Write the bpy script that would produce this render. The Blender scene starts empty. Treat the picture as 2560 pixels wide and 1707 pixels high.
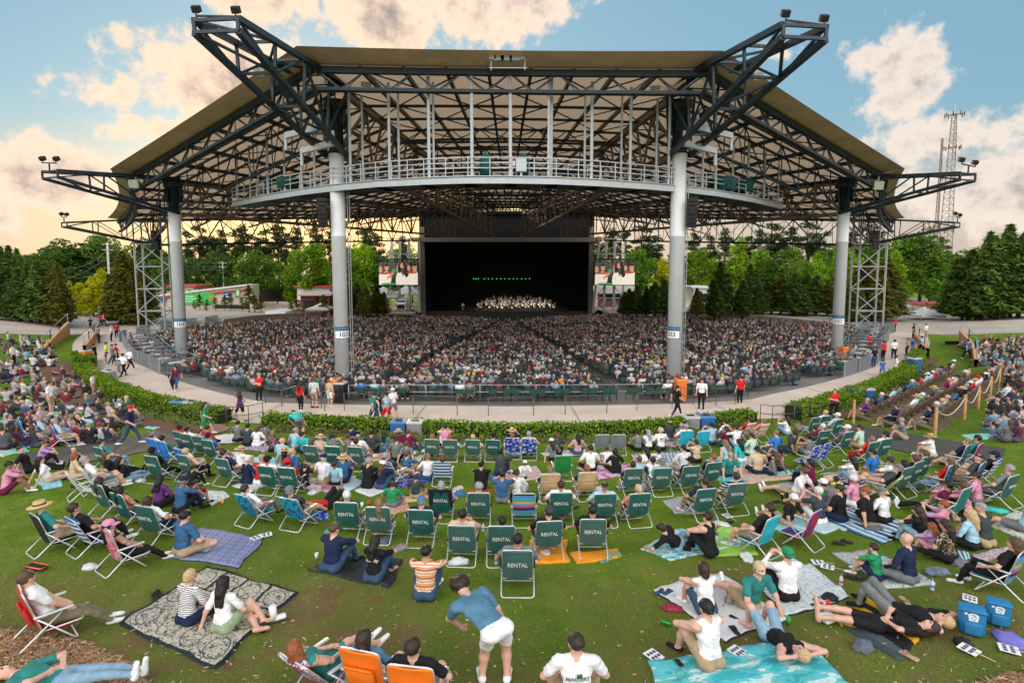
import bpy, bmesh, math, random
import numpy as np
from mathutils import Vector, Matrix, noise as mnoise
R = math.radians
rng = random.Random(7)
scene = bpy.context.scene
COL = scene.collection

# ------------------------------------------------------------------ camera
F, VP, PITCH, CAMZ = 1415.0, 777.0, math.atan(124 / 1415), 8.3      # pixel units of the 2560 x 1707 photograph
cam_d = bpy.data.cameras.new('camera')
cam = bpy.data.objects.new('camera', cam_d); COL.objects.link(cam)
cam_d.sensor_fit = 'HORIZONTAL'; cam_d.sensor_width = 36.0; cam_d.lens = 36.0 * F / 2560
cam_d.shift_y = -(853.5 - VP) / 2560; cam_d.clip_start = 0.1; cam_d.clip_end = 6000
cam.location = (0, 0, CAMZ); cam.rotation_euler = (math.pi / 2 - PITCH, 0, 0)
scene.camera = cam

# ------------------------------------------------------------------ light
SUN_AZ, SUN_EL = R(-17.0), R(5.0)          # azimuth from +Y, negative to the left
scene.view_settings.view_transform = 'Standard'; scene.view_settings.look = 'None'
scene.view_settings.gamma = 1.0; scene.view_settings.exposure = 1.80
scene.view_settings.use_curve_mapping = False
sd = bpy.data.lights.new('sun', 'SUN'); sd.energy = 1.5; sd.angle = R(10.0); sd.color = (1.0, 0.72, 0.45)
so = bpy.data.objects.new('sun', sd); COL.objects.link(so)
sdir = Vector((math.sin(SUN_AZ) * math.cos(SUN_EL), math.cos(SUN_AZ) * math.cos(SUN_EL), math.sin(SUN_EL)))
so.rotation_euler = sdir.to_track_quat('Z', 'Y').to_euler()

class NT:
    """tiny helper to wire shader nodes"""
    def __init__(s, tree): s.t = tree; s.n = tree.nodes; s.l = tree.links
    def node(s, kind, **kw):
        n = s.n.new(kind)
        for k, v in kw.items(): setattr(n, k, v)
        return n
    def put(s, sock, v):
        if isinstance(v, bpy.types.NodeSocket): s.l.new(v, sock)
        elif v is not None: sock.default_value = v
    def m(s, op, a, b=None, c=None, clamp=False):
        n = s.node('ShaderNodeMath', operation=op, use_clamp=clamp)
        s.put(n.inputs[0], a)
        if b is not None: s.put(n.inputs[1], b)
        if c is not None: s.put(n.inputs[2], c)
        return n.outputs[0]
    def vm(s, op, a, b=None):
        n = s.node('ShaderNodeVectorMath', operation=op); s.put(n.inputs[0], a)
        if b is not None: s.put(n.inputs[1], b)
        return n.outputs[1] if op in ('LENGTH', 'DOT_PRODUCT') else n.outputs[0]
    def mix(s, f, a, b, mode='MIX'):
        n = s.node('ShaderNodeMix', data_type='RGBA', blend_type=mode)
        s.put(n.inputs[0], f)
        for k, v in ((6, a), (7, b)):
            if isinstance(v, (tuple, list)) and len(v) == 3: v = (*v, 1)
            s.put(n.inputs[k], v)
        return n.outputs[2]
    def noise(s, vec, scale, detail=3, rough=.55, dist=0):
        n = s.node('ShaderNodeTexNoise'); s.put(n.inputs['Vector'], vec)
        n.inputs['Scale'].default_value = scale; n.inputs['Detail'].default_value = detail
        n.inputs['Roughness'].default_value = rough; n.inputs['Distortion'].default_value = dist
        return n.outputs['Fac']
    def ramp(s, f, stops, interp='LINEAR'):
        n = s.node('ShaderNodeValToRGB'); cr = n.color_ramp; cr.interpolation = interp
        while len(cr.elements) < len(stops): cr.elements.new(.5)
        for e, (p, c) in zip(cr.elements, stops):
            e.position = p; e.color = (*c, 1) if len(c) == 3 else c
        s.put(n.inputs[0], f); return n.outputs[0]
    def smooth(s, x, a, b):
        n = s.node('ShaderNodeMapRange', interpolation_type='SMOOTHSTEP'); s.put(n.inputs[0], x)
        n.inputs[1].default_value = a; n.inputs[2].default_value = b; n.inputs[3].default_value = 0; n.inputs[4].default_value = 1
        return n.outputs[0]
    def bump(s, h, strength=.3, dist=.02):
        n = s.node('ShaderNodeBump'); s.put(n.inputs['Height'], h)
        n.inputs['Strength'].default_value = strength; n.inputs['Distance'].default_value = dist
        return n.outputs[0]

# ------------------------------------------------------------------ sky with clouds
def world():
    w = bpy.data.worlds.new('World'); scene.world = w; w.use_nodes = True
    q = NT(w.node_tree); q.n.clear()
    out = q.node('ShaderNodeOutputWorld'); bg = q.node('ShaderNodeBackground')
    bg.inputs[1].default_value = 0.13
    sky = q.node('ShaderNodeTexSky', sky_type='NISHITA', sun_disc=False)
    sky.sun_elevation = SUN_EL; sky.sun_rotation = SUN_AZ; sky.air_density = 1.0; sky.dust_density = 1.2; sky.ozone_density = 1.5
    d = q.node('ShaderNodeTexCoord').outputs['Generated']
    sp = q.node('ShaderNodeSeparateXYZ'); q.l.new(d, sp.inputs[0])
    az = q.m('ARCTAN2', sp.outputs[0], sp.outputs[1]); el = q.m('ARCSINE', sp.outputs[2])
    cv = q.node('ShaderNodeCombineXYZ'); q.l.new(az, cv.inputs[0]); q.l.new(el, cv.inputs[1]); ae = cv.outputs[0]
    SKYC = q.mix(1.0, sky.outputs[0], (.40, .48, .50), 'MULTIPLY')
    SKYC = q.mix(.72, SKYC, (.58, 1.08, 1.45))
    # cloud banks: (azimuth deg, elevation deg, half width, half height)
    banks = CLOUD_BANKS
    best = None
    warp = q.node('ShaderNodeTexNoise'); q.l.new(ae, warp.inputs['Vector']); warp.inputs['Scale'].default_value = 9; warp.inputs['Detail'].default_value = 4
    wv = q.node('ShaderNodeVectorMath', operation='MULTIPLY_ADD'); q.l.new(warp.outputs['Color'], wv.inputs[0])
    wv.inputs[1].default_value = (.10, .07, 0); q.l.new(ae, wv.inputs[2])
    wsub = q.vm('SUBTRACT', wv.outputs[0], (.05, .035, 0))
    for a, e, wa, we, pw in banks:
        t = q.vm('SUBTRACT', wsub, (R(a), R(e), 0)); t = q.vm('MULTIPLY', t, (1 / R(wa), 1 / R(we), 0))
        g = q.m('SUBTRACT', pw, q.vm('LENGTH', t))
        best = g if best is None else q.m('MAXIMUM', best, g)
    n1 = q.noise(ae, 7, 8, .58); n2 = q.noise(ae, 26, 7, .62)
    dens = q.m('ADD', best, q.m('MULTIPLY', q.m('SUBTRACT', n1, .5), 1.9))
    dens = q.m('ADD', dens, q.m('MULTIPLY', q.m('SUBTRACT', n2, .5), 1.3))
    mask = q.smooth(dens, .22, .58)
    thick = q.smooth(dens, .50, 1.25)
    # colour of cloud: warm near the low sun, whiter and greyer away from it
    sunv = q.m('MAXIMUM', q.vm('DOT_PRODUCT', d, tuple(sdir)), 0)
    near = q.m('POWER', sunv, 9)
    lit = q.mix(near, (2.15, 1.86, 1.62), (2.9, 2.0, 1.30)); dark = q.mix(near, (.78, .74, .80), (1.05, .80, .70))
    hi = q.smooth(sp.outputs[1], .35, -.35); lit = q.mix(hi, lit, (8.6, 8.0, 7.5)); dark = q.mix(hi, dark, (5.5, 5.4, 5.5))      # unseen clouds behind the camera, made extra bright to front-light the scene
    sh = q.m('MULTIPLY', thick, q.smooth(q.m('ADD', q.m('MULTIPLY', q.noise(ae, 6.5, 7, .66), .8), q.m('MULTIPLY', q.noise(ae, 31, 5, .6), .2)), .40, .62))
    ccol = q.mix(sh, lit, dark)
    glow = q.m('MULTIPLY', q.m('POWER', sunv, 90), q.smooth(el, R(16), R(0)))
    base = q.mix(q.m('MULTIPLY', glow, .9), SKYC, (5.0, 3.1, 1.5))
    hz = q.smooth(el, R(13), R(2)); near2 = q.m('POWER', sunv, 14)
    base = q.mix(q.m('MULTIPLY', hz, q.m('MULTIPLY_ADD', near2, .25, .72)), base, q.mix(near2, (1.75, 1.32, 1.02), (4.2, 2.6, 1.15)))
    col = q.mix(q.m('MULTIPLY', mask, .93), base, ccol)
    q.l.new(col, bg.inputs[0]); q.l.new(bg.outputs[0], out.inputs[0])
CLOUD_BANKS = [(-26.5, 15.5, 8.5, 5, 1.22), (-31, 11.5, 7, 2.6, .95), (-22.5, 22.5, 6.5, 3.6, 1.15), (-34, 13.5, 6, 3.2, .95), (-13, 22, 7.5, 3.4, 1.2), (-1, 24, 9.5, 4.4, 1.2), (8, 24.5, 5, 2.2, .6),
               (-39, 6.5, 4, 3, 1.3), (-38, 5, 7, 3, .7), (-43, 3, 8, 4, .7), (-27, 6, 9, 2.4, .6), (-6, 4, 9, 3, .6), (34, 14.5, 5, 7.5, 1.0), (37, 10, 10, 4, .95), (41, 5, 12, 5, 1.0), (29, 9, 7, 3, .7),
               (24, 18, 4, 2.4, .7), (10, 5, 14, 3.5, .7), (46, 17.5, 3, 1.5, .6), (-70, 20, 18, 9, .8), (75, 18, 20, 8, .8), (180, 36, 75, 27, 1.5), (-180, 36, 75, 27, 1.5), (105, 30, 30, 24, 1.2), (-105, 30, 30, 24, 1.2), (0, 66, 160, 14, .8)]  # rear and overhead banks are out of view, added as fill light
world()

# ------------------------------------------------------------------ pixels to points (for laying out the place on its own ground)
CP, SP = math.cos(PITCH), math.sin(PITCH)
def ray(u, v):
    dx, dy = (u - 1280) / F, (VP - v) / F
    return Vector((dx, CP + dy * SP, -SP + dy * CP))
def at(u, v, z=0.0):
    d = ray(u, v); t = (z - CAMZ) / d.z
    return Vector((d.x * t, d.y * t, z))
def atY(u, v, Y):
    d = ray(u, v); t = Y / d.y
    return Vector((d.x * t, Y, CAMZ + d.z * t))
def proj(p):
    x, y, z = p[0], p[1], p[2] - CAMZ
    f = y * CP - z * SP; up = y * SP + z * CP
    return 1280 + F * x / f, VP - F * up / f

# ------------------------------------------------------------------ terrain in polar form round the stage
SX, SY = -0.8, 124.0
def polar(x, y): return math.degrees(math.atan2(x - SX, SY - y)), math.hypot(x - SX, SY - y)
def _curve(px, extra):
    pts = [at(u, v) for u, v in px]
    pr = sorted([polar(p.x, p.y) for p in pts] + extra)
    return np.array([a for a, b in pr]), np.array([b for a, b in pr])
HEDGE_PX = [(183, 905), (186, 930), (205, 957), (292, 1005), (366, 1027), (475, 1050), (545, 1062), (653, 1068), (871, 1074), (1268, 1095), (1632, 1088), (1894, 1056),
            (2003, 1052), (2102, 1023), (2194, 990), (2267, 957), (2300, 924), (2314, 895)]
HA, HR = _curve(HEDGE_PX, [(-90, 70), (-60, 70), (-45, 74), (45, 74), (60, 70), (90, 70)])
BOWL_PX = [(311, 851), (322, 877), (347, 910), (373, 920), (439, 950), (545, 981), (658, 1006), (860, 1012), (1080, 1014), (1280, 1015), (1480, 1014), (1700, 1010),
           (1876, 999), (1927, 986), (1996, 972), (2051, 959), (2099, 946), (2135, 933), (2164, 924), (2186, 913), (2200, 870), (2212, 829)]
BA, BR = _curve(BOWL_PX, [(-90, 19), (-65, 22), (-45, 50), (-42, 55), (45, 50), (42, 55), (65, 22), (90, 19)])
def RH(a): return float(np.interp(a, HA, HR))
def RB(a): return float(np.interp(a, BA, BR))
SLOPE = 0.139
def bowl_z(r, a): return -0.12 - 4.6 * (1 - r / max(74.0, RB(a)))
def ground_z(x, y):
    a, r = polar(x, y); d = r - RH(a) - 0.4; A = abs(a)
    if d > 0 and A < 75:
        k = 1 - min(1, max(0, (A - 46) / 20)); d2 = min(d, 48)
        return SLOPE * (d2 - 0.6 * (1 - math.exp(-d2 / .6))) * k
    if A > 39 and r < 74: return min(0.0, -0.12 - 4.6 * (1 - r / 74) + 1.25)
    return 0.0
def ground(u, v):
    d = ray(u, v); t = 3.0
    while t < 400:
        if CAMZ + d.z * t < ground_z(d.x * t, d.y * t): break
        t *= 1.03
    lo, hi = t / 1.03, t
    for _ in range(24):
        m = (lo + hi) / 2
        if CAMZ + d.z * m < ground_z(d.x * m, d.y * m): hi = m
        else: lo = m
    x, y = d.x * hi, d.y * hi
    return Vector((x, y, ground_z(x, y)))
def slope_normal(x, y):
    e = .25
    return Vector((ground_z(x - e, y) - ground_z(x + e, y), ground_z(x, y - e) - ground_z(x, y + e), 2 * e)).normalized()

# ------------------------------------------------------------------ meshes
class MB:
    def __init__(s): s.v = []; s.f = []; s.mi = []; s.uv = None
    def quad(s, pts, mi=0):
        b = len(s.v); s.v += [tuple(p) for p in pts]; s.f.append(tuple(range(b, b + len(pts)))); s.mi.append(mi)
    def box(s, c, size, rot=None, mi=0):
        hx, hy, hz = size[0] / 2, size[1] / 2, size[2] / 2; c = Vector(c); b = len(s.v)
        for k in range(8):
            p = Vector((hx if k & 1 else -hx, hy if k & 2 else -hy, hz if k & 4 else -hz))
            if rot is not None: p = rot @ p
            s.v.append(tuple(c + p))
        for q in ((0, 2, 3, 1), (4, 5, 7, 6), (0, 1, 5, 4), (2, 6, 7, 3), (0, 4, 6, 2), (1, 3, 7, 5)):
            s.f.append(tuple(b + k for k in q)); s.mi.append(mi)
    def rbox(s, c, size, rot=None, r=.02, mi=0):
        """box with chamfered edges"""
        hx, hy, hz = [q / 2 for q in size]; r = min(r, hx * .9, hy * .9, hz * .9); c = Vector(c)
        bm = bmesh.new(); bmesh.ops.create_cube(bm, size=1)
        for q in bm.verts: q.co = Vector((q.co.x * size[0], q.co.y * size[1], q.co.z * size[2]))
        bmesh.ops.bevel(bm, geom=list(bm.edges), offset=r, segments=2, profile=.5, affect='EDGES')
        s.bm(bm, (Matrix.Translation(c) @ (rot.to_4x4() if rot is not None else Matrix())), mi); bm.free()
    def bm(s, bm, M=Matrix(), mi=0):
        b = len(s.v); bm.verts.index_update()
        s.v += [tuple(M @ q.co) for q in bm.verts]
        for f in bm.faces: s.f.append(tuple(b + q.index for q in f.verts)); s.mi.append(mi)
    def bar(s, a, b, w, h=None, mi=0, n=4):
        """straight bar from a to b: square (n=4) or round"""
        a, b = Vector(a), Vector(b); d = b - a
        if d.length < 1e-5: return
        h = h or w; d.normalize(); up = Vector((0, 0, 1)) if abs(d.z) < .95 else Vector((0, 1, 0))
        x = d.cross(up).normalized(); y = x.cross(d); k0 = len(s.v)
        off = math.pi / 4 if n == 4 else 0; sc = math.sqrt(2) if n == 4 else 1
        for p in (a, b):
            for k in range(n):
                t = off + 2 * math.pi * k / n
                s.v.append(tuple(p + x * (math.cos(t) * w / 2 * sc) + y * (math.sin(t) * h / 2 * sc)))
        for k in range(n):
            s.f.append((k0 + k, k0 + (k + 1) % n, k0 + n + (k + 1) % n, k0 + n + k)); s.mi.append(mi)
        s.f.append(tuple(k0 + k for k in range(n))[::-1]); s.f.append(tuple(k0 + n + k for k in range(n))); s.mi += [mi, mi]
    def tube(s, pts, r, n=6, mi=0, closed=False, r2=None):
        pts = [Vector(p) for p in pts]; N = len(pts); k0 = len(s.v); prev = None
        for i, p in enumerate(pts):
            if closed: d = pts[(i + 1) % N] - pts[i - 1]
            else: d = pts[min(i + 1, N - 1)] - pts[max(i - 1, 0)]
            d.normalize()
            if prev is None:
                up = Vector((0, 0, 1)) if abs(d.z) < .9 else Vector((1, 0, 0)); x = d.cross(up).normalized()
            else:
                x = (prev - d * prev.dot(d)).normalized()
            prev = x; y = d.cross(x); rr = r if r2 is None else r + (r2 - r) * i / (N - 1)
            for k in range(n):
                t = 2 * math.pi * k / n; s.v.append(tuple(p + x * math.cos(t) * rr + y * math.sin(t) * rr))
        for i in range(N if closed else N - 1):
            for k in range(n):
                a, b = k0 + i * n, k0 + ((i + 1) % N) * n
                s.f.append((a + k, a + (k + 1) % n, b + (k + 1) % n, b + k)); s.mi.append(mi)
        if not closed:
            s.f.append(tuple(k0 + k for k in range(n))[::-1]); s.f.append(tuple(k0 + (N - 1) * n + k for k in range(n))); s.mi += [mi, mi]
    def lathe(s, prof, n=16, M=Matrix(), mi=0):
        k0 = len(s.v)
        for r, z in prof:
            for k in range(n):
                t = 2 * math.pi * k / n; s.v.append(tuple(M @ Vector((r * math.cos(t), r * math.sin(t), z))))
        for i in range(len(prof) - 1):
            for k in range(n):
                a, b = k0 + i * n, k0 + (i + 1) * n
                s.f.append((a + k, a + (k + 1) % n, b + (k + 1) % n, b + k)); s.mi.append(mi)
        s.f.append(tuple(k0 + k for k in range(n))[::-1]); s.f.append(tuple(k0 + (len(prof) - 1) * n + k for k in range(n))); s.mi += [mi, mi]
    def mesh(s, name, mats, smooth=False):
        me = bpy.data.meshes.new(name); me.from_pydata(s.v, [], s.f)
        for m in (mats if isinstance(mats, (list, tuple)) else [mats]): me.materials.append(m)
        if len(s.mi) == len(me.polygons): me.polygons.foreach_set('material_index', s.mi)
        if smooth: me.polygons.foreach_set('use_smooth', [True] * len(me.polygons))
        me.update(); return me
    def build(s, name, mats, parent=None, smooth=False):
        return link(name, s.mesh(name, mats, smooth), parent)
def link(name, data, parent=None):
    o = bpy.data.objects.new(name, data); COL.objects.link(o)
    if parent is not None: o.parent = parent
    return o
def np_mesh(name, V, Fq, mats, smooth=False, attr=None, uv=None, mi=None):
    """mesh from numpy arrays: V (n,3), Fq (m,k) all faces with k corners"""
    me = bpy.data.meshes.new(name); V = np.asarray(V, np.float32); Fq = np.asarray(Fq, np.int32); m, k = Fq.shape
    me.vertices.add(len(V)); me.vertices.foreach_set('co', V.ravel())
    me.loops.add(m * k); me.loops.foreach_set('vertex_index', Fq.ravel())
    me.polygons.add(m); me.polygons.foreach_set('loop_start', np.arange(0, m * k, k, dtype=np.int32))
    for q in (mats if isinstance(mats, (list, tuple)) else [mats]): me.materials.append(q)
    if mi is not None: me.polygons.foreach_set('material_index', np.asarray(mi, np.int32))
    if smooth: me.polygons.foreach_set('use_smooth', np.ones(m, bool))
    if attr is not None:
        c = np.ones((m, 4), np.float32); c[:, :3] = attr
        la = me.attributes.new('tint', 'FLOAT_COLOR', 'FACE'); la.data.foreach_set('color', c.ravel())
    if uv is not None:
        ul = me.uv_layers.new(name='uv'); ul.data.foreach_set('uv', np.asarray(uv, np.float32)[Fq.ravel()].ravel())
    me.update(calc_edges=True); me.validate(); return me
def empty(name, loc=(0, 0, 0), rz=0.0):
    o = bpy.data.objects.new(name, None); COL.objects.link(o); o.location = loc; o.rotation_euler.z = rz; o.empty_display_size = .2
    return o
def tag(o, label=None, cat=None, group=None, kind=None):
    if label: o['label'] = label
    if cat: o['category'] = cat
    if group: o['group'] = group
    if kind: o['kind'] = kind
    return o
KIDS = {}
def copy_tree(o, parent=None):
    c = o.copy(); COL.objects.link(c)
    if parent is not None: c.parent = parent
    for k in [q for q in o.children]: copy_tree(k, c)
    return c

# ------------------------------------------------------------------ materials
_mats = {}
def pbr(name, color, rough=.7, metal=0.0, var=.12, scale=6.0, bump=0.0, bscale=40.0, spec=.4, bdist=.01, translucent=0, orand=0):
    if name in _mats: return _mats[name]
    m = bpy.data.materials.new(name); m.use_nodes = True; q = NT(m.node_tree)
    b = q.n['Principled BSDF']; b.inputs['Roughness'].default_value = rough; b.inputs['Metallic'].default_value = metal
    b.inputs['Specular IOR Level'].default_value = spec
    oc = q.node('ShaderNodeTexCoord').outputs['Object']
    c = tuple(color)
    if var > 0:
        nf = q.noise(oc, scale, 5, .6)
        lo = tuple(x * (1 - var) for x in c); hi = tuple(min(1, x * (1 + var)) for x in c)
        bc = q.mix(q.smooth(nf, .3, .7), lo, hi)
        if orand: bc = q.mix(q.m('MULTIPLY', q.node('ShaderNodeObjectInfo').outputs['Random'], orand), bc, tuple(.6 * x + .09 for x in c))
        q.l.new(bc, b.inputs['Base Color'])
        q.l.new(q.m('MULTIPLY_ADD', nf, .25, rough - .12), b.inputs['Roughness'])
    else: b.inputs['Base Color'].default_value = (*c, 1)
    if bump > 0: q.l.new(q.bump(q.noise(oc, bscale, 4), bump, bdist), b.inputs['Normal'])
    if translucent:
        tr = q.node('ShaderNodeBsdfTranslucent'); tr.inputs[0].default_value = (*c, 1); mx = q.node('ShaderNodeMixShader'); mx.inputs[0].default_value = translucent
        q.l.new(b.outputs[0], mx.inputs[1]); q.l.new(tr.outputs[0], mx.inputs[2]); q.l.new(mx.outputs[0], q.n['Material Output'].inputs[0])
    _mats[name] = m; return m
def emit(name, color, strength):
    if name in _mats: return _mats[name]
    m = bpy.data.materials.new(name); m.use_nodes = True; q = NT(m.node_tree); b = q.n['Principled BSDF']
    b.inputs['Base Color'].default_value = (*color, 1); b.inputs['Emission Color'].default_value = (*color, 1); b.inputs['Emission Strength'].default_value = strength
    _mats[name] = m; return m
def text_mesh(txt, size, mat, extrude=.002, name='lettering', align='CENTER'):
    cu = bpy.data.curves.new(name, 'FONT'); cu.body = txt; cu.size = size; cu.extrude = extrude; cu.align_x = align; cu.align_y = 'CENTER'; cu.offset = size * .012
    o = bpy.data.objects.new(name, cu); COL.objects.link(o)
    me = bpy.data.meshes.new_from_object(o.evaluated_get(bpy.context.evaluated_depsgraph_get()))
    bpy.data.objects.remove(o); bpy.data.curves.remove(cu); me.materials.clear(); me.materials.append(mat); me.name = name
    return me
# ================================================================== ground, walkway, bowl
def grass_material():
    m = bpy.data.materials.new('lawn_grass'); m.use_nodes = True; q = NT(m.node_tree); b = q.n['Principled BSDF']
    g = q.node('ShaderNodeNewGeometry').outputs['Position']
    big = q.noise(g, .28, 4, .6); mid = q.noise(g, 1.5, 5, .65); fine = q.noise(g, 22, 4, .7); blade = q.noise(q.vm('MULTIPLY', g, (1, .45, 1)), 75, 3, .7)
    green = q.mix(q.smooth(mid, .3, .7), (.074, .152, .008), (.150, .260, .013))
    green = q.mix(q.smooth(fine, .35, .75), green, (.190, .285, .020))
    green = q.mix(q.m('MULTIPLY', q.smooth(blade, .55, .75), .45), green, (.030, .062, .010))
    # worn straw and bare clay, more of it on the near upper bank
    sp = q.node('ShaderNodeSeparateXYZ'); q.l.new(g, sp.inputs[0])
    up = q.smooth(sp.outputs[1], 15, 6.5)
    worn = q.m('ADD', q.m('MULTIPLY', up, .22), q.m('MULTIPLY_ADD', big, .55, q.m('MULTIPLY', mid, .45)))
    straw = q.mix(q.smooth(fine, .3, .7), (.15, .14, .035), (.24, .20, .07))
    c = q.mix(q.m('MULTIPLY', q.smooth(worn, .50, .74), .8), green, straw)
    c = q.mix(q.m('MULTIPLY', q.smooth(q.noise(g, .17, 3, .6), .42, .62), .35), c, (.045, .098, .010))
    c = q.mix(q.m('MULTIPLY', q.smooth(q.m('ADD', worn, q.m('MULTIPLY', q.noise(g, 2.6, 4), .3)), .84, .97), .8), c, (.20, .105, .060))
    q.l.new(c, b.inputs['Base Color']); b.inputs['Roughness'].default_value = .9; b.inputs['Specular IOR Level'].default_value = .15
    q.l.new(q.bump(q.m('ADD', blade, fine), .8, .05), b.inputs['Normal'])
    return m
M_GRASS = grass_material()
def concrete(name, c0, c1, joint=0.0):
    m = bpy.data.materials.new(name); m.use_nodes = True; q = NT(m.node_tree); b = q.n['Principled BSDF']
    g = q.node('ShaderNodeNewGeometry').outputs['Position']
    n1 = q.noise(g, .35, 5, .65); n2 = q.noise(g, 9, 5, .6); n3 = q.noise(g, 1.7, 6, .7, .6)
    c = q.mix(q.smooth(n1, .32, .68), c0, c1); c = q.mix(q.m('MULTIPLY', q.smooth(n3, .55, .75), .35), c, tuple(x * .62 for x in c0))
    c = q.mix(q.m('MULTIPLY', n2, .18), c, tuple(x * .6 for x in c0))
    if joint:
        sp = q.node('ShaderNodeSeparateXYZ'); q.l.new(g, sp.inputs[0])
        a = q.m('ARCTAN2', q.m('SUBTRACT', sp.outputs[0], SX), q.m('SUBTRACT', SY, sp.outputs[1]))
        fr = q.m('FRACT', q.m('MULTIPLY', a, joint)); ln = q.m('LESS_THAN', q.m('ABSOLUTE', q.m('SUBTRACT', fr, .5)), .008)
        c = q.mix(q.m('MULTIPLY', ln, .55), c, tuple(x * .35 for x in c0))
    q.l.new(c, b.inputs['Base Color']); b.inputs['Roughness'].default_value = .85
    q.l.new(q.bump(n2, .25, .01), b.inputs['Normal']); return m
M_CONC = concrete('walkway_concrete', (.52, .44, .38), (.62, .53, .46), joint=11)
M_PLAZA = concrete('plaza_concrete', (.40, .34, .29), (.50, .43, .37))
M_BOWLF = concrete('bowl_concrete', (.15, .15, .15), (.22, .215, .21))
M_ASPH = concrete('path_asphalt', (.055, .052, .050), (.082, .078, .074))
M_SOIL = pbr('mulch_soil', (.14, .075, .045), .95, var=.4, scale=9, bump=.6, bscale=30)

def axis(parts): 
    out = []
    for a, b, s in parts: out += list(np.arange(a, b, s))
    return np.array(out + [parts[-1][1]])
gx = axis([(-900, -120, 60), (-120, -66, 4), (-66, 66, .6), (66, 120, 4), (120, 900, 60)])
gy = axis([(-60, -4, 4), (-4, 30, .45), (30, 82, .7), (82, 150, 2.5), (150, 250, 10), (250, 1600, 90)])
def under(x, y):
    a, r = polar(x, y)
    if abs(a) <= 90 and r < RB(a) + .5: return -7.0
    return ground_z(x, y) - (.5 if abs(a) > 40 and r < 90 and ground_z(x, y) < .3 else 0)
GZ = np.array([[under(x, y) for x in gx] for y in gy])
NX, NY = len(gx), len(gy)
X, Y = np.meshgrid(gx, gy)
idx = np.arange(NX * NY).reshape(NY, NX)
FQ = np.stack([idx[:-1, :-1], idx[:-1, 1:], idx[1:, 1:], idx[1:, :-1]], -1).reshape(-1, 4)
tag(link('ground', np_mesh('ground', np.stack([X, Y, GZ], -1).reshape(-1, 3), FQ, M_GRASS, True)), kind='structure')

def polar_sheet(name, r_in, r_out, a0, a1, zf, mat, na=160, nr=6):
    V = []; 
    for i in range(na + 1):
        a = a0 + (a1 - a0) * i / na; ra, rb = r_in(a), r_out(a)
        for j in range(nr + 1):
            r = ra + (rb - ra) * j / nr; V.append((SX + r * math.sin(R(a)), SY - r * math.cos(R(a)), zf(r, a)))
    I = np.arange((na + 1) * (nr + 1)).reshape(na + 1, nr + 1)
    Fq = np.stack([I[:-1, :-1], I[:-1, 1:], I[1:, 1:], I[1:, :-1]], -1).reshape(-1, 4)
    return tag(link(name, np_mesh(name, V, Fq, mat, True)), kind='structure')
polar_sheet('walkway', lambda a: RB(a) - .02, lambda a: RH(a) - .6, -39, 39, lambda r, a: .012, M_CONC, 320)
polar_sheet('bowl_floor', lambda a: 6.0, lambda a: RB(a) + .06, -78, 78, lambda r, a: bowl_z(r, a), M_BOWLF, 360, 24)
# plaza round the bowl
for s in (-1, 1):
    polar_sheet('plaza', lambda a: RB(a) - .02, lambda a: 92, s * 39.0, s * 100.0, lambda r, a: ground_z(SX + r * math.sin(R(a)), SY - r * math.cos(R(a))) + .012 if r < 80 else .012 + max(0, ground_z(SX + r * math.sin(R(a)), SY - r * math.cos(R(a)))), M_PLAZA, 80, 24)

def ground_patch(name, px, mat, lift=.012, step=.35, kind='structure', wob=0.0):
    """sheet laid on the lawn, outline given by ground points"""
    pts = [ground(u, v) for u, v in px]
    bm = bmesh.new(); vs = []
    for i, p in enumerate(pts):
        q = pts[(i + 1) % len(pts)]; n = max(1, int((q - p).length / step / 2))
        for k in range(n):
            w = p.lerp(q, k / n)
            if wob: w += Vector((mnoise.noise(w * 1.7), mnoise.noise(w * 1.7 + Vector((9, 3, 1))), 0)) * wob
            vs.append(bm.verts.new((w.x, w.y, 0)))
    bm.faces.new(vs); bmesh.ops.triangulate(bm, faces=bm.faces)
    for _ in range(4):
        long = [e for e in bm.edges if e.calc_length() > step * 1.6]
        if not long: break
        bmesh.ops.subdivide_edges(bm, edges=long, cuts=1); bmesh.ops.triangulate(bm, faces=bm.faces)
    for v in bm.verts: v.co.z = ground_z(v.co.x, v.co.y) + lift
    me = bpy.data.meshes.new(name); bm.to_mesh(me); bm.free(); me.materials.append(mat)
    for p in me.polygons:
        p.use_smooth = True
        if p.normal.z < 0: p.flip()
    o = link(name, me); return tag(o, kind=kind)
ground_patch('path', [(440, 1063), (590, 1078), (520, 1085), (424, 1118), (286, 1145), (190, 1162), (40, 1180), (28, 1160), (56, 1136), (201, 1114), (335, 1092)], M_ASPH, .03)
ground_patch('path', [(2005, 1072), (2125, 1062), (2263, 1084), (2397, 1106), (2516, 1123), (2498, 1153), (2375, 1154), (2263, 1130), (2163, 1109), (2060, 1088)], M_ASPH, .03)
ground_patch('path', [(36, 924), (130, 926), (132, 934), (40, 934)], M_ASPH, .03)

# low concrete walls holding the plaza above the wings of the bowl
for s in (-1, 1):
    mb = MB(); A = [s * (39 + k * .9) for k in range(44)]
    for a0, a1 in zip(A, A[1:]):
        q = []
        for a in (a0, a1): r = RB(a); q.append((Vector((SX + r * math.sin(R(a)), SY - r * math.cos(R(a)), bowl_z(r, a) - .2)), Vector((SX + r * math.sin(R(a)), SY - r * math.cos(R(a)), max(bowl_z(r, a) + .7, ground_z(SX + (r + .1) * math.sin(R(a)), SY - (r + .1) * math.cos(R(a))) + .35)))))
        mb.bar(q[0][1], q[1][1], .34, .2)
        mb.quad([q[0][0], q[1][0], q[1][1], q[0][1]])
    tag(mb.build('retaining_wall', M_PLAZA), 'low concrete wall round the %s wing of the seats' % ('left' if s < 0 else 'right'), 'wall')
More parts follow.
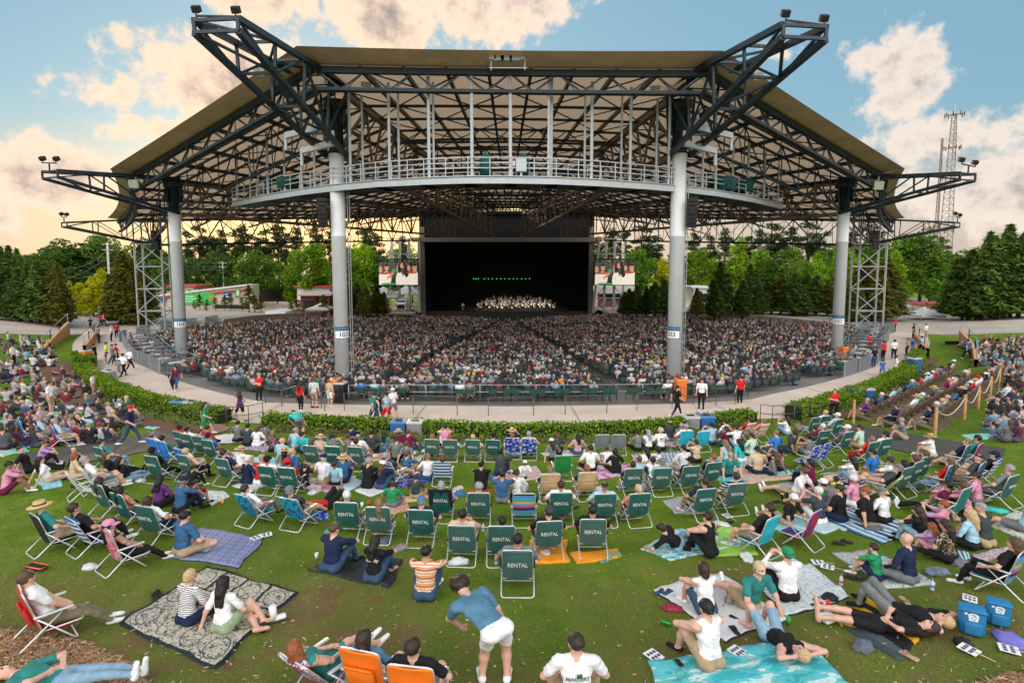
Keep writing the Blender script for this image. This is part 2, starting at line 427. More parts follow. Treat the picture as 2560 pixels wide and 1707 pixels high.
# ================================================================== pavilion
M_STEEL = pbr('dark_green_steel', (.026, .040, .050), .45, .3, var=.25, scale=2)
M_STEELB = pbr('brown_steel', (.21, .165, .125), .55, .2, var=.3, scale=2)
M_WHITE = pbr('white_painted_steel', (.44, .49, .53), .45, 0, var=.06, scale=3)
M_COLUMN = pbr('white_column_paint', (.70, .75, .79), .5, 0, var=.05, scale=.8)
M_GALV = pbr('galvanised_steel', (.36, .39, .41), .45, .5, var=.15, scale=5)
M_MEMB = pbr('tan_roof_fabric', (.53, .40, .28), .8, 0, var=.07, scale=.5, translucent=.36)
M_MEMBO = pbr('tan_roof_edge', (.66, .46, .32), .8, 0, var=.12, scale=.6)
M_BLACK = pbr('black_cloth', (.006, .006, .007), .95, 0, var=.2)
M_DKBOX = pbr('black_equipment', (.012, .012, .013), .6)
pav = empty('pavilion', (0, 60, 0)); tag(pav, 'open concert pavilion with tan fabric roof, dark steel trusses and four white columns', 'pavilion')
def pbuild(mb, name, mats, smooth=False, label=None, kind=None):
    mb.v = [(x, y - 60, z) for x, y, z in mb.v]
    o = mb.build(name, mats, pav, smooth)
    if label: o['label'] = label
    if kind: o['kind'] = kind
    return o
def truss(mb, t0, t1, b0, b1, n, w=.22, wd=.14, verts=True):
    """flat truss: top chord t0-t1, bottom chord b0-b1"""
    t0, t1, b0, b1 = map(Vector, (t0, t1, b0, b1)); mb.bar(t0, t1, w); mb.bar(b0, b1, w)
    for i in range(n + 1):
        a, b = t0.lerp(t1, i / n), b0.lerp(b1, i / n)
        if verts: mb.bar(a, b, wd)
        if i < n:
            c, d = t0.lerp(t1, (i + 1) / n), b0.lerp(b1, (i + 1) / n)
            if i % 2: mb.bar(a, d, wd)
            else: mb.bar(b, c, wd)
C1 = {-1: Vector((-11.55, 38, 0)), 1: Vector((11.0, 38, 0))}
C2 = {-1: Vector((-28.6, 48.5, 0)), 1: Vector((28.1, 48.5, 0))}
TW = {-1: Vector((-40.5, 64, 0)), 1: Vector((40.2, 64, 0))}
# columns
for s in (-1, 1):
    for P, r, zt, zc, num in ((C1[s], .47, 18.7, 15.3, '103'), (C2[s], .46, 14.9, 12.4, '104' if s < 0 else '102')):
        z0 = bowl_z(polar(P.x, P.y)[1], polar(P.x, P.y)[0]) - .1
        mb = MB(); M = Matrix.Translation((P.x, P.y, 0))
        mb.lathe([(r, z0), (r, 9.9), (r + .03, 9.92), (r + .03, 10.02), (r, 10.04), (r, zc - .25), (r + .05, zc - .2), (r + .05, zc)], 28, M)
        c = pbuild(mb, 'column', M_COLUMN, True)
        mb = MB(); mb.lathe([(r, zc), (r, zt - .5), (r + .28, zt - .45), (r + .28, zt)], 24, M)
        for k in range(6):
            t = k * math.pi / 3 + .3; mb.box((P.x + (r + .12) * math.cos(t), P.y + (r + .12) * math.sin(t), zt - 1.1), (.25, .05, 1.1), Matrix.Rotation(t, 3, 'Z'))
        pbuild(mb, 'column_cap', M_STEEL, True)
        # number plate bent round the column
        zs = atY(850, 832 if r > .465 else (808 if s < 0 else 800), P.y - r).z
        mb = MB(); face = math.atan2(-P.y, -P.x) + (.35 if s < 0 and r > .465 else (-.55 if r > .465 else 0)); n = 10; hw, hh = .62, .40
        for layer, (x0, x1, y0, y1, mi, off) in enumerate(((-hw, hw, -hh, hh, 0, .012), (-hw * .93, hw * .93, -hh * .92, hh * .30, 1, .018), (-hw * .9, hw * .9, hh * .5, hh * .85, 2, .018))):
            for k in range(n):
                q = []
                for kk, yy in ((k, y0), (k + 1, y0), (k + 1, y1), (k, y1)):
                    t = face + (x0 + (x1 - x0) * kk / n) / r; q.append((P.x + (r + off) * math.cos(t), P.y + (r + off) * math.sin(t), zs + yy))
                mb.quad(q, mi)
        sg = pbuild(mb, 'number_plate', [pbr('sign_blue', (.02, .10, .22), .5), pbr('sign_white', (.75, .77, .78), .5), pbr('sign_blue_light', (.06, .18, .33), .5)])
        tm = text_mesh(num, .42, pbr('sign_blue', (.02, .10, .22)), .001, 'plate_number')
        for v in tm.vertices:
            t = face + v.co.x / r; z = v.co.y; v.co = Vector((P.x + (r + .024) * math.cos(t), P.y - 60 + (r + .024) * math.sin(t), zs - hh * .30 + z))
        link('plate_number', tm, pav)
        # conduit and ladder rail behind the inner columns
        if r > .465:
            mb = MB()
            for dx in (.0, .14): mb.bar((P.x + r + .12 + dx, P.y + .15, z0), (P.x + r + .12 + dx, P.y + .15, 14), .06, n=6)
            pbuild(mb, 'conduit', M_GALV)

# roof: spokes run from the outer rim to the stage house
ZR = 20.0
P0 = {-1: atY(742, 124, 31.2), 1: atY(1808, 136, 31.2)}
P1 = {s: atY(276 if s < 0 else 2262, 428, 43.6) for s in (-1, 1)}
P2 = {s: atY(268 if s < 0 else 2262, 549, 62.0) for s in (-1, 1)}
E0 = {s: Vector((2.6 * s - .8, 113, 18.7)) for s in (-1, 1)}
E1 = {s: Vector((10.5 * s - .8, 113, 18.2)) for s in (-1, 1)}
E2 = {s: Vector((19.0 * s - .8, 113, 17.4)) for s in (-1, 1)}
def rim(A, B, pull, sag, n=24):
    """front rim between two spokes, curved in towards the stage like a tensioned edge"""
    M = (A + B) / 2; c = M + (Vector((SX, SY, M.z)) - M).normalized() * pull + Vector((0, 0, sag)); return [A * (1 - t) ** 2 + c * 2 * t * (1 - t) + B * t * t for t in [k / n for k in range(n + 1)]]
def roof_panel(A, B, EA, EB, pull, sag, lip=2.2, nr=7, npu=16, crown=.0):
    n = 24; edge = rim(A, B, pull, sag, n); inner = [EA.lerp(EB, k / n) for k in range(n + 1)]
    m = 20; V = []
    def pt(i, t):
        p = edge[i].lerp(inner[i], t); k = i / n
        p = p + Vector((0, 0, crown * math.sin(math.pi * k) * math.sin(math.pi * min(1, t * 1.2)))); return p
    # the turned-up rim band
    mb = MB(); tl = lip / (edge[n // 2] - inner[n // 2]).length
    for i in range(n):
        mb.quad([pt(i, 0) + Vector((0, 0, .18)), pt(i + 1, 0) + Vector((0, 0, .18)), pt(i + 1, tl), pt(i, tl)])
        mb.quad([pt(i, 0) + Vector((0, 0, .18)), pt(i, tl) + Vector((0, 0, .5)), pt(i + 1, tl) + Vector((0, 0, .5)), pt(i + 1, 0) + Vector((0, 0, .18))])
    pbuild(mb, 'roof_rim', M_MEMBO, True)
    T = [tl + (1 - tl) * (j / m) ** 1.25 for j in range(m + 1)]
    mb = MB()
    for i in range(n):
        for j in range(m): mb.quad([pt(i, T[j]), pt(i + 1, T[j]), pt(i + 1, T[j + 1]), pt(i, T[j + 1])])
    pbuild(mb, 'roof_fabric', M_MEMB, True)
    mb = MB(); dn = Vector((0, 0, -.16))
    for k in range(nr + 1):                       # rafters
        f = k / nr * n; i = min(n - 1, int(f)); fr = f - i
        L = [pt(i, t).lerp(pt(i + 1, t), fr) + dn for t in (tl, .3, .6, 1)]
        for a, b in zip(L, L[1:]): mb.bar(a, b, .17 if 0 < k < nr else .30, .28)
    pbuild(mb, 'roof_rafters', M_STEEL)
    mb = MB(); Tp = [tl + (1 - tl) * (j / npu) ** 1.0 for j in range(npu + 1)]
    for j, t in enumerate(Tp):                    # purlins, every second one trussed
        L = [pt(i, t) + Vector((0, 0, -.34)) for i in range(0, n + 1, 3)]
        for a, b in zip(L, L[1:]): mb.bar(a, b, .12 if j else .26, .18)
        if j < npu:
            L2 = [pt(i, Tp[j + 1]) + Vector((0, 0, -.34)) for i in range(0, n + 1, 3)]
            for i in range(len(L) - 1):
                if (i + j) % 2: mb.bar(L[i], L2[i + 1], .07)
                else: mb.bar(L[i + 1], L2[i], .07)
        if j % 4 == 0:
            D = [p + Vector((0, 0, -1.0)) for p in L]
            for a, b in zip(D, D[1:]): mb.bar(a, b, .18)
            for i in range(len(L) - 1):
                mid = (D[i] + D[i + 1]) / 2; mb.bar(L[i], mid, .08); mb.bar(mid, L[i + 1], .08)
    pbuild(mb, 'roof_purlins', M_STEEL)
    # rim truss under the first purlin
    mb = MB(); L = [pt(i, tl) + Vector((0, 0, -.3)) for i in range(0, n + 1, 3)]; D = [pt(i, tl * 1.15) + Vector((0, 0, -1.35)) for i in range(0, n + 1, 3)]
    for a, b in zip(L, L[1:]): mb.bar(a, b, .34)
    for a, b in zip(D, D[1:]): mb.bar(a, b, .2, n=6)
    for i in range(len(L) - 1):
        mid = (D[i] + D[i + 1]) / 2; mb.bar(L[i], mid, .09, mi=1); mb.bar(mid, L[i + 1], .09, mi=1)
    pbuild(mb, 'rim_truss', [M_STEEL, M_GALV])
roof_panel(P0[-1], P0[1], E0[-1], E0[1], .9, .10, crown=.35, nr=9, npu=22)
for s in (-1, 1):
    roof_panel(P0[s], P1[s], E0[s], E1[s], .7, .35, lip=1.9, npu=30, nr=6)
    roof_panel(P1[s], P2[s], E1[s], E2[s], 1.8, -.15, lip=1.3, npu=26, nr=5)
    # deep spoke trusses from the columns to the stage house
    mb = MB(); d0 = (E0[s] - P0[s]); top = P0[s].lerp(E0[s], .085) + Vector((0, 0, -.4))
    truss(mb, top, E0[s] + Vector((0, 0, -.4)), C1[s] + Vector((0, 0, 15.4)), E0[s] + Vector((0, 0, -5.6)), 22, .34, .17)
    pbuild(mb, 'spoke_truss', M_STEELB)
    mb = MB(); top = P1[s].lerp(E1[s], .07) + Vector((0, 0, -.4))
    truss(mb, top, E1[s] + Vector((0, 0, -.4)), C2[s] + Vector((0, 0, 12.3)), E1[s] + Vector((0, 0, -5.0)), 20, .30, .15)
    pbuild(mb, 'spoke_truss', M_STEELB)
    mb = MB(); top = P2[s].lerp(E2[s], .07) + Vector((0, 0, -.2)); bot = TW[s] + Vector((0, 0, 10.1))
    truss(mb, top, E2[s] + Vector((0, 0, -.4)), bot, E2[s] + Vector((0, 0, -5.0)), 16, .26, .12)
    truss(mb, top + Vector((-1.4 * s, -.6, 0)), E2[s] + Vector((-1.5 * s, 0, -.4)), bot + Vector((-1.4 * s, -.6, 0)), E2[s] + Vector((-1.5 * s, 0, -5.0)), 16, .12, .06)
    pbuild(mb, 'spoke_truss', M_STEEL)
    # ring trusses joining columns
    mb = MB()
    truss(mb, C1[s] + Vector((0, 0, 19.2)), C2[s] + Vector((0, 0, 15.2)), C1[s] + Vector((0, 0, 16.4)), C2[s] + Vector((0, 0, 12.4)), 9, .14, .07)
    truss(mb, C2[s] + Vector((0, 0, 15.0)), TW[s] + Vector((0, 0, 13.0)), C2[s] + Vector((0, 0, 12.4)), TW[s] + Vector((0, 0, 10.3)), 6, .13, .07)
    pbuild(mb, 'ring_truss', M_STEEL)
    mb = MB()
    for f in (.5,):                 # cross trusses between the spokes
        for (A, EA), (B, EB), dep in (((P0[s], E0[s]), (P1[s], E1[s]), 3.4), ((P1[s], E1[s]), (P2[s], E2[s]), 2.8)):
            a, b = A.lerp(EA, f), B.lerp(EB, f); truss(mb, a + Vector((0, 0, -.5)), b + Vector((0, 0, -.5)), a + Vector((0, 0, -dep)), b + Vector((0, 0, -dep)), 6, .14, .08)
    pbuild(mb, 'cross_truss', M_STEELB)
mb = MB()
for f in (.28, .5, .7, .86):
    a, b = P0[-1].lerp(E0[-1], f), P0[1].lerp(E0[1], f); truss(mb, a + Vector((0, 0, -.5)), b + Vector((0, 0, -.5)), a + Vector((0, 0, -2.4)), b + Vector((0, 0, -2.4)), 8, .18, .10)
pbuild(mb, 'cross_truss', M_STEEL)

# cantilever arms with floodlights
def arm(col, tip, top0, bot0, top1, bot1, hw, n=5, w=.34):
    """box truss tapering from column to tip"""
    d = (tip - col); d.z = 0; d.normalize(); x = Vector((d.y, -d.x, 0)) * hw
    base = [Vector((col.x, col.y, top0)) - x, Vector((col.x, col.y, top0)) + x, Vector((col.x, col.y, bot0)) + x * .7, Vector((col.x, col.y, bot0)) - x * .7]
    end = [Vector((tip.x, tip.y, top1)) - x, Vector((tip.x, tip.y, top1)) + x, Vector((tip.x, tip.y, bot1)) + x, Vector((tip.x, tip.y, bot1)) - x]
    mb = MB()
    for a, b in zip(base, end): mb.bar(a, b, w)
    bw = w * .42
    S = [[a.lerp(b, i / n) for a, b in zip(base, end)] for i in range(n + 1)]
    for i in range(n + 1):
        q = S[i]
        for k in range(4): mb.bar(q[k], q[(k + 1) % 4], w * .5)
        if i < n:
            r = S[i + 1]
            mb.bar(q[0], r[1], bw) if i % 2 else mb.bar(q[1], r[0], bw)
            mb.bar(q[3], r[2], bw) if i % 2 else mb.bar(q[2], r[3], bw)
            mb.bar(q[2] if i % 2 else q[1], r[1] if i % 2 else r[2], bw); mb.bar(q[3] if i % 2 else q[0], r[0] if i % 2 else r[3], bw)
    pbuild(mb, 'cantilever_arm', M_STEEL)
    # lamp bar on the tip
    mb = MB(); c = (end[0] + end[1]) / 2; k = hw * .9
    hh = .08 if w > .25 else .5; mb.bar(c, c + Vector((0, 0, hh)), .07); a, b = c - x.normalized() * k + Vector((0, 0, hh)), c + x.normalized() * k + Vector((0, 0, hh + .1)); mb.bar(a, b, .07)
    for p in (a, b): mb.bar(p, p + Vector((0, 0, .2)), .05); mb.rbox(p + Vector((0, .05, .3)), (.36, .3, .3), Matrix.Rotation(.5, 3, 'X'), .05)
    pbuild(mb, 'floodlight_bar', M_DKBOX)
for s in (-1, 1):
    a_, b_ = (atY(580, 26, 25.2), atY(500, 72, 25.6)) if s < 0 else (atY(1972, 46, 25.2), atY(2052, 84, 25.6)); t1 = (a_ + b_) / 2; zt = t1.z; arm(C1[s], t1, 19.6, 15.2, zt, zt - .5, 1.0, 4, .27)
    o = (C2[s] - Vector((SX, SY, 0))); o.z = 0; o.normalize(); t2 = C2[s] + o * 9.4; zt = atY(142 if s < 0 else 2386, 428 if s < 0 else 434, t2.y).z; arm(C2[s], t2, 15.2, 12.3, zt, zt - .45, .8, 3, .2)
    o = (TW[s] - Vector((SX, SY, 0))); o.z = 0; o.normalize(); arm(TW[s], TW[s] + o * 8.0, 13.0, 10.2, 12.15, 11.75, .7, 3, .16)
    # lattice tower carrying the rear rim
    mb = MB(); c = TW[s]; legs = [c + Vector((dx, dy, 0)) for dx, dy in ((-1.5, -.7), (1.5, -.7), (1.5, .7), (-1.5, .7))]
    for p in legs: mb.bar(p, p + Vector((0, 0, 13)), .21, n=8)
    for lv in range(5):
        z0, z1 = lv * 2.5 + .2, (lv + 1) * 2.5 + .2
        for k in range(4):
            p, q = legs[k], legs[(k + 1) % 4]; mb.bar(p + Vector((0, 0, z1)), q + Vector((0, 0, z1)), .10)
            mb.bar(p + Vector((0, 0, z0 if lv % 2 else z1)), q + Vector((0, 0, z1 if lv % 2 else z0)), .09) if k % 2 == 0 else None
    pbuild(mb, 'support_tower', M_GALV)
    # line array speakers hanging beside inner columns and towers
for s, (P, z0) in ((-1, (Vector((-12.35, 37.2, 0)), 12.4)), (1, (Vector((11.75, 37.2, 0)), 12.4))):
    mb = MB()
    for k in range(7): mb.rbox((P.x + s * -.05 * k * 0, P.y + .03 * k, z0 - .14 - .27 * k), (.55, .5, .25), Matrix.Rotation(.04 * k, 3, 'X'), .03)
    pbuild(mb, 'line_array', M_DKBOX)
for s in (-1, 1):
    mb = MB(); c = TW[s] + Vector((s * -1.9 + (0 if s < 0 else 1.0), -2.2, 0))
    for k in range(5): mb.rbox((c.x, c.y, 11.4 - .42 * k), (.75, .6, .4), None, .04)
    pbuild(mb, 'line_array', M_DKBOX)

# catwalk hung under the front rim
ZC = 12.8
cw = [Vector((at(u, v, ZC).x, at(u, v, ZC).y, 0)) for u, v in ((582, 518), (660, 504), (751, 490), (832, 480), (940, 470), (1060, 464), (1170, 461), (1280, 461), (1390, 463), (1500, 468), (1610, 475), (1710, 483), (1790, 492), (1880, 507), (1955, 524))]
mb = MB(); mf = MB()
for a, b in zip(cw, cw[1:]):
    d = (b - a).normalized(); nrm = Vector((-d.y, d.x, 0)); L = (b - a).length; rot = Matrix((d, nrm, Vector((0, 0, 1)))).transposed()
    mb.box(((a + b) / 2) + Vector((0, 0, ZC + .22)), (L + .02, .12, .36), rot); mb.box(((a + b) / 2) + Vector((0, 0, ZC + .46)), (L + .05, .26, .05), rot)
    mf.box(((a + b) / 2) + nrm * .85 + Vector((0, 0, ZC + .16)), (L + .5, 1.55, .24), rot); mf.box(((a + b) / 2) + nrm * 1.7 + Vector((0, 0, ZC + .22)), (L + .4, .1, .44), rot)
pbuild(mb, 'catwalk_girder', M_WHITE); pbuild(mf, 'catwalk_floor', M_STEEL)
mb = MB()
for off in (0, 1.6):
    line = []
    for i, p in enumerate(cw):
        d = (cw[min(i + 1, len(cw) - 1)] - cw[max(i - 1, 0)]).normalized(); line.append(p + Vector((-d.y, d.x, 0)) * off)
    for h, w in ((.5, .05), (.8, .045), (1.1, .055)):
        for a, b in zip(line, line[1:]): mb.bar(a + Vector((0, 0, ZC + .45 + h)), b + Vector((0, 0, ZC + .45 + h)), w)
    for a, b in zip(line, line[1:]):
        n = max(1, round((b - a).length / 1.25))
        for k in range(n): p = a.lerp(b, k / n); mb.bar(p + Vector((0, 0, ZC + .44)), p + Vector((0, 0, ZC + 1.55)), .05)
    p = line[-1]; mb.bar(p + Vector((0, 0, ZC + .44)), p + Vector((0, 0, ZC + 1.55)), .05)
pbuild(mb, 'catwalk_railing', M_WHITE)
def cw_at_u(u):
    for a, b in zip(cw, cw[1:]):
        ua, ub = (proj((p.x, p.y, ZC))[0] for p in (a, b))
        if ua <= u <= ub: return a.lerp(b, (u - ua) / (ub - ua))
    return cw[0] if u < 1280 else cw[-1]
for u, w, top, back in ((593, .16, 18, .1), (628, .18, 18.2, .1), (638, .10, 18.2, .8), (671, .22, 18.6, .1), (714, .17, 16.9, .1), (755, .17, 16.1, .1), (788, .15, 16, .1), (878, .17, 18.9, .1), (898, .15, 18.9, 1.2), (975, .18, 19, .1),
                        (989, .15, 19, 1.3), (1073, .20, 19.1, .1), (1081, .13, 19, .8), (1180, .20, 19.1, .1), (1276, .20, 19.2, .1), (1371, .15, 19.1, .1), (1379, .2, 19.1, .6), (1467, .15, 19, 1.3), (1478, .2, 19, .1), (1560, .14, 19, 1.2),
                        (1574, .18, 19, .1), (1648, .16, 18.9, 1.0), (1670, .18, 18.9, .1), (1755, .15, 16, .1), (1789, .17, 16.1, .1), (1829, .17, 16.9, .1), (1868, .22, 18.4, .1), (1908, .18, 18.2, .1), (1944, .15, 17.9, .1)):
    p = cw_at_u(u); mb = MB(); q = p + Vector((0, back, 0)); mb.bar(q + Vector((0, 0, ZC + .3)), q + Vector((0, 0, top)), w, n=8); pbuild(mb, 'hanger_post', M_WHITE)
mb = MB()                                           # stepped white brackets at the arms
for s in (-1, 1):
    for (u0, v0, u1, v1) in ((714, 340, 800, 318), (754, 378, 833, 358)):
        if s > 0: u0, u1 = 2543 - u0, 2543 - u1
        a, b = atY(u0, v0, 36.6), atY(u1, v1, 36.0); mb.bar(a, b, .3, .34); mb.bar(b, b + Vector((0, 0, .75)), .16); mb.bar(a, a + Vector((0, 0, -.9)), .16)
pbuild(mb, 'bracket', M_WHITE)
# lamps under the rim
for u, v, sx in ((915, 206, .62), (822, 222, .66), (680, 258, .6), (620, 282, .55), (1638, 214, .62), (1733, 232, .66), (1866, 266, .5), (1925, 292, .55), (335, 460, .7), (2196, 464, .7), (647, 178, .55), (1897, 190, .5)):
    mb = MB(); Yd = 33.5 + abs(u - 1272) / 100 * .9 if 500 < u < 2100 else 44.5
    if v in (178, 190): Yd = 31
    p = atY(u, v, Yd); mb.rbox(p, (sx, .35, sx * .9), Matrix.Rotation(.25 if u < 1280 else -.25, 3, 'Z') @ Matrix.Rotation(.3, 3, 'X'), .06); mb.bar(p, p + Vector((.1, .2, .7)), .07)
    pbuild(mb, 'floodlight', [pbr('lamp_housing', (.50, .52, .46), .5)])
mb = MB()
for du, w, c in ((-36, 18, 0), (-20, 26, 0), (-2, 30, 1), (18, 26, 0), (36, 16, 0)):
    p = atY(1268 + du, 144, 32.4); mb.rbox(p, (w / 1415 * 32.4, .25, .38 if w > 20 else .28), None, .03)
for v in (150, 170): mb.bar(atY(1222, v, 32.5), atY(1318, v, 32.5), .05)
mb.bar(atY(1228, 136, 32.5), atY(1228, 176, 32.5), .06); mb.bar(atY(1312, 136, 32.5), atY(1312, 176, 32.5), .06)
pbuild(mb, 'camera_rig', M_WHITE)
# covered follow spots and a cabinet on the catwalk
def cover(u, v0, v1, Y, w):
    b, t = atY(u, v1, Y), atY(u, v0, Y); h = t.z - b.z; mb = MB()
    mb.lathe([(w * .5, 0), (w * .46, h * .35), (w * .55, h * .6), (w * .5, h * .82), (w * .3, h * .96), (w * .05, h)], 14, Matrix.Translation(b)); return mb
for u, v0, v1, w in ((1215, 384, 441, .75), (1307, 384, 441, .7), (672, 437, 480, .6), (720, 440, 470, 1.5), (1806, 440, 476, 2.0), (1858, 445, 480, 1.5)):
    Y = cw_at_u(u).y + .9; mb = cover(u, v0, v1, Y, w); o = mb.build('spotlight_cover', pbr('teal_tarp', (.010, .075, .078), .7, var=.4, scale=3, bump=.5, bscale=5), None, True)
    tag(o, {1215: 'tall teal tarp cover on the catwalk left of the white cabinet', 1307: 'teal tarp cover behind the white cabinet on the catwalk', 672: 'narrow teal cover near the left end of the catwalk', 720: 'wide dark teal cover on the catwalk left of the inner column',
            1806: 'wide dark teal cover on the catwalk right of the inner column', 1858: 'dark teal cover nearest the right end of the catwalk'}[u], 'cover', 'covered spotlights on the catwalk')
mb = MB(); p = atY(1303, 414, 33.9); mb.rbox(p, (.62, .4, .75), None, .03); mb.rbox(p + Vector((-.42, 0, .1)), (.16, .3, .3), None, .02); mb.bar(p, p + Vector((0, 0, -.9)), .12)
tag(mb.build('cabinet', M_WHITE), 'white electrical cabinet standing on the catwalk beside a teal cover', 'cabinet')

# ================================================================== stage house
sh = empty('stage_house', (SX, 124, 0)); tag(sh, 'black stage house with brown frame under the rear of the roof', 'stage')
def sbuild(mb, name, mat, **k):
    mb.v = [(x - SX, y - 124, z) for x, y, z in mb.v]; return mb.build(name, mat, sh, **k)
L0, L1 = atY(1056, 700, 117).x, atY(1478, 700, 117).x
ZD = atY(1270, 778, 118).z; ZT = atY(1270, 605, 117).z
mb = MB(); mb.box(((L0 + L1) / 2, 126.5, ZD - 1.5), (L1 - L0 + 3, 17, 3.0)); sbuild(mb, 'stage_deck', pbr('black_deck', (.012, .012, .013), .5))
mb = MB()
mb.quad([(L0, 134, ZD), (L1, 134, ZD), (L1, 134, ZT + 6), (L0, 134, ZT + 6)]); mb.box((L0 - .4, 126, 6), (.4, 17, 24)); mb.box((L1 + .4, 126, 6), (.4, 17, 24)); mb.box(((L0 + L1) / 2, 126, ZT + 6), (L1 - L0 + 2, 17, .4))
mb.box(((L0 + L1) / 2, 134.6, 6), (L1 - L0 + 2, .4, 24)); mb.quad([(L0, 118.6, ZT), (L1, 118.6, ZT), (L1, 118.6, ZT + 6), (L0, 118.6, ZT + 6)])
sbuild(mb, 'black_drapes', M_BLACK)
mb = MB()
for x in (L0, L1): mb.box((x, 117.6, (ZT - 5) / 2 + 2), (.9, .9, ZT + 7 + .2))
mb.box(((L0 + L1) / 2, 117.3, ZT + .45), (L1 - L0 + 4, 1.2, .9)); sbuild(mb, 'proscenium_frame', pbr('brown_frame', (.16, .125, .10), .7))
for u in list(range(1184, 1200, 6)) + [1211, 1221, 1231, 1242, 1252, 1262, 1273, 1283, 1293, 1304, 1314, 1324]:
    mb = MB(); p = atY(u, 697, 128); mb.lathe([(.03, -.05), (.09, -.03), (.09, .03), (.03, .05)], 8, Matrix.Translation(p) @ Matrix.Rotation(math.pi / 2, 4, 'X')); sbuild(mb, 'stage_lamp', emit('green_lamp', (.02, .6, .12), .8))
mb = MB(); mb.bar(atY(1175, 694, 128.4), atY(1335, 694, 128.4), .15); sbuild(mb, 'lamp_truss', M_DKBOX)
# ================================================================== trees
def leaf_mat(name, c, trans=.45):
    m = bpy.data.materials.new(name); m.use_nodes = True; q = NT(m.node_tree); b = q.n['Principled BSDF']
    at_ = q.node('ShaderNodeAttribute', attribute_name='tint').outputs['Fac']
    oi = q.node('ShaderNodeObjectInfo').outputs['Random']
    k = q.m('MULTIPLY', q.m('MULTIPLY_ADD', at_, 1.3, .35), q.m('MULTIPLY_ADD', oi, .35, .82))
    cc = q.node('ShaderNodeCombineXYZ'); [q.put(cc.inputs[i], k) for i in range(3)]
    hue = q.node('ShaderNodeHueSaturation'); hue.inputs['Color'].default_value = (*c, 1); q.put(hue.inputs['Hue'], q.m('MULTIPLY_ADD', at_, -.035, .515))
    col = q.mix(1.0, hue.outputs[0], cc.outputs[0], 'MULTIPLY')
    q.l.new(col, b.inputs['Base Color']); b.inputs['Roughness'].default_value = .65; b.inputs['Specular IOR Level'].default_value = .25
    tr = q.node('ShaderNodeBsdfTranslucent'); q.l.new(q.mix(1.0, col, (1.25, 1.15, .5), 'MULTIPLY'), tr.inputs[0])
    mx = q.node('ShaderNodeMixShader'); mx.inputs[0].default_value = trans
    q.l.new(b.outputs[0], mx.inputs[1]); q.l.new(tr.outputs[0], mx.inputs[2]); q.l.new(mx.outputs[0], q.n['Material Output'].inputs[0]); return m
LM = {'dark': leaf_mat('dark_green_leaves', (.060, .130, .020)), 'mid': leaf_mat('mid_green_leaves', (.085, .190, .018)), 'bright': leaf_mat('bright_green_leaves', (.155, .295, .014), .5),
      'yellow': leaf_mat('yellow_green_leaves', (.42, .44, .012), .5), 'olive': leaf_mat('olive_conifer_leaves', (.125, .135, .020), .45), 'conifer': leaf_mat('dark_conifer_leaves', (.080, .150, .026), .45), 'pine': leaf_mat('pine_needles', (.040, .070, .020), .35), 'hedge': leaf_mat('hedge_leaves', (.125, .235, .012), .4), 'cover': leaf_mat('groundcover_leaves', (.14, .20, .045), .3)}
M_BARK = pbr('tree_bark', (.085, .062, .045), .95, var=.35, scale=4, bump=.5, bscale=12)
def leaf_cloud(P, N, size, g, jitter=.9, tint=None, aspect=.7):
    """a small tilted quad at each point"""
    n = len(P); rd = g.normal(size=(n, 3)) * jitter + N; rd /= np.linalg.norm(rd, axis=1)[:, None] + 1e-9
    a = np.cross(rd, g.normal(size=(n, 3))); a /= np.linalg.norm(a, axis=1)[:, None] + 1e-9; b = np.cross(rd, a)
    sz = size * g.uniform(.6, 1.35, (n, 1)); a = a * sz; b = b * sz * aspect
    V = np.stack([P - a * .9, P - b * .62 + a * .1, P + a, P + b * .62 + a * .1], 1).reshape(-1, 3); Fq = np.arange(4 * n).reshape(n, 4)
    t = g.uniform(.1, 1, n) if tint is None else np.clip(tint + g.normal(size=n) * .16, .02, 1)
    return V, Fq, np.repeat(t[:, None], 3, 1)
def ball(n, g):
    v = g.normal(size=(n, 3)); return v / np.linalg.norm(v, axis=1)[:, None]
def crown_lobes(lobes, n, g, size, shell=.55, gap=.25):
    """leaves through the outer part of overlapping lobes, thinned by clumps"""
    tot = sum(r[0] * r[1] for _, r in lobes); Ps, Ns, Ts = [], [], []
    for c, r in lobes:
        k = int(n * r[0] * r[1] / tot); d = ball(k, g); rad = g.uniform(shell, 1.06, (k, 1)) ** .6
        P = np.array(c) + d * rad * np.array(r)
        cl = np.array([mnoise.noise(Vector(p) * (2.2 / max(r))) + .6 * mnoise.noise(Vector(p) * (6.5 / max(r))) for p in P]); keep = cl > -gap
        Ps.append(P[keep]); Ns.append(d[keep] + np.array([0, 0, .35])); Ts.append(np.full(keep.sum(), g.uniform(.25, .75)) + .35 * cl[keep])
    return leaf_cloud(np.concatenate(Ps), np.concatenate(Ns), size, g, tint=np.concatenate(Ts))
def limbs(h, base, r, tips, g, split=.35):
    mb = MB(); top = Vector((g.normal() * .1, g.normal() * .1, h))
    mb.tube([Vector((0, 0, base)), Vector((.03 * h * g.normal() * .3, 0, h * .35)), top * 1.0], r, 8, r2=r * .25)
    for t in tips:
        t = Vector(t); s = Vector((0, 0, max(.15 * h, t.z * g.uniform(.4, .7)))); m = s.lerp(t, .5) + Vector((0, 0, .06 * h)); mb.tube([s, m, t], r * .38, 5, r2=r * .08)
    return mb
TREES = {}
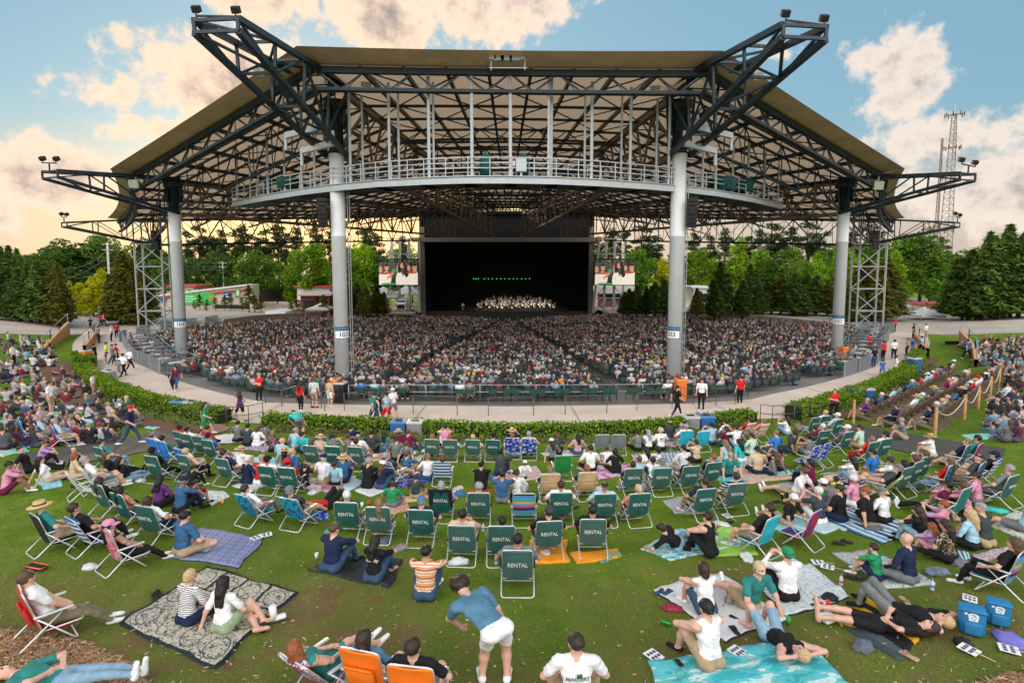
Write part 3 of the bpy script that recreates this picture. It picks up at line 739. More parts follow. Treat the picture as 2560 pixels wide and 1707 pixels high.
def proto(kind, seed):
    """returns (trunk mesh builder-mesh, crown mesh) for a 1-unit... real size given by kind; scaled later"""
    key = (kind, seed)
    if key in TREES: return TREES[key]
    g = np.random.default_rng(seed * 17 + len(kind)); shape, colr = kind.split('_')
    if shape == 'round':                      # 16 m broadleaf
        lobes = [((0, 0, 9.5), (3.6, 3.6, 4.2))]
        for k in range(13):
            a = g.uniform(0, 6.28); z = g.uniform(4.2, 13.6); rr = 3.5 * math.sin(math.pi * min(1, max(.12, (z - 2) / 14))) * g.uniform(.65, 1.15)
            lobes.append(((rr * math.cos(a), rr * math.sin(a), z), tuple(g.uniform(1.2, 2.3) * np.array([1, 1, .85]))))
        lobes.append(((g.normal() * .5, g.normal() * .5, 14.3), (1.5, 1.5, 1.7)))
        V, Fq, T = crown_lobes(lobes, 5200, g, .40); tr = limbs(12, -.4, .30, [l[0] for l in lobes[1:12]], g)
    elif shape == 'tall':                     # narrower pyramidal broadleaf 16 m
        lobes = []
        for k in range(20):
            z = 2.6 + 12.6 * (k / 19); rr = 2.9 * (1 - (k / 19)) ** .8 + .25; a = g.uniform(0, 6.28); q = g.uniform(.3, .85)
            lobes.append(((rr * q * math.cos(a), rr * q * math.sin(a), z), tuple(np.array([1, 1, .95]) * (rr * .5 + .55) * g.uniform(.8, 1.2))))
        V, Fq, T = crown_lobes(lobes, 5200, g, .36); tr = limbs(14, -.4, .26, [l[0] for l in lobes[::2]], g)
    elif shape == 'spire':                    # 10 m multi-spired dense conifer
        P, N, Tn = [], [], []
        for k in range(4 if seed % 2 else 3):
            a = g.uniform(0, 6.28); ox, oy = (0, 0) if k == 0 else (.75 * math.cos(a), .75 * math.sin(a)); hh = 10 if k == 0 else g.uniform(6.4, 9.0); n = 2000 if k == 0 else 1100
            z = g.uniform(.0, 1, n) ** 1.25; ang = g.uniform(0, 6.28, n); rad = (1.35 if k == 0 else 1.05) * (1 - z) ** .72 * (np.minimum(1, z / .09) ** .5) * (1 + .30 * np.sin(ang * 4 + z * 15 + k) * np.sin(ang * 2 - z * 23 + k) + .12 * np.sin(ang * 9 + z * 40) + g.normal(size=n) * .22) * g.uniform(.72, 1.06, n)
            P.append(np.stack([ox + rad * np.cos(ang), oy + rad * np.sin(ang), .75 + z * (hh - .75)], 1)); N.append(np.stack([np.cos(ang), np.sin(ang), np.full(n, 1.1)], 1)); Tn.append(.45 + .3 * np.sin(ang * 5 + z * 17 + k + .5))
        V, Fq, T = leaf_cloud(np.concatenate(P), np.concatenate(N), .30, g, .55, np.concatenate(Tn), .45)
        tr = MB(); tr.tube([Vector((0, 0, -.4)), Vector((0, 0, 4)), Vector((0, 0, 9))], .16, 7, r2=.03)
    elif shape == 'pine':                     # 20 m skyline pine, bare trunk and open tufts
        lobes = []
        for k in range(17):
            z = g.uniform(10.5, 19.5); rr = 2.6 * (1 - (z - 10) / 11) ** .6; a = g.uniform(0, 6.28); q = g.uniform(.25, 1)
            lobes.append(((rr * q * math.cos(a), rr * q * math.sin(a), z), (g.uniform(.8, 1.5),) * 2 + (g.uniform(.6, 1.1),)))
        V, Fq, T = crown_lobes(lobes, 4200, g, .30, .25, .05); tr = limbs(19.4, -.4, .24, [l[0] for l in lobes], g)
    elif shape == 'young':                    # 6 m thin tiered pine
        P, N = [], []
        for k in range(46):
            z = g.uniform(.9, 5.7); rr = 1.25 * (1 - z / 6.2) ** .8 + .08; a = g.uniform(0, 6.28); n = 36; t = g.uniform(.2, 1, n)
            P.append(np.stack([rr * t * math.cos(a) + g.normal(size=n) * .11, rr * t * math.sin(a) + g.normal(size=n) * .11, z + .12 * t + g.normal(size=n) * .10], 1)); N.append(np.tile([0, 0, 1.0], (n, 1)))
        V, Fq, T = leaf_cloud(np.concatenate(P), np.concatenate(N), .19, g, .9, None, .4)
        tr = MB(); tr.tube([Vector((0, 0, -.3)), Vector((.05, 0, 3)), Vector((0, 0, 6))], .09, 6, r2=.02)
    me = np_mesh('crown_' + kind, V, Fq, LM[colr], False, T); tm = tr.mesh('trunk_' + kind, M_BARK, True)
    TREES[key] = (tm, me); return TREES[key]
HT = {'round': 16.0, 'tall': 16.0, 'spire': 10.0, 'pine': 20.0, 'young': 6.0}
TREE_LIST = []
def tree(u, vtop, Y, kind, wid=1.0, seed=1, label=None, group=None):
    p = atY(u, 653, Y); z0 = ground_z(p.x, p.y); h = atY(u, vtop, Y).z - z0
    tm, cm = proto(kind, seed); shape = kind.split('_')[0]
    nm = {'spire': 'conifer_tree', 'pine': 'pine_tree', 'young': 'young_pine', 'round': 'broadleaf_tree', 'tall': 'broadleaf_tree'}[shape]
    e = empty(nm, (p.x, p.y, z0), rng.uniform(0, 6.28)); s = h / HT[shape]; wid *= {'spire': 1.45, 'young': 1.3, 'pine': 1.15}.get(shape, 1.12); e.scale = (s * wid, s * wid, s)
    link('trunk', tm, e); link('crown', cm, e); TREE_LIST.append((e, u, kind, label, group, Y, vtop)); return e
# left side
for u, v, w, k, sd in ((2, 617, 1.0, 'spire_conifer', 1), (22, 615, .9, 'spire_conifer', 2), (43, 622, .9, 'spire_conifer', 3)): tree(u, v, 76, k, w, sd)
for u, v, w, sd in ((14, 668, 1.3, 1), (40, 672, 1.25, 2), (67, 660, 1.25, 3), (90, 652, 1.25, 1), (110, 656, 1.2, 2), (141, 659, 1.15, 3), (-20, 655, 1.4, 2), (-50, 650, 1.4, 1)): tree(u, v, 69 + (u % 3), 'spire_conifer' if u < 100 else 'spire_olive', w, sd)
for u, v, w, sd in ((292, 668, 1.2, 1), (305, 628, 1.25, 2), (327, 648, 1.2, 3), (352, 660, 1.2, 1), (340, 690, 1.3, 2)): tree(u, v, 74 + (u % 4), 'spire_olive', w, sd)
for u, v, w, sd in ((196, 704, 1.15, 1), (225, 690, 1.2, 2), (251, 668, 1.1, 3), (270, 700, 1.0, 1), (170, 700, .9, 2)): tree(u, v, 84 + (u % 5), 'tall_yellow', w, sd)
for u, v, Y, k, w, sd in ((130, 612, 112, 'round_dark', 1.25, 1), (165, 596, 116, 'round_dark', 1.35, 2), (92, 632, 110, 'round_dark', 1.1, 3), (195, 622, 118, 'round_dark', 1.2, 1), (238, 590, 122, 'round_dark', 1.0, 2), (262, 582, 118, 'round_dark', .9, 3), (318, 613, 108, 'tall_mid', 1.0, 1), (352, 592, 124, 'round_dark', .9, 2), (392, 604, 128, 'round_dark', .9, 1), (410, 640, 118, 'round_dark', 1.1, 3), (60, 640, 118, 'round_dark', 1.2, 2), (20, 650, 120, 'round_dark', 1.2, 1), (440, 650, 122, 'round_dark', 1.2, 2)): tree(u, v, Y, k, w, sd)
# behind the left wing of the bowl
for u, v, Y, k, w, sd in ((492, 640, 128, 'round_dark', 1.2, 3), (535, 628, 130, 'round_dark', 1.25, 1), (580, 640, 126, 'round_dark', 1.1, 2), (644, 622, 112, 'round_mid', 1.15, 1), (625, 650, 110, 'round_mid', 1.0, 2), (690, 660, 118, 'round_mid', 1.0, 3), (738, 622, 112, 'tall_bright', 1.2, 1), (775, 600, 108, 'round_bright', 1.1, 2), (800, 640, 112, 'tall_bright', 1.1, 3), (872, 612, 112, 'tall_bright', 1.1, 2), (898, 600, 122, 'round_bright', .9, 1), (930, 630, 126, 'round_mid', 1.0, 2), (955, 640, 130, 'round_bright', 1.0, 3), (850, 650, 125, 'round_mid', 1, 1), (990, 660, 140, 'round_mid', 1, 2), (1030, 655, 140, 'round_bright', 1, 1)): tree(u, v, Y, k, w, sd)
for u, v in ((470, 580), (500, 566), (528, 590), (556, 572), (590, 582), (606, 560), (632, 588), (668, 574), (696, 556), (716, 584), (745, 566), (790, 560), (826, 576), (912, 566), (940, 580), (1005, 590)): tree(u, v, 150 + (u * 7 % 13), 'pine_pine', 1.0 + (u % 5) * .08, 1 + u % 3)
for u, v, sd in ((480, 752, 1), (494, 734, 2), (512, 748, 3), (534, 744, 1), (556, 738, 2), (572, 732, 3), (600, 742, 1), (618, 711, 2), (632, 736, 3), (648, 738, 1), (724, 752, 2), (745, 748, 3), (790, 742, 1), (806, 736, 2)): tree(u, v, 92 + (u % 7), 'young_olive', 1.15, sd)
for u, v, sd in ((868, 715, 1), (890, 708, 2), (912, 718, 3), (938, 712, 1), (958, 730, 2)): tree(u, v, 101 + u % 4, 'spire_olive', 1.5, sd)
# behind the right wing
for u, v, sd in ((1575, 722, 1), (1594, 714, 2), (1618, 718, 3), (1640, 706, 1), (1664, 700, 2)): tree(u, v, 99 + u % 4, 'spire_conifer', 1.6, sd)
for u, v, w, sd in ((1745, 720, 1.4, 1), (1802, 656, 1.2, 2), (1790, 700, 1.3, 3), (1876, 660, 1.2, 1), (1860, 700, 1.4, 2), (1900, 712, 1.5, 3), (1934, 684, 1.5, 1), (1957, 686, 1.5, 2), (1990, 684, 1.5, 3), (2022, 684, 1.5, 1), (2046, 690, 1.5, 2), (2075, 700, 1.4, 3)): tree(u, v, 86 + u % 5, 'spire_olive' if u % 2 else 'spire_conifer', w, sd)
for u, v, w, sd in ((2168, 648, 1.5, 1), (2190, 664, 1.4, 2), (2218, 646, 1.6, 3), (2145, 690, 1.4, 2)): tree(u, v, 78 + u % 3, 'spire_olive', w, sd)
for u, v, Y, k, w, sd in ((1655, 642, 118, 'tall_yellow', 1.0, 1), (1560, 640, 135, 'round_mid', 1.0, 2), (1600, 620, 140, 'round_mid', 1.1, 3), (1515, 650, 138, 'round_bright', 1.0, 1), (1748, 620, 122, 'round_bright', 1.0, 2), (1790, 640, 124, 'round_mid', 1.0, 1), (1850, 588, 118, 'tall_bright', 1.05, 1), (1832, 640, 120, 'tall_bright', 1.1, 2), (1905, 620, 126, 'round_mid', 1.1, 3), (1945, 640, 122, 'round_mid', 1.0, 1), (1985, 616, 120, 'round_mid', 1.2, 2), (2042, 630, 116, 'tall_bright', 1.1, 3), (2078, 610, 128, 'round_mid', 1.1, 1), (2120, 620, 118, 'round_bright', 1.0, 2), (2135, 650, 112, 'round_mid', 1.1, 3), (2180, 600, 124, 'round_mid', 1.1, 1), (2240, 622, 112, 'tall_bright', 1.1, 2), (2270, 590, 118, 'round_mid', 1.2, 3), (2305, 566, 116, 'round_mid', 1.05, 1), (2330, 600, 112, 'tall_mid', 1.2, 2), (2360, 640, 110, 'tall_mid', 1.2, 3), (2405, 622, 112, 'round_mid', 1.1, 1), (2440, 640, 112, 'round_bright', 1.1, 2), (2480, 640, 116, 'round_mid', 1.2, 3), (2530, 650, 116, 'round_mid', 1.2, 1)): tree(u, v, Y, k, w, sd)
for u, v in ((1492, 590), (1530, 570), (1562, 582), (1604, 566), (1640, 590), (1735, 580), (1775, 590), (1810, 568), (1868, 592), (1897, 572), (1934, 560), (1978, 566), (2018, 558), (2060, 580), (2172, 556), (2130, 572), (2200, 576), (2350, 590)): tree(u, v, 148 + (u * 7 % 13), 'pine_pine', 1.05 + (u % 5) * .08, 1 + u % 3)
for u, v, w, sd in ((2431, 625, 1.5, 1), (2462, 640, 1.4, 2), (2472, 580, 1.0, 3), (2486, 590, 1.0, 1), (2519, 562, 1.1, 2), (2556, 584, 1.2, 3), (2500, 632, 1.5, 1), (2535, 640, 1.5, 2), (2580, 600, 1.4, 3), (2450, 690, 1.5, 2), (2415, 680, 1.3, 3)): tree(u, v, 72 + u % 4, 'spire_conifer', w, sd)
for k in range(30):                          # far rank of trees closing the view
    u = -120 + k * 95 + rng.uniform(-25, 25)
    if 1060 < u < 1470: continue
    tree(u, rng.uniform(612, 640), rng.uniform(165, 185), rng.choice(['round_dark', 'round_mid', 'round_mid', 'round_bright']), rng.uniform(1.1, 1.5), rng.choice([1, 2, 3]))
# labels for trees: kind, colour and what they stand behind or beside
def landmark(u):
    for a, b, t in ((-999, 180, 'beyond the left lawn'), (180, 290, 'beside the left entrance walk'), (290, 420, 'by the left lattice tower'), (420, 700, 'behind the green banner building'), (700, 860, 'behind the left inner column'), (860, 1058, 'by the left video screen'),
                    (1058, 1475, 'behind the stage'), (1475, 1700, 'by the right video screen'), (1700, 1900, 'right of the right inner column'), (1900, 2080, 'behind the right wing of seats'), (2080, 2240, 'by the right lattice tower'), (2240, 2410, 'behind the right entrance walk'), (2410, 9999, 'beyond the right lawn')):
        if a <= u < b: return t
KINDW = {'spire_conifer': 'dark green conifer', 'spire_olive': 'olive brown conifer', 'pine_pine': 'tall open pine', 'young_olive': 'small thin young pine', 'round_dark': 'dark green round tree', 'round_mid': 'mid green round tree', 'round_bright': 'bright green round tree',
         'tall_mid': 'mid green pointed tree', 'tall_bright': 'bright green pointed tree', 'tall_yellow': 'yellow green pointed tree'}
ORD = ['leftmost', 'second', 'third', 'fourth', 'fifth', 'sixth', 'seventh', 'eighth', 'ninth', 'tenth', 'eleventh', 'twelfth', 'thirteenth', 'fourteenth', 'fifteenth', 'sixteenth', 'seventeenth', 'eighteenth', 'nineteenth', 'twentieth']
NUMW = ['', 'one', 'two', 'three', 'four', 'five', 'six', 'seven', 'eight', 'nine', 'ten', 'eleven', 'twelve', 'thirteen', 'fourteen', 'fifteen', 'sixteen', 'seventeen', 'eighteen', 'nineteen', 'twenty']
def settle(items, cat, group):
    """items: (object, u, base label). Same base label: count them off from the left."""
    by = {}
    for o, u, b in items: by.setdefault(b, []).append((u, o))
    for b, L in by.items():
        L.sort(key=lambda t: t[0])
        for i, (u, o) in enumerate(L):
            if len(L) == 1: lab = b
            elif len(L) == 2: lab = b + (', left of two' if i == 0 else ', right of two')
            elif i == 0: lab = b + ', leftmost'
            elif i == len(L) - 1: lab = b + ', rightmost'
            else: lab = b + ', %s from left' % (ORD[i] if i < len(ORD) else str(i + 1) + 'th')
            tag(o, lab, cat, group)
settle([(e, u, KINDW[k] + (' far off ' if Y > 160 else ' ') + landmark(u)) for e, u, k, l, g_, Y, vt in TREE_LIST], 'tree', 'trees round the amphitheatre')

# ================================================================== hedges and planting
def along(px, step=.35):
    pts = [at(u, v) for u, v in px]; out = []
    for a, b in zip(pts, pts[1:]):
        n = max(1, int((b - a).length / step)); out += [a.lerp(b, k / n) for k in range(n)]
    return out + [pts[-1]]
def hedge(px, h, w, label, seed, dens=190, size=.085, name='hedge', mat='hedge', rag=.10, cat='hedge', shift=0.0):
    g = np.random.default_rng(seed); L = along(px); P, N = [], []
    core = MB(); prev = None
    for i in range(len(L) - 1):
        a, b = L[i], L[i + 1]; d = (b - a); ln = d.length
        if ln < .01: continue
        d.normalize(); n = Vector((-d.y, d.x, 0)); 
        if n.y < 0: n = -n
        z0 = ground_z(*((a + b) / 2 + n * w / 2).xy)
        k = int(dens * ln * (w + 2 * h)); side = g.uniform(0, 2 * h + w, k); t = g.uniform(-.15, 1.15, k); hump = 1 + rag * np.array([mnoise.noise(Vector((a.x + d.x * q * ln, a.y + d.y * q * ln, s * .7)) * .9) * 1.5 + mnoise.noise(Vector((a.x + d.x * q * ln, a.y + d.y * q * ln, s)) * 2.6) for q, s in zip(t, side)])
        off = np.where(side < h, 0, np.where(side > h + w, w, side - h)); z = np.where(side < h, side, np.where(side > h + w, 2 * h + w - side, h))
        cx = (off - w / 2) * hump + w / 2 + g.normal(size=k) * .035; cz = z * hump + g.normal(size=k) * .035
        P.append(np.stack([a.x + d.x * ln * t + n.x * (cx + shift), a.y + d.y * ln * t + n.y * (cx + shift), z0 + cz], 1))
        nn = np.where((side < h)[:, None], np.array([-n.x, -n.y, .3]), np.where((side > h + w)[:, None], np.array([n.x, n.y, .3]), np.array([0, 0, 1.0]))); N.append(nn)
        m = (a + b) / 2 + n * (w / 2 + shift); core.box((m.x, m.y, z0 + h * .44), (ln * 1.1, w * .86, h * .88), Matrix((d, n, Vector((0, 0, 1)))).transposed())
    V, Fq, T = leaf_cloud(np.concatenate(P), np.concatenate(N), size, g, .7)
    o = link(name, np_mesh(name, V, Fq, LM[mat], False, T)); c = core.build('stems', pbr('hedge_stems', (.012, .020, .006), .95)); c.parent = o
    tag(o, label, cat, 'clipped hedges along the walkway' if cat == 'hedge' else None); return o
CENTRE = [(653, 1068), (760, 1073), (871, 1079), (1060, 1090), (1268, 1097), (1450, 1095), (1632, 1088), (1770, 1074), (1894, 1056)]
hedge([(186, 930), (196, 945), (208, 959), (245, 982), (292, 1005), (366, 1027), (430, 1042), (475, 1050), (541, 1062)], .72, .95, 'clipped green hedge curving along the walkway left of the left lawn steps', 3)
hedge([(183, 905), (184, 918), (187, 930)], .9, 1.3, 'short end of clipped hedge by the orange bin at the left', 4)
hedge(CENTRE, .56, .8, 'long clipped green hedge between the lawn and walkway in the centre', 5)
hedge([(2003, 1052), (2050, 1038), (2102, 1023), (2150, 1008), (2194, 990), (2235, 972), (2267, 957), (2300, 924), (2314, 895)], .72, .95, 'clipped green hedge curving past the walkway at the right', 6)
def shrub_row(px, label, seed, cnt):
    L = along(px, .3); items = []
    g = np.random.default_rng(seed); V0 = []; 
    for k in range(cnt):
        p = L[int((k + .5) / cnt * (len(L) - 1))]; r = g.uniform(.28, .45); n = 260; d = ball(n, g); d[:, 2] = np.abs(d[:, 2])
        P = d * np.array([r, r, r * .75]) * g.uniform(.6, 1.05, (n, 1))
        V, Fq, T = leaf_cloud(P, d, .07, g, .6); o = link('low_shrub', np_mesh('low_shrub', V, Fq, LM['cover'], False, T)); o.location = (p.x + g.normal() * .15, p.y + g.normal() * .15, ground_z(p.x, p.y)); items.append((o, k, label))
    return items
IT = shrub_row([(250, 1000), (330, 1030), (420, 1050), (520, 1068)], 'low pale green shrub in the mulch left of the hedge steps', 2, 20)
IT += shrub_row([(640, 1074), (800, 1084), (1000, 1096), (1268, 1106), (1500, 1102), (1700, 1088), (1880, 1066)], 'low pale green shrub at the foot of the centre hedge', 3, 44)
IT += shrub_row([(2010, 1062), (2090, 1036), (2190, 1002), (2260, 972), (2300, 940), (2330, 912)], 'low green shrub beside the right hedge', 4, 20)
for o, k, b in IT: tag(o, b, 'shrub', b.replace('shrub', 'shrubs'))
def soil_strip(px, w0, w1, name='mulch_bed'):
    L = along(px, .5); V = []
    for i, p in enumerate(L):
        d = (L[min(i + 1, len(L) - 1)] - L[max(i - 1, 0)]).normalized(); n = Vector((-d.y, d.x, 0)); n = n if n.y > 0 else -n
        for w in (w0, 0, w1):
            q = p + n * w + Vector((mnoise.noise(p * .7) * .25, 0, 0)); V.append((q.x, q.y, ground_z(q.x, q.y) + .02))
    I = np.arange(len(V)).reshape(-1, 3); Fq = np.concatenate([np.stack([I[:-1, j], I[1:, j], I[1:, j + 1], I[:-1, j + 1]], -1) for j in (0, 1)])
    me = np_mesh(name, V, Fq, M_SOIL, True); o = link(name, me); tag(o, kind='structure')
soil_strip([(183, 905), (196, 945), (208, 959), (245, 982), (292, 1005), (366, 1027), (430, 1042), (475, 1050), (541, 1062)], -2.2, 1.0)
soil_strip(CENTRE, -.75, 1.0); soil_strip([(2003, 1052), (2102, 1023), (2194, 990), (2267, 957), (2300, 924), (2314, 895)], -.9, 1.0)

# ================================================================== buildings and kiosks behind
M_STUCCO = pbr('cream_stucco', (.52, .45, .38), .9, var=.06); M_REDTRIM = pbr('red_trim', (.35, .05, .035), .6); M_ROOFW = pbr('white_roof', (.62, .60, .57), .6, var=.06); M_GREENB = pbr('green_banner', (.03, .48, .09), .6, var=.05); M_DKG = pbr('dark_glazing', (.02, .025, .03), .2)
M_BLUES = pbr('blue_panel', (.03, .12, .34), .6); M_ORANGE = pbr('orange_panel', (.75, .18, .02), .6); M_WHITEP = pbr('white_panel', (.70, .70, .69), .6, var=.05); M_REDP = pbr('red_panel', (.50, .03, .05), .6); M_TIMBER = pbr('tan_timber', (.45, .27, .13), .75, var=.2, scale=3)
def quad_block(mb, a, b, depth, z0, za, zb, mi=0):
    """wall-fronted block: front from a to b (xy), top sloping za to zb"""
    a, b = Vector((a[0], a[1], 0)), Vector((b[0], b[1], 0)); d = (b - a).normalized(); n = Vector((-d.y, d.x, 0)); n = n if n.y > 0 else -n
    p = [a, b, b + n * depth, a + n * depth]; zt = [za, zb, zb, za]
    lo = [Vector((q.x, q.y, z0)) for q in p]; hi = [Vector((q.x, q.y, z)) for q, z in zip(p, zt)]
    mb.quad(lo[::-1], mi); mb.quad(hi, mi)
    for k in range(4): mb.quad([lo[k], lo[(k + 1) % 4], hi[(k + 1) % 4], hi[k]], mi)
def facade(u0, u1, v0, v1, Y, off=.06, Y1=None):
    Y1 = Y1 or Y; a, b = atY(u0, v1, Y - off), atY(u1, v1, Y1 - off); c, d = atY(u1, v0, Y1 - off), atY(u0, v0, Y - off); return [a, b, c, d]
def sign_quad(mb, q, th=.08, mi=0):
    n = (q[1] - q[0]).cross(q[3] - q[0]).normalized(); n = n if n.y < 0 else -n
    f = [p + n * th for p in q]; mb.quad(f, mi)
    for k in range(4): mb.quad([q[k], q[(k + 1) % 4], f[(k + 1) % 4], f[k]], mi)
def put_text(txt, q, mat, parent, frac=.6, th=.1, name='lettering'):
    w, h = (q[1] - q[0]).length, (q[3] - q[0]).length; me = text_mesh(txt, h * frac, mat, .005, name); xs = [v.co.x for v in me.vertices]
    sc = min(1, w * .92 / (max(xs) - min(xs))); x = (q[1] - q[0]).normalized(); y = (q[3] - q[0]).normalized(); n = x.cross(y); c = (q[0] + q[2]) / 2 + n * th
    o = link(name, me, parent); o.matrix_local = Matrix.Translation(-(parent.location if parent else Vector())) @ Matrix.Translation(c) @ Matrix((x, y, n)).transposed().to_4x4() @ Matrix.Diagonal((sc, sc, 1, 1)); return o
def child(mb, name, mats, par, **k):
    L = par.location; mb.v = [(x - L.x, y - L.y, z - L.z) for x, y, z in mb.v]; return mb.build(name, mats, par, **k)
bld = empty('concession_building', atY(510, 653, 100)); bld.location.z = 0
tag(bld, 'long cream concession building with a green banner behind the young pines', 'building')
a, b = atY(395, 653, 97), atY(628, 653, 101)
mb = MB(); quad_block(mb, a, b, 8, -.5, atY(395, 741, 97).z, atY(628, 713, 101).z); child(mb, 'wall', M_STUCCO, bld)
mb = MB(); mb.bar(atY(393, 739, 96.8), atY(629, 711, 100.8), .35, .3); mb.bar(atY(393, 746, 96.8), atY(629, 724, 100.8), .12, .35, 1); child(mb, 'roof_edge', [M_ROOFW, M_REDTRIM], bld)
mb = MB(); qb = facade(455, 536, 733, 761, 97.9, .1, 99.3); sign_quad(mb, qb); gb = child(mb, 'banner', M_GREENB, bld)
for k, (x0, x1) in enumerate(((.06, .38), (.06, .45), (.06, .34))):
    mb = MB(); f = lambda x, y: qb[0].lerp(qb[1], x).lerp(qb[3].lerp(qb[2], x), y) + Vector((0, -.12, 0)); y = .72 - k * .22; mb.quad([f(x0, y - .05), f(x1, y - .05), f(x1, y + .05), f(x0, y + .05)]); child(mb, 'banner_line', pbr('banner_text', (.5, .68, .5)), bld)
mb = MB(); sign_quad(mb, facade(524, 532, 741, 752, 98.8, .22, 98.9)); child(mb, 'banner_badge', M_ORANGE, bld)
mb = MB(); sign_quad(mb, facade(561, 576, 728, 749, 99.6, .1, 99.9)); sign_quad(mb, facade(563, 574, 735, 737, 99.6, .2, 99.9), mi=1); sign_quad(mb, facade(563, 574, 741, 743, 99.6, .2, 99.9), mi=1); child(mb, 'sign_panel', [M_BLUES, M_WHITEP], bld)
mb = MB(); sign_quad(mb, facade(587, 600, 722, 743, 100.2, .1, 100.4)); sign_quad(mb, facade(591, 597, 726, 739, 100.2, .2, 100.4), mi=1); child(mb, 'sign_panel', [M_GREENB, M_WHITEP], bld)
mb = MB(); sign_quad(mb, facade(400, 416, 744, 756, 97, .1, 97.2)); child(mb, 'sign_panel', M_BLUES, bld)
mb = MB(); sign_quad(mb, facade(540, 622, 762, 790, 99.4, .06, 100.8)); child(mb, 'serving_window', M_DKG, bld)
mb = MB(); quad_block(mb, atY(425, 653, 106), atY(480, 653, 106), 5, 3, atY(430, 721, 106).z, atY(480, 716, 106).z); o = mb.build('building_block', [M_STUCCO]); mb = MB(); mb.box(o.data.vertices[4].co.lerp(o.data.vertices[6].co, .5) + Vector((0, 0, .25)), (5.5, 6, .35)); r_ = mb.build('roof', M_REDTRIM, o); tag(o, 'small block with a flat red roof behind the cream building', 'building')
def kiosk(u0, u1, vt, vb, Y, wall, roof, label, name='kiosk', sign=None, over=.5, rh=.35):
    c = atY((u0 + u1) / 2, 653, Y); e = empty(name, (c.x, c.y, ground_z(c.x, c.y))); a, b = atY(u0, vb, Y), atY(u1, vb, Y); zt = atY(u0, vt, Y).z; z0 = e.location.z - .3
    mb = MB(); quad_block(mb, a, b, 5, z0, zt - rh, zt - rh); child(mb, 'wall', wall, e)
    mb = MB(); mb.rbox(((a.x + b.x) / 2, Y + 2.3, zt - rh / 2), (b.x - a.x + 2 * over, 5 + 2 * over, rh), None, .05); child(mb, 'roof', roof, e)
    mb = MB(); w = b.x - a.x; mb.box(((a.x + b.x) / 2, Y, (z0 + zt) / 2 + .1), (w * .8, .08, (zt - z0) * .35)); child(mb, 'serving_window', M_DKG, e)
    if sign:
        q = [Vector((a.x + w * .08, Y - over - .05, zt - rh - .35)), Vector((b.x - w * .08, Y - over - .05, zt - rh - .35)), Vector((b.x - w * .08, Y - over - .05, zt - .02)), Vector((a.x + w * .08, Y - over - .05, zt - .02))]
        mb = MB(); sign_quad(mb, q, .06); child(mb, 'sign_board', M_REDP, e); put_text(sign, q, M_WHITEP, e, .62, .09)
    return tag(e, label, 'kiosk')
kiosk(745, 826, 714, 790, 106, M_WHITEP, M_REDTRIM, 'white kiosk with a thin red roof left of the inner column')
kiosk(755, 826, 734, 800, 98, pbr('dark_red_wall', (.16, .03, .03), .8), M_STUCCO, 'dark red kiosk with a cream roof in front of the white kiosk')
kiosk(676, 712, 778, 806, 92, M_WHITEP, M_WHITEP, 'cocktail bar stall with a red lettered sign behind the left seats', sign='COCKTAILS', rh=.5)
kiosk(2338, 2388, 760, 800, 82, M_STUCCO, M_REDTRIM, 'cream kiosk with red roof beside the right conifers')
kiosk(1732, 1775, 716, 770, 112, M_WHITEP, M_ROOFW, 'small white building among the dark trees right of the inner column')
kiosk(1494, 1582, 716, 780, 128, pbr('dull_red_wall', (.20, .07, .06), .8), M_ROOFW, 'dull red building with a white roof behind the right screen tower', rh=1.6)
kiosk(1840, 1990, 745, 790, 120, pbr('tan_wall', (.30, .24, .19), .8), pbr('brown_roof', (.10, .05, .04), .7), 'long low tan building glimpsed between the right conifers', rh=.6)
kiosk(20, 150, 762, 800, 96, pbr('pale_wall', (.40, .36, .33), .8), M_ROOFW, 'low pale building glimpsed between the left conifers')
def tent(u0, u1, vp, ve, Y, mat, valance, label, legs=True, name='canopy_tent'):
    c = atY((u0 + u1) / 2, 653, Y); e = empty(name, (c.x, c.y, ground_z(c.x, c.y))); a, b = atY(u0, ve, Y), atY(u1, ve, Y); w = (b.x - a.x) / 2; ze = a.z; zp = atY(u0, vp, Y).z; mb = MB()
    P = [Vector((c.x - w, Y - w, ze)), Vector((c.x + w, Y - w, ze)), Vector((c.x + w, Y + w, ze)), Vector((c.x - w, Y + w, ze))]; top = Vector((c.x, Y, zp))
    for k in range(4):
        p, q = P[k], P[(k + 1) % 4]; m = [p.lerp(q, t) for t in (0, .5, 1)]; mid = [x.lerp(top, .5) - Vector((0, 0, (zp - ze) * .10)) for x in m]
        for j in (0, 1): mb.quad([m[j], m[j + 1], mid[j + 1], mid[j]]); mb.quad([mid[j], mid[j + 1], top])
        mb.quad([p - Vector((0, 0, .3)), q - Vector((0, 0, .3)), q, p], 1)
    child(mb, 'canopy', [mat, valance], e)
    if legs:
        for p in P: mb = MB(); mb.bar(Vector((p.x, p.y, e.location.z)), p, .06); child(mb, 'leg', M_GALV, e)
    return tag(e, label, 'tent')
tent(190, 246, 789, 808, 78, pbr('red_grey_canopy', (.42, .36, .36), .7, var=.3), M_REDP, 'small canopy tent with red valance by the left entrance walk')
tent(2290, 2350, 766, 786, 80, M_WHITEP, M_WHITEP, 'white canopy tent beside the right entrance walk')
tent(915, 1000, 716, 738, 118, M_ROOFW, M_ROOFW, 'large white tent behind the left screen tower'); tent(985, 1056, 708, 732, 124, M_ROOFW, M_ROOFW, 'large white tent close behind the left edge of stage')
tent(770, 826, 757, 770, 94, M_ROOFW, M_STUCCO, 'cream awning tent just left of the inner column')
mb = MB(); q = facade(193, 216, 781, 790, 86); sign_quad(mb, q); o = mb.build('sign_panel', M_REDP); tag(o, 'red sign panel beside the left entrance walk under yellow trees', 'sign')
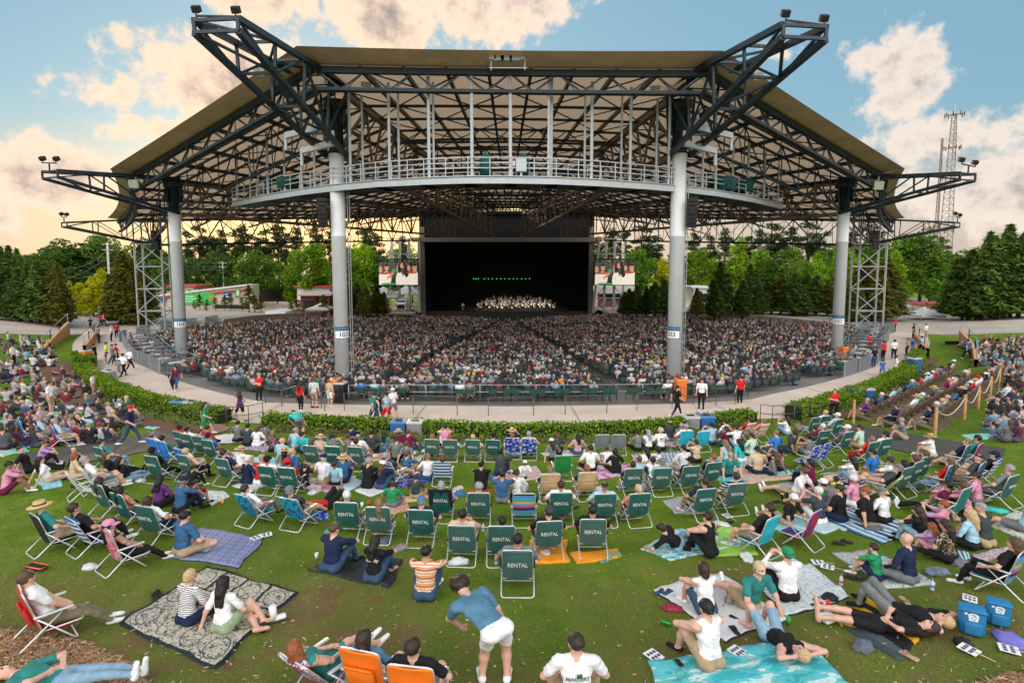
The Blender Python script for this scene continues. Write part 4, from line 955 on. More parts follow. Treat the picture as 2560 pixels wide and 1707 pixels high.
mb = MB(); q = facade(2247, 2265, 757, 771, 84); sign_quad(mb, q); sign_quad(mb, facade(2247, 2265, 762, 764, 84, .2), mi=1); mb.bar(atY(2251, 771, 84), atY(2251, 790, 84), .1); mb.bar(atY(2261, 771, 84), atY(2261, 790, 84), .1); tag(mb.build('sign_panel', [M_BLUES, M_WHITEP]), 'blue and white direction sign on posts by the right walk', 'sign')
# dark screen fence and plaza road behind
mb = MB(); a, b = atY(632, 735, 118), atY(760, 728, 118); mb.box(((a.x + b.x) / 2, 118, 1.2), (b.x - a.x, .12, 2.6)); tag(mb.build('screen_fence', pbr('black_mesh', (.02, .02, .022), .9)), 'black mesh screen fence across the service road behind the seats', 'fence')
# white van behind the left screen tower
van = empty('van', atY(1006, 653, 116)); van.location.z = ground_z(van.location.x, 116)
mb = MB(); mb.rbox((0, 0, 1.35), (2.3, 4.8, 1.5), None, .25); mb.rbox((0, .2, 2.2), (2.05, 3.8, .8), None, .25); child_ = mb.build('body', pbr('white_car_paint', (.72, .72, .72), .3), van)
for x in (-1.0, 1.0): mb = MB(); mb.rbox((x, -2.38, 1.5), (.22, .12, .8), None, .04); mb.build('tail_light', pbr('red_lens', (.5, .01, .01), .3), van)
mb = MB(); mb.rbox((0, -1.86, 2.15), (1.7, .1, .6), None, .04); mb.rbox((0, -2.36, 1.2), (1.6, .1, .9), None, .04); mb.build('rear_window', M_DKG, van)
for x in (-1, 1):
    for y in (-1.5, 1.5): mb = MB(); mb.lathe([(.36, -.12), (.38, 0), (.36, .12)], 16, Matrix.Translation((x, y, .38)) @ Matrix.Rotation(math.pi / 2, 4, 'Y')); mb.build('wheel', M_DKBOX, van)
tag(van, 'white van with red tail lights parked behind left screen tower', 'van')

# ================================================================== masts, poles, wires
def mast(u0, vt, vb, Y, w, n, label, gear=()):
    b, t = atY(u0, vb, Y), atY(u0, vt, Y); e = empty('lattice_mast', (b.x, Y, 0)); mb = MB(); H = t.z
    for k in range(3):
        a = k * 2.094; p0 = Vector((math.cos(a) * w, math.sin(a) * w, 0)); p1 = Vector((math.cos(a) * w * .3, math.sin(a) * w * .3, H)); mb.bar(p0, p1, .28, mi=0)
        a2 = (k + 1) * 2.094; q0 = Vector((math.cos(a2) * w, math.sin(a2) * w, 0)); q1 = Vector((math.cos(a2) * w * .3, math.sin(a2) * w * .3, H))
        for i in range(n):
            f, g_ = i / n, (i + 1) / n; mb.bar(p0.lerp(p1, f), q0.lerp(q1, g_), .13); mb.bar(p0.lerp(p1, g_), q0.lerp(q1, g_), .12)
    mb.build('lattice', pbr('rust_white_steel', (.17, .155, .155), .6, var=.5, scale=.12), e)
    for zf, r, k in gear:
        mb = MB(); z = H * zf
        for i in range(k):
            a = i * 6.283 / k; p = Vector((math.cos(a) * r, math.sin(a) * r, z)); mb.bar((0, 0, z), p, .12); mb.rbox(p, (.35, .35, 1.9), None, .05)
        mb.build('antenna_ring', M_STEEL, e)
    mb = MB(); mb.bar((0, 0, H), (0, 0, H + 4), .12); mb.build('tip_rod', M_GALV, e); return tag(e, label, 'mast')
mast(2362, 285, 655, 250, 3.2, 26, 'tall lattice radio mast with antenna rings beyond the right trees', ((.995, 3.4, 8), (.80, 3.0, 7), (.62, 3.6, 7), (.30, 2.8, 5)))
mast(2336, 346, 655, 262, 1.0, 30, 'thinner radio mast just left of the tall lattice mast', ((.38, 1.6, 4),))
def pole(u, vt, vb, Y, r, label, wires=()):
    b, t = atY(u, vb, Y), atY(u, vt, Y); mb = MB(); mb.tube([Vector((b.x, Y, ground_z(b.x, Y) - .2)), Vector((b.x, Y, t.z))], r, 8, r2=r * .6)
    for k in (.3, 1.2): mb.bar((b.x - .9, Y, t.z - k), (b.x + .9, Y, t.z - k), .12)
    return tag(mb.build('utility_pole', pbr('pale_pole', (.42, .42, .41), .7), None, True), label, 'pole')
pole(281, 606, 820, 92, .22, 'grey utility pole right of the yellow green trees'); pole(563, 654, 800, 124, .16, 'thin utility pole behind the cream building')
mb = MB()
for u0, v0, u1, v1, Y0, Y1 in ((150, 672, 281, 612, 80, 92), (110, 705, 281, 630, 78, 92), (160, 690, 281, 655, 84, 92), (281, 612, 563, 655, 92, 124), (281, 625, 563, 664, 92, 124), (281, 640, 563, 672, 92, 124), (563, 656, 1000, 690, 124, 150), (563, 666, 1000, 700, 124, 150)):
    a, b = atY(u0, v0, Y0), atY(u1, v1, Y1); L = [a.lerp(b, t / 8) - Vector((0, 0, 1.2 * math.sin(math.pi * t / 8))) for t in range(9)]; mb.tube(L, .035, 4)
tag(mb.build('power_lines', pbr('wire', (.12, .12, .12), .5)), 'power lines strung between the utility poles on the left', 'wires')
# ================================================================== people: one continuous skin per pose, grown from an implicit surface
def surface_nets(D, org, h):
    s = D < 0; nx, ny, nz = D.shape
    C = [(i, j, k) for i in (0, 1) for j in (0, 1) for k in (0, 1)]
    cut = lambda A, c: A[c[0]:nx - 1 + c[0], c[1]:ny - 1 + c[1], c[2]:nz - 1 + c[2]]
    cnt = sum(cut(s, c).astype(np.int8) for c in C); I, J, K = np.nonzero((cnt > 0) & (cnt < 8)); n = len(I)
    acc = np.zeros((n, 3)); w = np.zeros(n)
    for a in range(8):
        for b in range(a + 1, 8):
            ca, cb = C[a], C[b]
            if sum(abs(p - q) for p, q in zip(ca, cb)) != 1: continue
            va, vb = D[I + ca[0], J + ca[1], K + ca[2]], D[I + cb[0], J + cb[1], K + cb[2]]; x = (va < 0) != (vb < 0); t = va / np.where(x, va - vb, 1)
            for d in range(3): acc[:, d] += np.where(x, ca[d] + (cb[d] - ca[d]) * t, 0)
            w += x
    V = (np.stack([I, J, K], 1) + acc / w[:, None]) * h + org
    idm = -np.ones((nx - 1, ny - 1, nz - 1), np.int64); idm[I, J, K] = np.arange(n); Fq = []
    for ax in range(3):
        b, c = (ax + 1) % 3, (ax + 2) % 3
        A = s.take(range(0, s.shape[ax] - 1), ax); B = s.take(range(1, s.shape[ax]), ax); P = np.argwhere(A != B)
        P = P[(P[:, b] > 0) & (P[:, c] > 0) & (P[:, b] < D.shape[b] - 1) & (P[:, c] < D.shape[c] - 1)]
        def at_(db, dc): Q = P.copy(); Q[:, b] -= db; Q[:, c] -= dc; return idm[Q[:, 0], Q[:, 1], Q[:, 2]]
        q = np.stack([at_(1, 1), at_(0, 1), at_(0, 0), at_(1, 0)], 1); flip = ~A[P[:, 0], P[:, 1], P[:, 2]]; q[flip] = q[flip][:, ::-1]; Fq.append(q)
    return V, np.concatenate(Fq)
def d_cone(P, a, b, r1, r2):
    a, b = np.array(a), np.array(b); ab = b - a; t = np.clip(((P - a) @ ab) / (ab @ ab + 1e-9), 0, 1)
    return np.linalg.norm(P - a - t[..., None] * ab, axis=-1) - (r1 + (r2 - r1) * t)
def d_ell(P, c, Rm, rad):
    q = (P - np.array(c)) @ np.array(Rm).T; rad = np.array(rad); k0 = np.linalg.norm(q / rad, axis=-1); k1 = np.linalg.norm(q / rad ** 2, axis=-1) + 1e-9
    return k0 * (k0 - 1) / k1
def prim(P, p): return d_cone(P, *p[1]) if p[0] == 'c' else d_ell(P, *p[1])
def grow(prims, h=.02, k=.03, extra=None):
    lo = np.full(3, 9.); hi = -lo
    for t, a, l in prims:
        for c, r in (((a[0], a[2]), (a[1], a[3])) if t == 'c' else ((a[0], max(a[2])),)): lo = np.minimum(lo, np.array(c) - r); hi = np.maximum(hi, np.array(c) + r)
    lo -= 3 * h; n = np.ceil((hi - lo) / h).astype(int) + 4
    G = np.stack(np.meshgrid(*[lo[d] + h * np.arange(n[d]) for d in range(3)], indexing='ij'), -1); D = None
    for p in prims:
        d = prim(G, p)
        if D is None: D = d
        else: e = np.maximum(k - np.abs(D - d), 0) / k; D = np.minimum(D, d) - e * e * k * .25
    if extra is not None: D = extra(G, D)
    V, Fq = surface_nets(D, lo, h); cen = V[Fq].mean(1); A = np.stack([prim(cen, p) for p in prims], 1); lab = np.array([p[2] for p in prims])[A.argmin(1)]
    return V, Fq, lab
def ik(a, t, l1, l2, pole):
    a, t, pole = Vector(a), Vector(t), Vector(pole); d = t - a; L = min(d.length, (l1 + l2) * .995); d.normalize(); t = a + d * L
    x = (l1 * l1 - l2 * l2 + L * L) / (2 * L); hgt = math.sqrt(max(0, l1 * l1 - x * x)); n = pole - d * pole.dot(d)
    if n.length < 1e-4: n = Vector((0, 0, 1))
    return a + d * x + n.normalized() * hgt, t
# pose: hip, torso direction, lateral axis, feet(L,R), knee poles, hands(L,R), elbow poles, head yaw/pitch
def P_(hip, t, feet, kp, hands, ep, yaw=0, pit=0, lat=(1, 0, 0), toe=None): return dict(hip=hip, t=t, feet=feet, kp=kp, hands=hands, ep=ep, yaw=yaw, pit=pit, lat=lat, toe=toe)
UPK, OUT = ((-.15, .1, 1), (.15, .1, 1)), ((-1, .25, .3), (1, .25, .3)); EB = ((-1, -.6, -.3), (1, -.6, -.3))
POSES = {
 'chair': P_((0, .06, .36), (0, -.34, .94), ((-.15, .66, .05), (.13, .62, .05)), UPK, ((-.29, .24, .53), (.29, .22, .53)), EB),
 'chairx': P_((0, .06, .36), (0, -.40, .92), ((-.05, .82, .07), (.12, .80, .05)), UPK, ((-.08, .26, .48), (.10, .28, .46)), EB, 25),
 'chairphone': P_((0, .06, .36), (0, -.28, .96), ((-.14, .6, .05), (.15, .62, .05)), UPK, ((-.10, .30, .80), (.12, .30, .80)), ((-1, -.2, -.6), (1, -.2, -.6)), 0, -5),
 'knees': P_((0, 0, .11), (0, .10, .99), ((-.12, .46, .05), (.14, .50, .05)), UPK, ((-.05, .40, .42), (.09, .42, .40)), OUT, -12),
 'cross': P_((0, 0, .11), (0, .05, 1), ((.12, .34, .07), (-.12, .28, .07)), OUT, ((-.22, .28, .26), (.20, .30, .26)), EB, 15),
 'lean': P_((0, 0, .11), (0, -.34, .94), ((-.14, .80, .06), (.12, .84, .06)), UPK, ((-.30, -.36, .04), (.28, -.38, .04)), ((-1, -.5, 0), (1, -.5, 0)), -25, toe=(0, .3, .95)),
 'side': P_((0, 0, .11), (-.08, .05, .99), ((.52, .18, .06), (.44, .40, .06)), ((-.1, 1, .3), (.5, 1, .5)), ((-.34, -.10, .05), (.22, .34, .22)), EB, 20),
 'phone': P_((0, 0, .11), (0, .02, 1), ((-.12, .48, .05), (.14, .46, .05)), UPK, ((-.08, .36, .68), (.10, .36, .68)), ((-1, -.1, -.7), (1, -.1, -.7)), 0, 5),
 'lie': P_((0, 0, .12), (0, -1, .12), ((-.14, .40, .06), (.14, .46, .06)), UPK, ((-.10, -.66, .16), (.12, -.66, .16)), ((-1, -.3, .1), (1, -.3, .1)), 0, -4),
 'lieflat': P_((0, 0, .12), (0, -1, .14), ((-.12, .84, .10), (.10, .86, .18)), ((-.2, 0, 1), (.2, .2, 1)), ((-.10, -.10, .24), (.06, -.14, .26)), ((-1, -.1, .1), (1, -.1, .1)), 0, -4, toe=(0, .1, 1)),
 'prop': P_((0, 0, .15), (-.75, -.1, .62), ((.62, .34, .08), (.72, .12, .07)), ((.2, 1, .6), (.3, .9, .2)), ((-.62, .28, .06), (.12, .24, .18)), ((-.6, -.5, -.4), (.5, -.6, .4)), 10, 0, (.62, .15, .78)),
 'stand': P_((0, 0, .90), (0, .01, 1), ((-.10, .02, .05), (.11, 0, .05)), ((0, 1, 0), (.1, 1, 0)), ((-.27, .06, .84), (.27, .06, .84)), ((-.3, -1, 0), (.3, -1, 0)), 12),
 'fold': P_((0, 0, .90), (0, -.01, 1), ((-.10, .02, .05), (.13, .04, .05)), ((0, 1, 0), (.1, 1, 0)), ((.12, .20, 1.12), (-.12, .22, 1.10)), ((-1, -.3, -.5), (1, -.3, -.5)), -15),
 'walk': P_((0, 0, .88), (0, .06, 1), ((-.08, .32, .07), (.09, -.34, .12)), ((0, 1, .1), (0, 1, .1)), ((-.27, -.16, .90), (.26, .22, .95)), ((-.3, -1, 0), (.3, -1, -.2)), -8),
 'bend': P_((.04, -.10, .84), (-.56, .74, .30), ((-.12, .02, .05), (.16, .0, .05)), ((0, 1, 0), (.1, 1, 0)), ((-.34, .36, .52), (.16, .40, .50)), ((-1, 0, .3), (1, -.2, .4)), -20, -40, (.86, .40, .05)),
 'seat': P_((0, .02, .46), (0, -.10, .99), ((-.14, .46, .06), (.14, .44, .06)), UPK, ((-.14, .32, .56), (.14, .30, .56)), EB),
}
def skeleton(ps, sex):
    f = sex == 'f'; hip = Vector(ps['hip']); t = Vector(ps['t']).normalized(); lat = Vector(ps['lat']); lat = (lat - t * lat.dot(t)).normalized(); fw = t.cross(lat)
    sh, hw, tl = (.165, .10, .46) if f else (.190, .095, .49); S = [hip + t * tl - lat * sh, hip + t * tl + lat * sh]; H = [hip - lat * hw, hip + lat * hw]
    kn, an, el, wr = [], [], [], []
    for i in (0, 1):
        k, a = ik(H[i], ps['feet'][i], .43, .41, ps['kp'][i]); kn.append(k); an.append(a)
        e, w = ik(S[i], ps['hands'][i], .29, .25, ps['ep'][i]); el.append(e); wr.append(w)
    up = (t * .55 + Vector((0, 0, .45))).normalized() if abs(t.z) > .3 else t; hl = (lat - up * lat.dot(up)).normalized(); Rm = Matrix.Rotation(R(ps['yaw']), 3, up)
    hl = Rm @ hl; hf = up.cross(hl); Rp = Matrix.Rotation(R(ps['pit']), 3, hl); hf = Rp @ hf; up = Rp @ up; nb = hip + t * (tl + .045); Hc = nb + t * .05 + up * .13
    return dict(hip=hip, t=t, lat=lat, fw=fw, S=S, H=H, kn=kn, an=an, el=el, wr=wr, hl=hl, hf=hf, hu=up, Hc=Hc, nb=nb, tl=tl, f=f)
def body_prims(k, ps):
    f, hip, t, lat, fw, tl = k['f'], k['hip'], k['t'], k['lat'], k['fw'], k['tl']; Rm = Matrix((lat, fw, t)); Rh = Matrix((k['hl'], k['hf'], k['hu'])); Hc, hf, hu, hl = k['Hc'], k['hf'], k['hu'], k['hl']; L = []
    E = lambda c, r, l, M=Rm: L.append(('e', (tuple(c), [tuple(q) for q in M], r), l)); Cn = lambda a, b, r1, r2, l: L.append(('c', (tuple(a), tuple(b), r1, r2), l))
    E(hip - t * .01, (.172 if f else .160, .118, .105), 4); E(hip + t * .12, (.150 if f else .158, .112, .13), 1); E(hip + t * .25, (.128 if f else .150, .102, .14), 1); E(hip + t * (tl - .12) + fw * .005, (.148 if f else .172, .112 if f else .122, .155), 1)
    Cn(hip + t * (tl - .015) - lat * .11, hip + t * (tl - .015) + lat * .11, .070, .070, 1)
    if f:
        for s in (-1, 1): E(hip + t * (tl - .15) + fw * .09 + lat * s * .07, (.06, .05, .06), 1)
    Cn(k['nb'] - t * .05, Hc - hu * .06 - hf * .01, .058, .050 if not f else .043, 0)
    for s in (0, 1): Cn(k['nb'], k['S'][s] + t * .01, .052, .058, 1)
    E(Hc + hu * .022 - hf * .012, (.074, .094, .092), 0, Rh); E(Hc - hu * .052 + hf * .022, (.056, .066, .070), 0, Rh); E(Hc - hu * .018 + hf * .092, (.013, .020, .024), 0, Rh)
    for s in (-1, 1): E(Hc + hl * s * .076 - hu * .012 - hf * .006, (.012, .022, .032), 0, Rh)
    for i in (0, 1):
        S, e, w, H, n, a = k['S'][i], k['el'][i], k['wr'][i], k['H'][i], k['kn'][i], k['an'][i]; g = .9 if f else 1
        Cn(S, S.lerp(e, .66), .068 * g, .060 * g, 2); Cn(S.lerp(e, .6), e, .046 * g, .040 * g, 3); Cn(e, w, .041 * g, .028 * g, 3); d = (w - e).normalized(); Cn(w, w + d * .075, .028, .030, 0)
        Cn(H, H.lerp(n, .74), .098, .074, 5); Cn(H.lerp(n, .72), n, .066, .056, 6); m = n.lerp(a, .35); bk = (n - H).cross(a - n).cross(a - n); bk = bk.normalized() * -.012 if bk.length > 1e-5 else Vector((0, 0, 0))
        Cn(n, m + bk, .056, .054, 6); Cn(m + bk, a, .052, .037, 6); E(hip + (H - hip) * .9 - fw * .035 - t * .04, (.09, .09, .09), 4)
        td = Vector(ps['toe']) if ps.get('toe') else None
        if td is None: td = Vector((n.x - H.x, n.y - H.y, 0)); td = td.normalized() if td.length > .02 else Vector((0, 1, 0)); td = (td + Vector((0, 0, -.12)))
        td.normalize(); Cn(a - td * .04 + Vector((0, 0, -.005)), a + td * .15, .043, .034, 7)
    return L
def fingers(mb, k, i, curl=.55):
    e, w = k['el'][i], k['wr'][i]; d = (w - e).normalized(); ref = k['lat'] if abs(d.dot(k['lat'])) < .85 else k['t']; s = (ref - d * ref.dot(d)).normalized(); n = d.cross(s); n = n if n.z < 0 else -n; b = w + d * .07
    for j, ln in enumerate((.062, .072, .068, .052)):
        r = b + s * (.027 - .018 * j); p1 = r + d * ln * .5 + n * ln * .2; mb.tube([r - d * .02, p1, p1 + (d * (1 - curl) + n * curl).normalized() * ln * .55], .0095, 5, 0, r2=.007)
    sd = s if i else s; r = w + d * .02 + sd * .024; mb.tube([r, r + (d * .55 + sd * .8).normalized() * .04, r + d * .06 + sd * .036 + n * .012], .0105, 5, 0, r2=.008)
BODY = {}
def body(pose, sex, yaw=None, h=.019):
    key = (pose, sex, yaw, h)
    if key in BODY: return BODY[key]
    ps = dict(POSES[pose]); 
    if yaw is not None: ps['yaw'] = yaw
    k = skeleton(ps, sex); V, Fq, lab = grow(body_prims(k, ps), h, .034); fwd = np.array(k['hf']); cen = V[Fq].mean(1) - np.array(k['Hc']); zz, yy, xx = cen @ np.array(k['hu']), cen @ fwd, cen @ np.array(k['hl'])
    lab[(lab == 0) & (np.abs(zz + .066) < .009) & (yy > .07) & (np.abs(xx) < .026)] = 9
    # soft folds in the cloth
    nv = np.zeros(len(V), bool); nv[np.unique(Fq[(lab == 1) | (lab == 2) | (lab == 5)])] = True; c0 = V[nv].mean(0)
    for i in np.nonzero(nv)[0]:
        p = Vector(V[i]); q = V[i] - c0; V[i] += q / (np.linalg.norm(q) + .05) * (.012 * mnoise.noise(p * 9 + Vector((3, 1, 7))) + .012 * mnoise.noise(Vector((p.x * 9, p.y * 9, p.z * 26 + p.x * 14))) + .006 * mnoise.noise(p * 24))
    me_v, me_f, me_m = [tuple(v) for v in V], [tuple(f) for f in Fq], list(lab)
    mb = MB(); mb.v, mb.f, mb.mi = me_v, me_f, [int(x) for x in me_m]; fingers(mb, k, 0); fingers(mb, k, 1)
    for s in (-1, 1):
        p = k['Hc'] + k['hu'] * .012 + k['hf'] * .080 + k['hl'] * s * .030; bm = bmesh.new(); bmesh.ops.create_uvsphere(bm, u_segments=8, v_segments=6, radius=.0125); mb.bm(bm, Matrix.Translation(p), 8); bm.free()
    me = mb.mesh('body_' + pose, [None] * 10, True); BODY[key] = (me, k); return BODY[key]
# ---------------- hair and hats in the head's own frame (x right, y forward, z up)
I3 = [(1, 0, 0), (0, 1, 0), (0, 0, 1)]
def hair_mesh(style):
    key = ('hair', style)
    if key in BODY: return BODY[key]
    L = [('e', ((0, -.012, .024), I3, (.087, .108, .104)), 0)]; lowz = -.075; curl = .011
    if style == 'b': L += [('c', ((0, -.06, 0), (0, -.075, -.10), .075, .065), 0), ('c', ((-.06, -.02, 0), (-.062, -.03, -.11), .035, .03), 0), ('c', ((.06, -.02, 0), (.062, -.03, -.11), .035, .03), 0)]; lowz = -.16
    if style == 'l': L += [('c', ((0, -.05, 0), (0, -.095, -.14), .080, .072), 0), ('c', ((-.03, -.09, -.1), (-.03, -.12, -.33), .055, .035), 0), ('c', ((.03, -.09, -.1), (.035, -.12, -.34), .055, .035), 0), ('c', ((-.06, -.02, 0), (-.07, -.04, -.16), .036, .03), 0), ('c', ((.06, -.02, 0), (.07, -.04, -.16), .036, .03), 0)]; lowz = -.6
    if style == 'p': L += [('c', ((0, -.10, .03), (0, -.145, -.05), .034, .036), 0), ('c', ((0, -.145, -.05), (.01, -.13, -.26), .036, .012), 0)]; lowz = -.5
    if style == 'n': L += [('e', ((0, -.105, .065), I3, (.048, .045, .045)), 0)]
    if style == 'w': L += [('e', ((0, -.105, -.05), I3, (.042, .045, .045)), 0)]
    if style == 'k': L = [('e', ((math.sin(a) * .055 * b, -.02 + math.cos(a) * .06 * b, .045 + .06 * c), I3, (.052, .052, .05)), 0) for a, b, c in [(q * 1.05, 1.1, .0) for q in range(6)] + [(q * 1.26, .8, .8) for q in range(5)] + [(0, 0, 1.0), (2.6, 1.2, -.8), (3.7, 1.2, -.8)]] + L; curl = .02
    def cutter(G, D):
        x, y, z = G[..., 0], G[..., 1], G[..., 2]; lim = .030 if style != 'k' else .05; D = np.maximum(D, np.where(z > -.13, y * .8 - z * .62 - lim, -1)); D = np.maximum(D, lowz - z)
        if style in 'snpwkd': D = np.maximum(D, -(z + .075 + .5 * (y + .06)))
        if style == 'd': D = np.maximum(D, -(np.sqrt(x * x + (y - .0) ** 2) * 1.0 - .052 - np.maximum(0, .075 - z)))
        return D
    V, Fq, _ = grow(L, .0125, .02, cutter)
    for i in range(len(V)):
        p = Vector(V[i]); q = Vector((p.x, p.y + .01, max(p.z, 0) - .01 if p.z > 0 else 0)); V[i] += np.array(q.normalized() if q.length > .001 else q) * curl * (mnoise.noise(Vector((p.x * 60, p.y * 60, p.z * (14 if style != 'k' else 60)))) + (.6 if style == 'k' else 0))
    me = np_mesh('hair_' + style, V, Fq, [None], True); BODY[key] = me; return me
def hat_mesh(kind):
    key = ('hat', kind)
    if key in BODY: return BODY[key]
    mb = MB()
    if kind in ('cap', 'bcap'):
        n = 20; prof = [(.094, .015), (.097, .035), (.094, .075), (.078, .108), (.05, .126), (.012, .133)]
        for r, z in prof:
            for q in range(n): a = 2 * math.pi * q / n; mb.v.append((r * math.cos(a) * .94, r * math.sin(a) * 1.12 - .012, z))
        for i in range(len(prof) - 1):
            for q in range(n): mb.f.append((i * n + q, i * n + (q + 1) % n, (i + 1) * n + (q + 1) % n, (i + 1) * n + q)); mb.mi.append(0)
        mb.f.append(tuple((len(prof) - 1) * n + q for q in range(n))); mb.mi.append(0); s = 1 if kind == 'cap' else -1; b0 = len(mb.v)
        for dz in (0, -.006):
            for q in range(9):
                a = R(20 + 140 * q / 8); x, y = math.cos(a), math.sin(a); mb.v.append((x * .09, (y * .103 - .012) * s, .028 + dz)); mb.v.append((x * .085, (y * .185 - .005) * s, .012 + dz - abs(x) * .012))
        for w in (0, 18):
            for q in range(8): p = b0 + w + q * 2; mb.f.append((p, p + 1, p + 3, p + 2)); mb.mi.append(1)
        mb.lathe([(.012, .130), (.010, .140)], 8, Matrix.Translation((0, -.012, 0)), 1)
    else:
        br = .20 if kind == 'straw' else .135; dz = -.018 if kind == 'straw' else -.05
        mb.lathe([(br, dz + .028), (br * .75, .022), (.098, .030), (.099, .045), (.093, .095), (.080, .122), (.045, .120), (.01, .116)], 24, Matrix.Translation((0, -.01, 0)) @ Matrix.Diagonal((.96, 1.1, 1, 1))); mb.lathe([(.101, .034), (.1005, .058), (.099, .060)], 24, Matrix.Translation((0, -.01, 0)) @ Matrix.Diagonal((.965, 1.105, 1, 1)), 1)
    me = mb.mesh('hat_' + kind, [None, None], True); BODY[key] = me; return me
# ---------------- colours
CC = dict(blk=('black', (.012, .012, .014)), nvy=('navy', (.012, .022, .060)), gry=('grey', (.15, .16, .17)), cha=('charcoal', (.040, .052, .060)), wht=('white', (.72, .73, .75)), red=('red', (.52, .018, .018)), grn=('green', (.02, .24, .10)), tea=('teal', (.025, .19, .18)), tql=('turquoise', (.03, .42, .42)), blu=('bright blue', (.03, .16, .48)),
          lbl=('light blue', (.30, .50, .62)), dnb=('denim blue', (.035, .11, .24)), dnm=('slate blue', (.075, .18, .27)), pnk=('pink', (.60, .25, .40)), ros=('dusty rose', (.50, .30, .31)), lil=('lilac', (.40, .24, .50)), prp=('purple', (.12, .03, .20)), mar=('maroon', (.13, .010, .045)), ylw=('yellow', (.72, .58, .05)), org=('orange', (.72, .20, .02)), tan=('beige', (.52, .40, .28)),
          cor=('coral', (.62, .20, .17)), min=('pale mint', (.42, .58, .50)), khk=('khaki', (.36, .27, .17)), jean=('blue jeans', (.035, .075, .14)), ltj=('light blue jeans', (.20, .32, .43)), olv=('olive', (.16, .145, .085)), sag=('sage green', (.24, .32, .20)), straw=('straw', (.50, .36, .17)), neon=('neon yellow', (.62, .85, .02)), brn=('brown', (.12, .06, .03)),
          str1=('white and grey striped', 'stripe', (.70, .72, .74), (.25, .36, .40), 30), str2=('navy and white striped', 'stripe', (.015, .02, .05), (.55, .55, .58), 16), str3=('grey and white striped', 'stripe', (.65, .67, .68), (.06, .07, .09), 34), str4=('orange brown and white striped', 'stripe4', 0, 0, 0),
          fl1=('dark floral', 'spots', (.02, .015, .02), (.30, .10, .16), 26), fl2=('red white and black floral', 'spots', (.015, .012, .012), (.62, .18, .16), 20), fl3=('black floral', 'spots', (.012, .012, .012), (.30, .22, .12), 34), pat=('white and navy patterned', 'spots', (.68, .68, .70), (.03, .06, .14), 18), flo=('pastel floral', 'spots', (.62, .56, .62), (.10, .42, .30), 16))
def cloth(c):
    if ('cloth', c) in _mats: return _mats['cloth', c]
    d = CC[c]
    if isinstance(d[1], tuple): m = pbr('cloth_' + d[0].replace(' ', '_'), d[1], .88, 0, .16, 7, .55, 26, .2, .02)
    else:
        m = bpy.data.materials.new('cloth_' + d[0].replace(' ', '_')); m.use_nodes = True; q = NT(m.node_tree); b = q.n['Principled BSDF']; b.inputs['Roughness'].default_value = .9; b.inputs['Specular IOR Level'].default_value = .2; oc = q.node('ShaderNodeTexCoord').outputs['Object']; sp = q.node('ShaderNodeSeparateXYZ'); q.l.new(oc, sp.inputs[0]); z = q.m('ADD', sp.outputs[2], q.m('MULTIPLY', q.noise(oc, 3, 2), .03))
        if d[1] == 'stripe': col = q.mix(q.m('GREATER_THAN', q.m('FRACT', q.m('MULTIPLY', z, d[4])), .6), d[2], d[3])
        elif d[1] == 'stripe4': col = q.ramp(q.m('FRACT', q.m('MULTIPLY', z, 7.2)), [(0, (.58, .25, .10)), (.30, (.66, .60, .60)), (.48, (.62, .27, .05)), (.66, (.62, .56, .56)), (.82, (.55, .22, .06)), (.93, (.015, .015, .02))], 'CONSTANT')
        else:
            v = q.node('ShaderNodeTexVoronoi'); q.l.new(oc, v.inputs['Vector']); v.inputs['Scale'].default_value = d[4]; col = q.mix(q.m('LESS_THAN', v.outputs['Distance'], .42), d[2], d[3]); w = q.noise(oc, d[4] * .8, 2); col = q.mix(q.m('GREATER_THAN', w, .60), col, tuple(min(.7, x * .5 + .35) for x in d[3]))
        q.l.new(col, b.inputs['Base Color']); q.l.new(q.bump(q.noise(oc, 26, 4), .5, .02), b.inputs['Normal'])
    _mats['cloth', c] = m; return m
def cname(c): return CC[c][0]
SKIN = {'L': pbr('skin_light', (.56, .33, .25), .55, 0, .06, 9), 'M': pbr('skin_medium', (.42, .235, .155), .55, 0, .06, 9), 'T': pbr('skin_tan', (.27, .14, .085), .55, 0, .06, 9), 'D': pbr('skin_dark', (.085, .045, .028), .5, 0, .06, 9)}
HC = dict(blk=('black', (.010, .009, .009)), dbr=('dark brown', (.030, .018, .012)), brn=('brown', (.085, .045, .025)), lbr=('light brown', (.20, .115, .06)), bld=('blond', (.46, .32, .17)), red=('auburn', (.23, .07, .025)), gry=('grey', (.26, .26, .27)), wht=('white', (.55, .55, .55)))
HAIRM = {k: pbr('hair_' + k, v[1], .5, 0, .35, 60, .4, 120, .35) for k, v in HC.items()}
M_EYE, M_LIP = pbr('eye', (.02, .015, .012), .3), pbr('lips', (.40, .13, .11), .5)
HS = dict(s='short', b='bobbed', l='long', p='ponytailed', n='pinned up', w='knotted', k='curly', d='thinning')
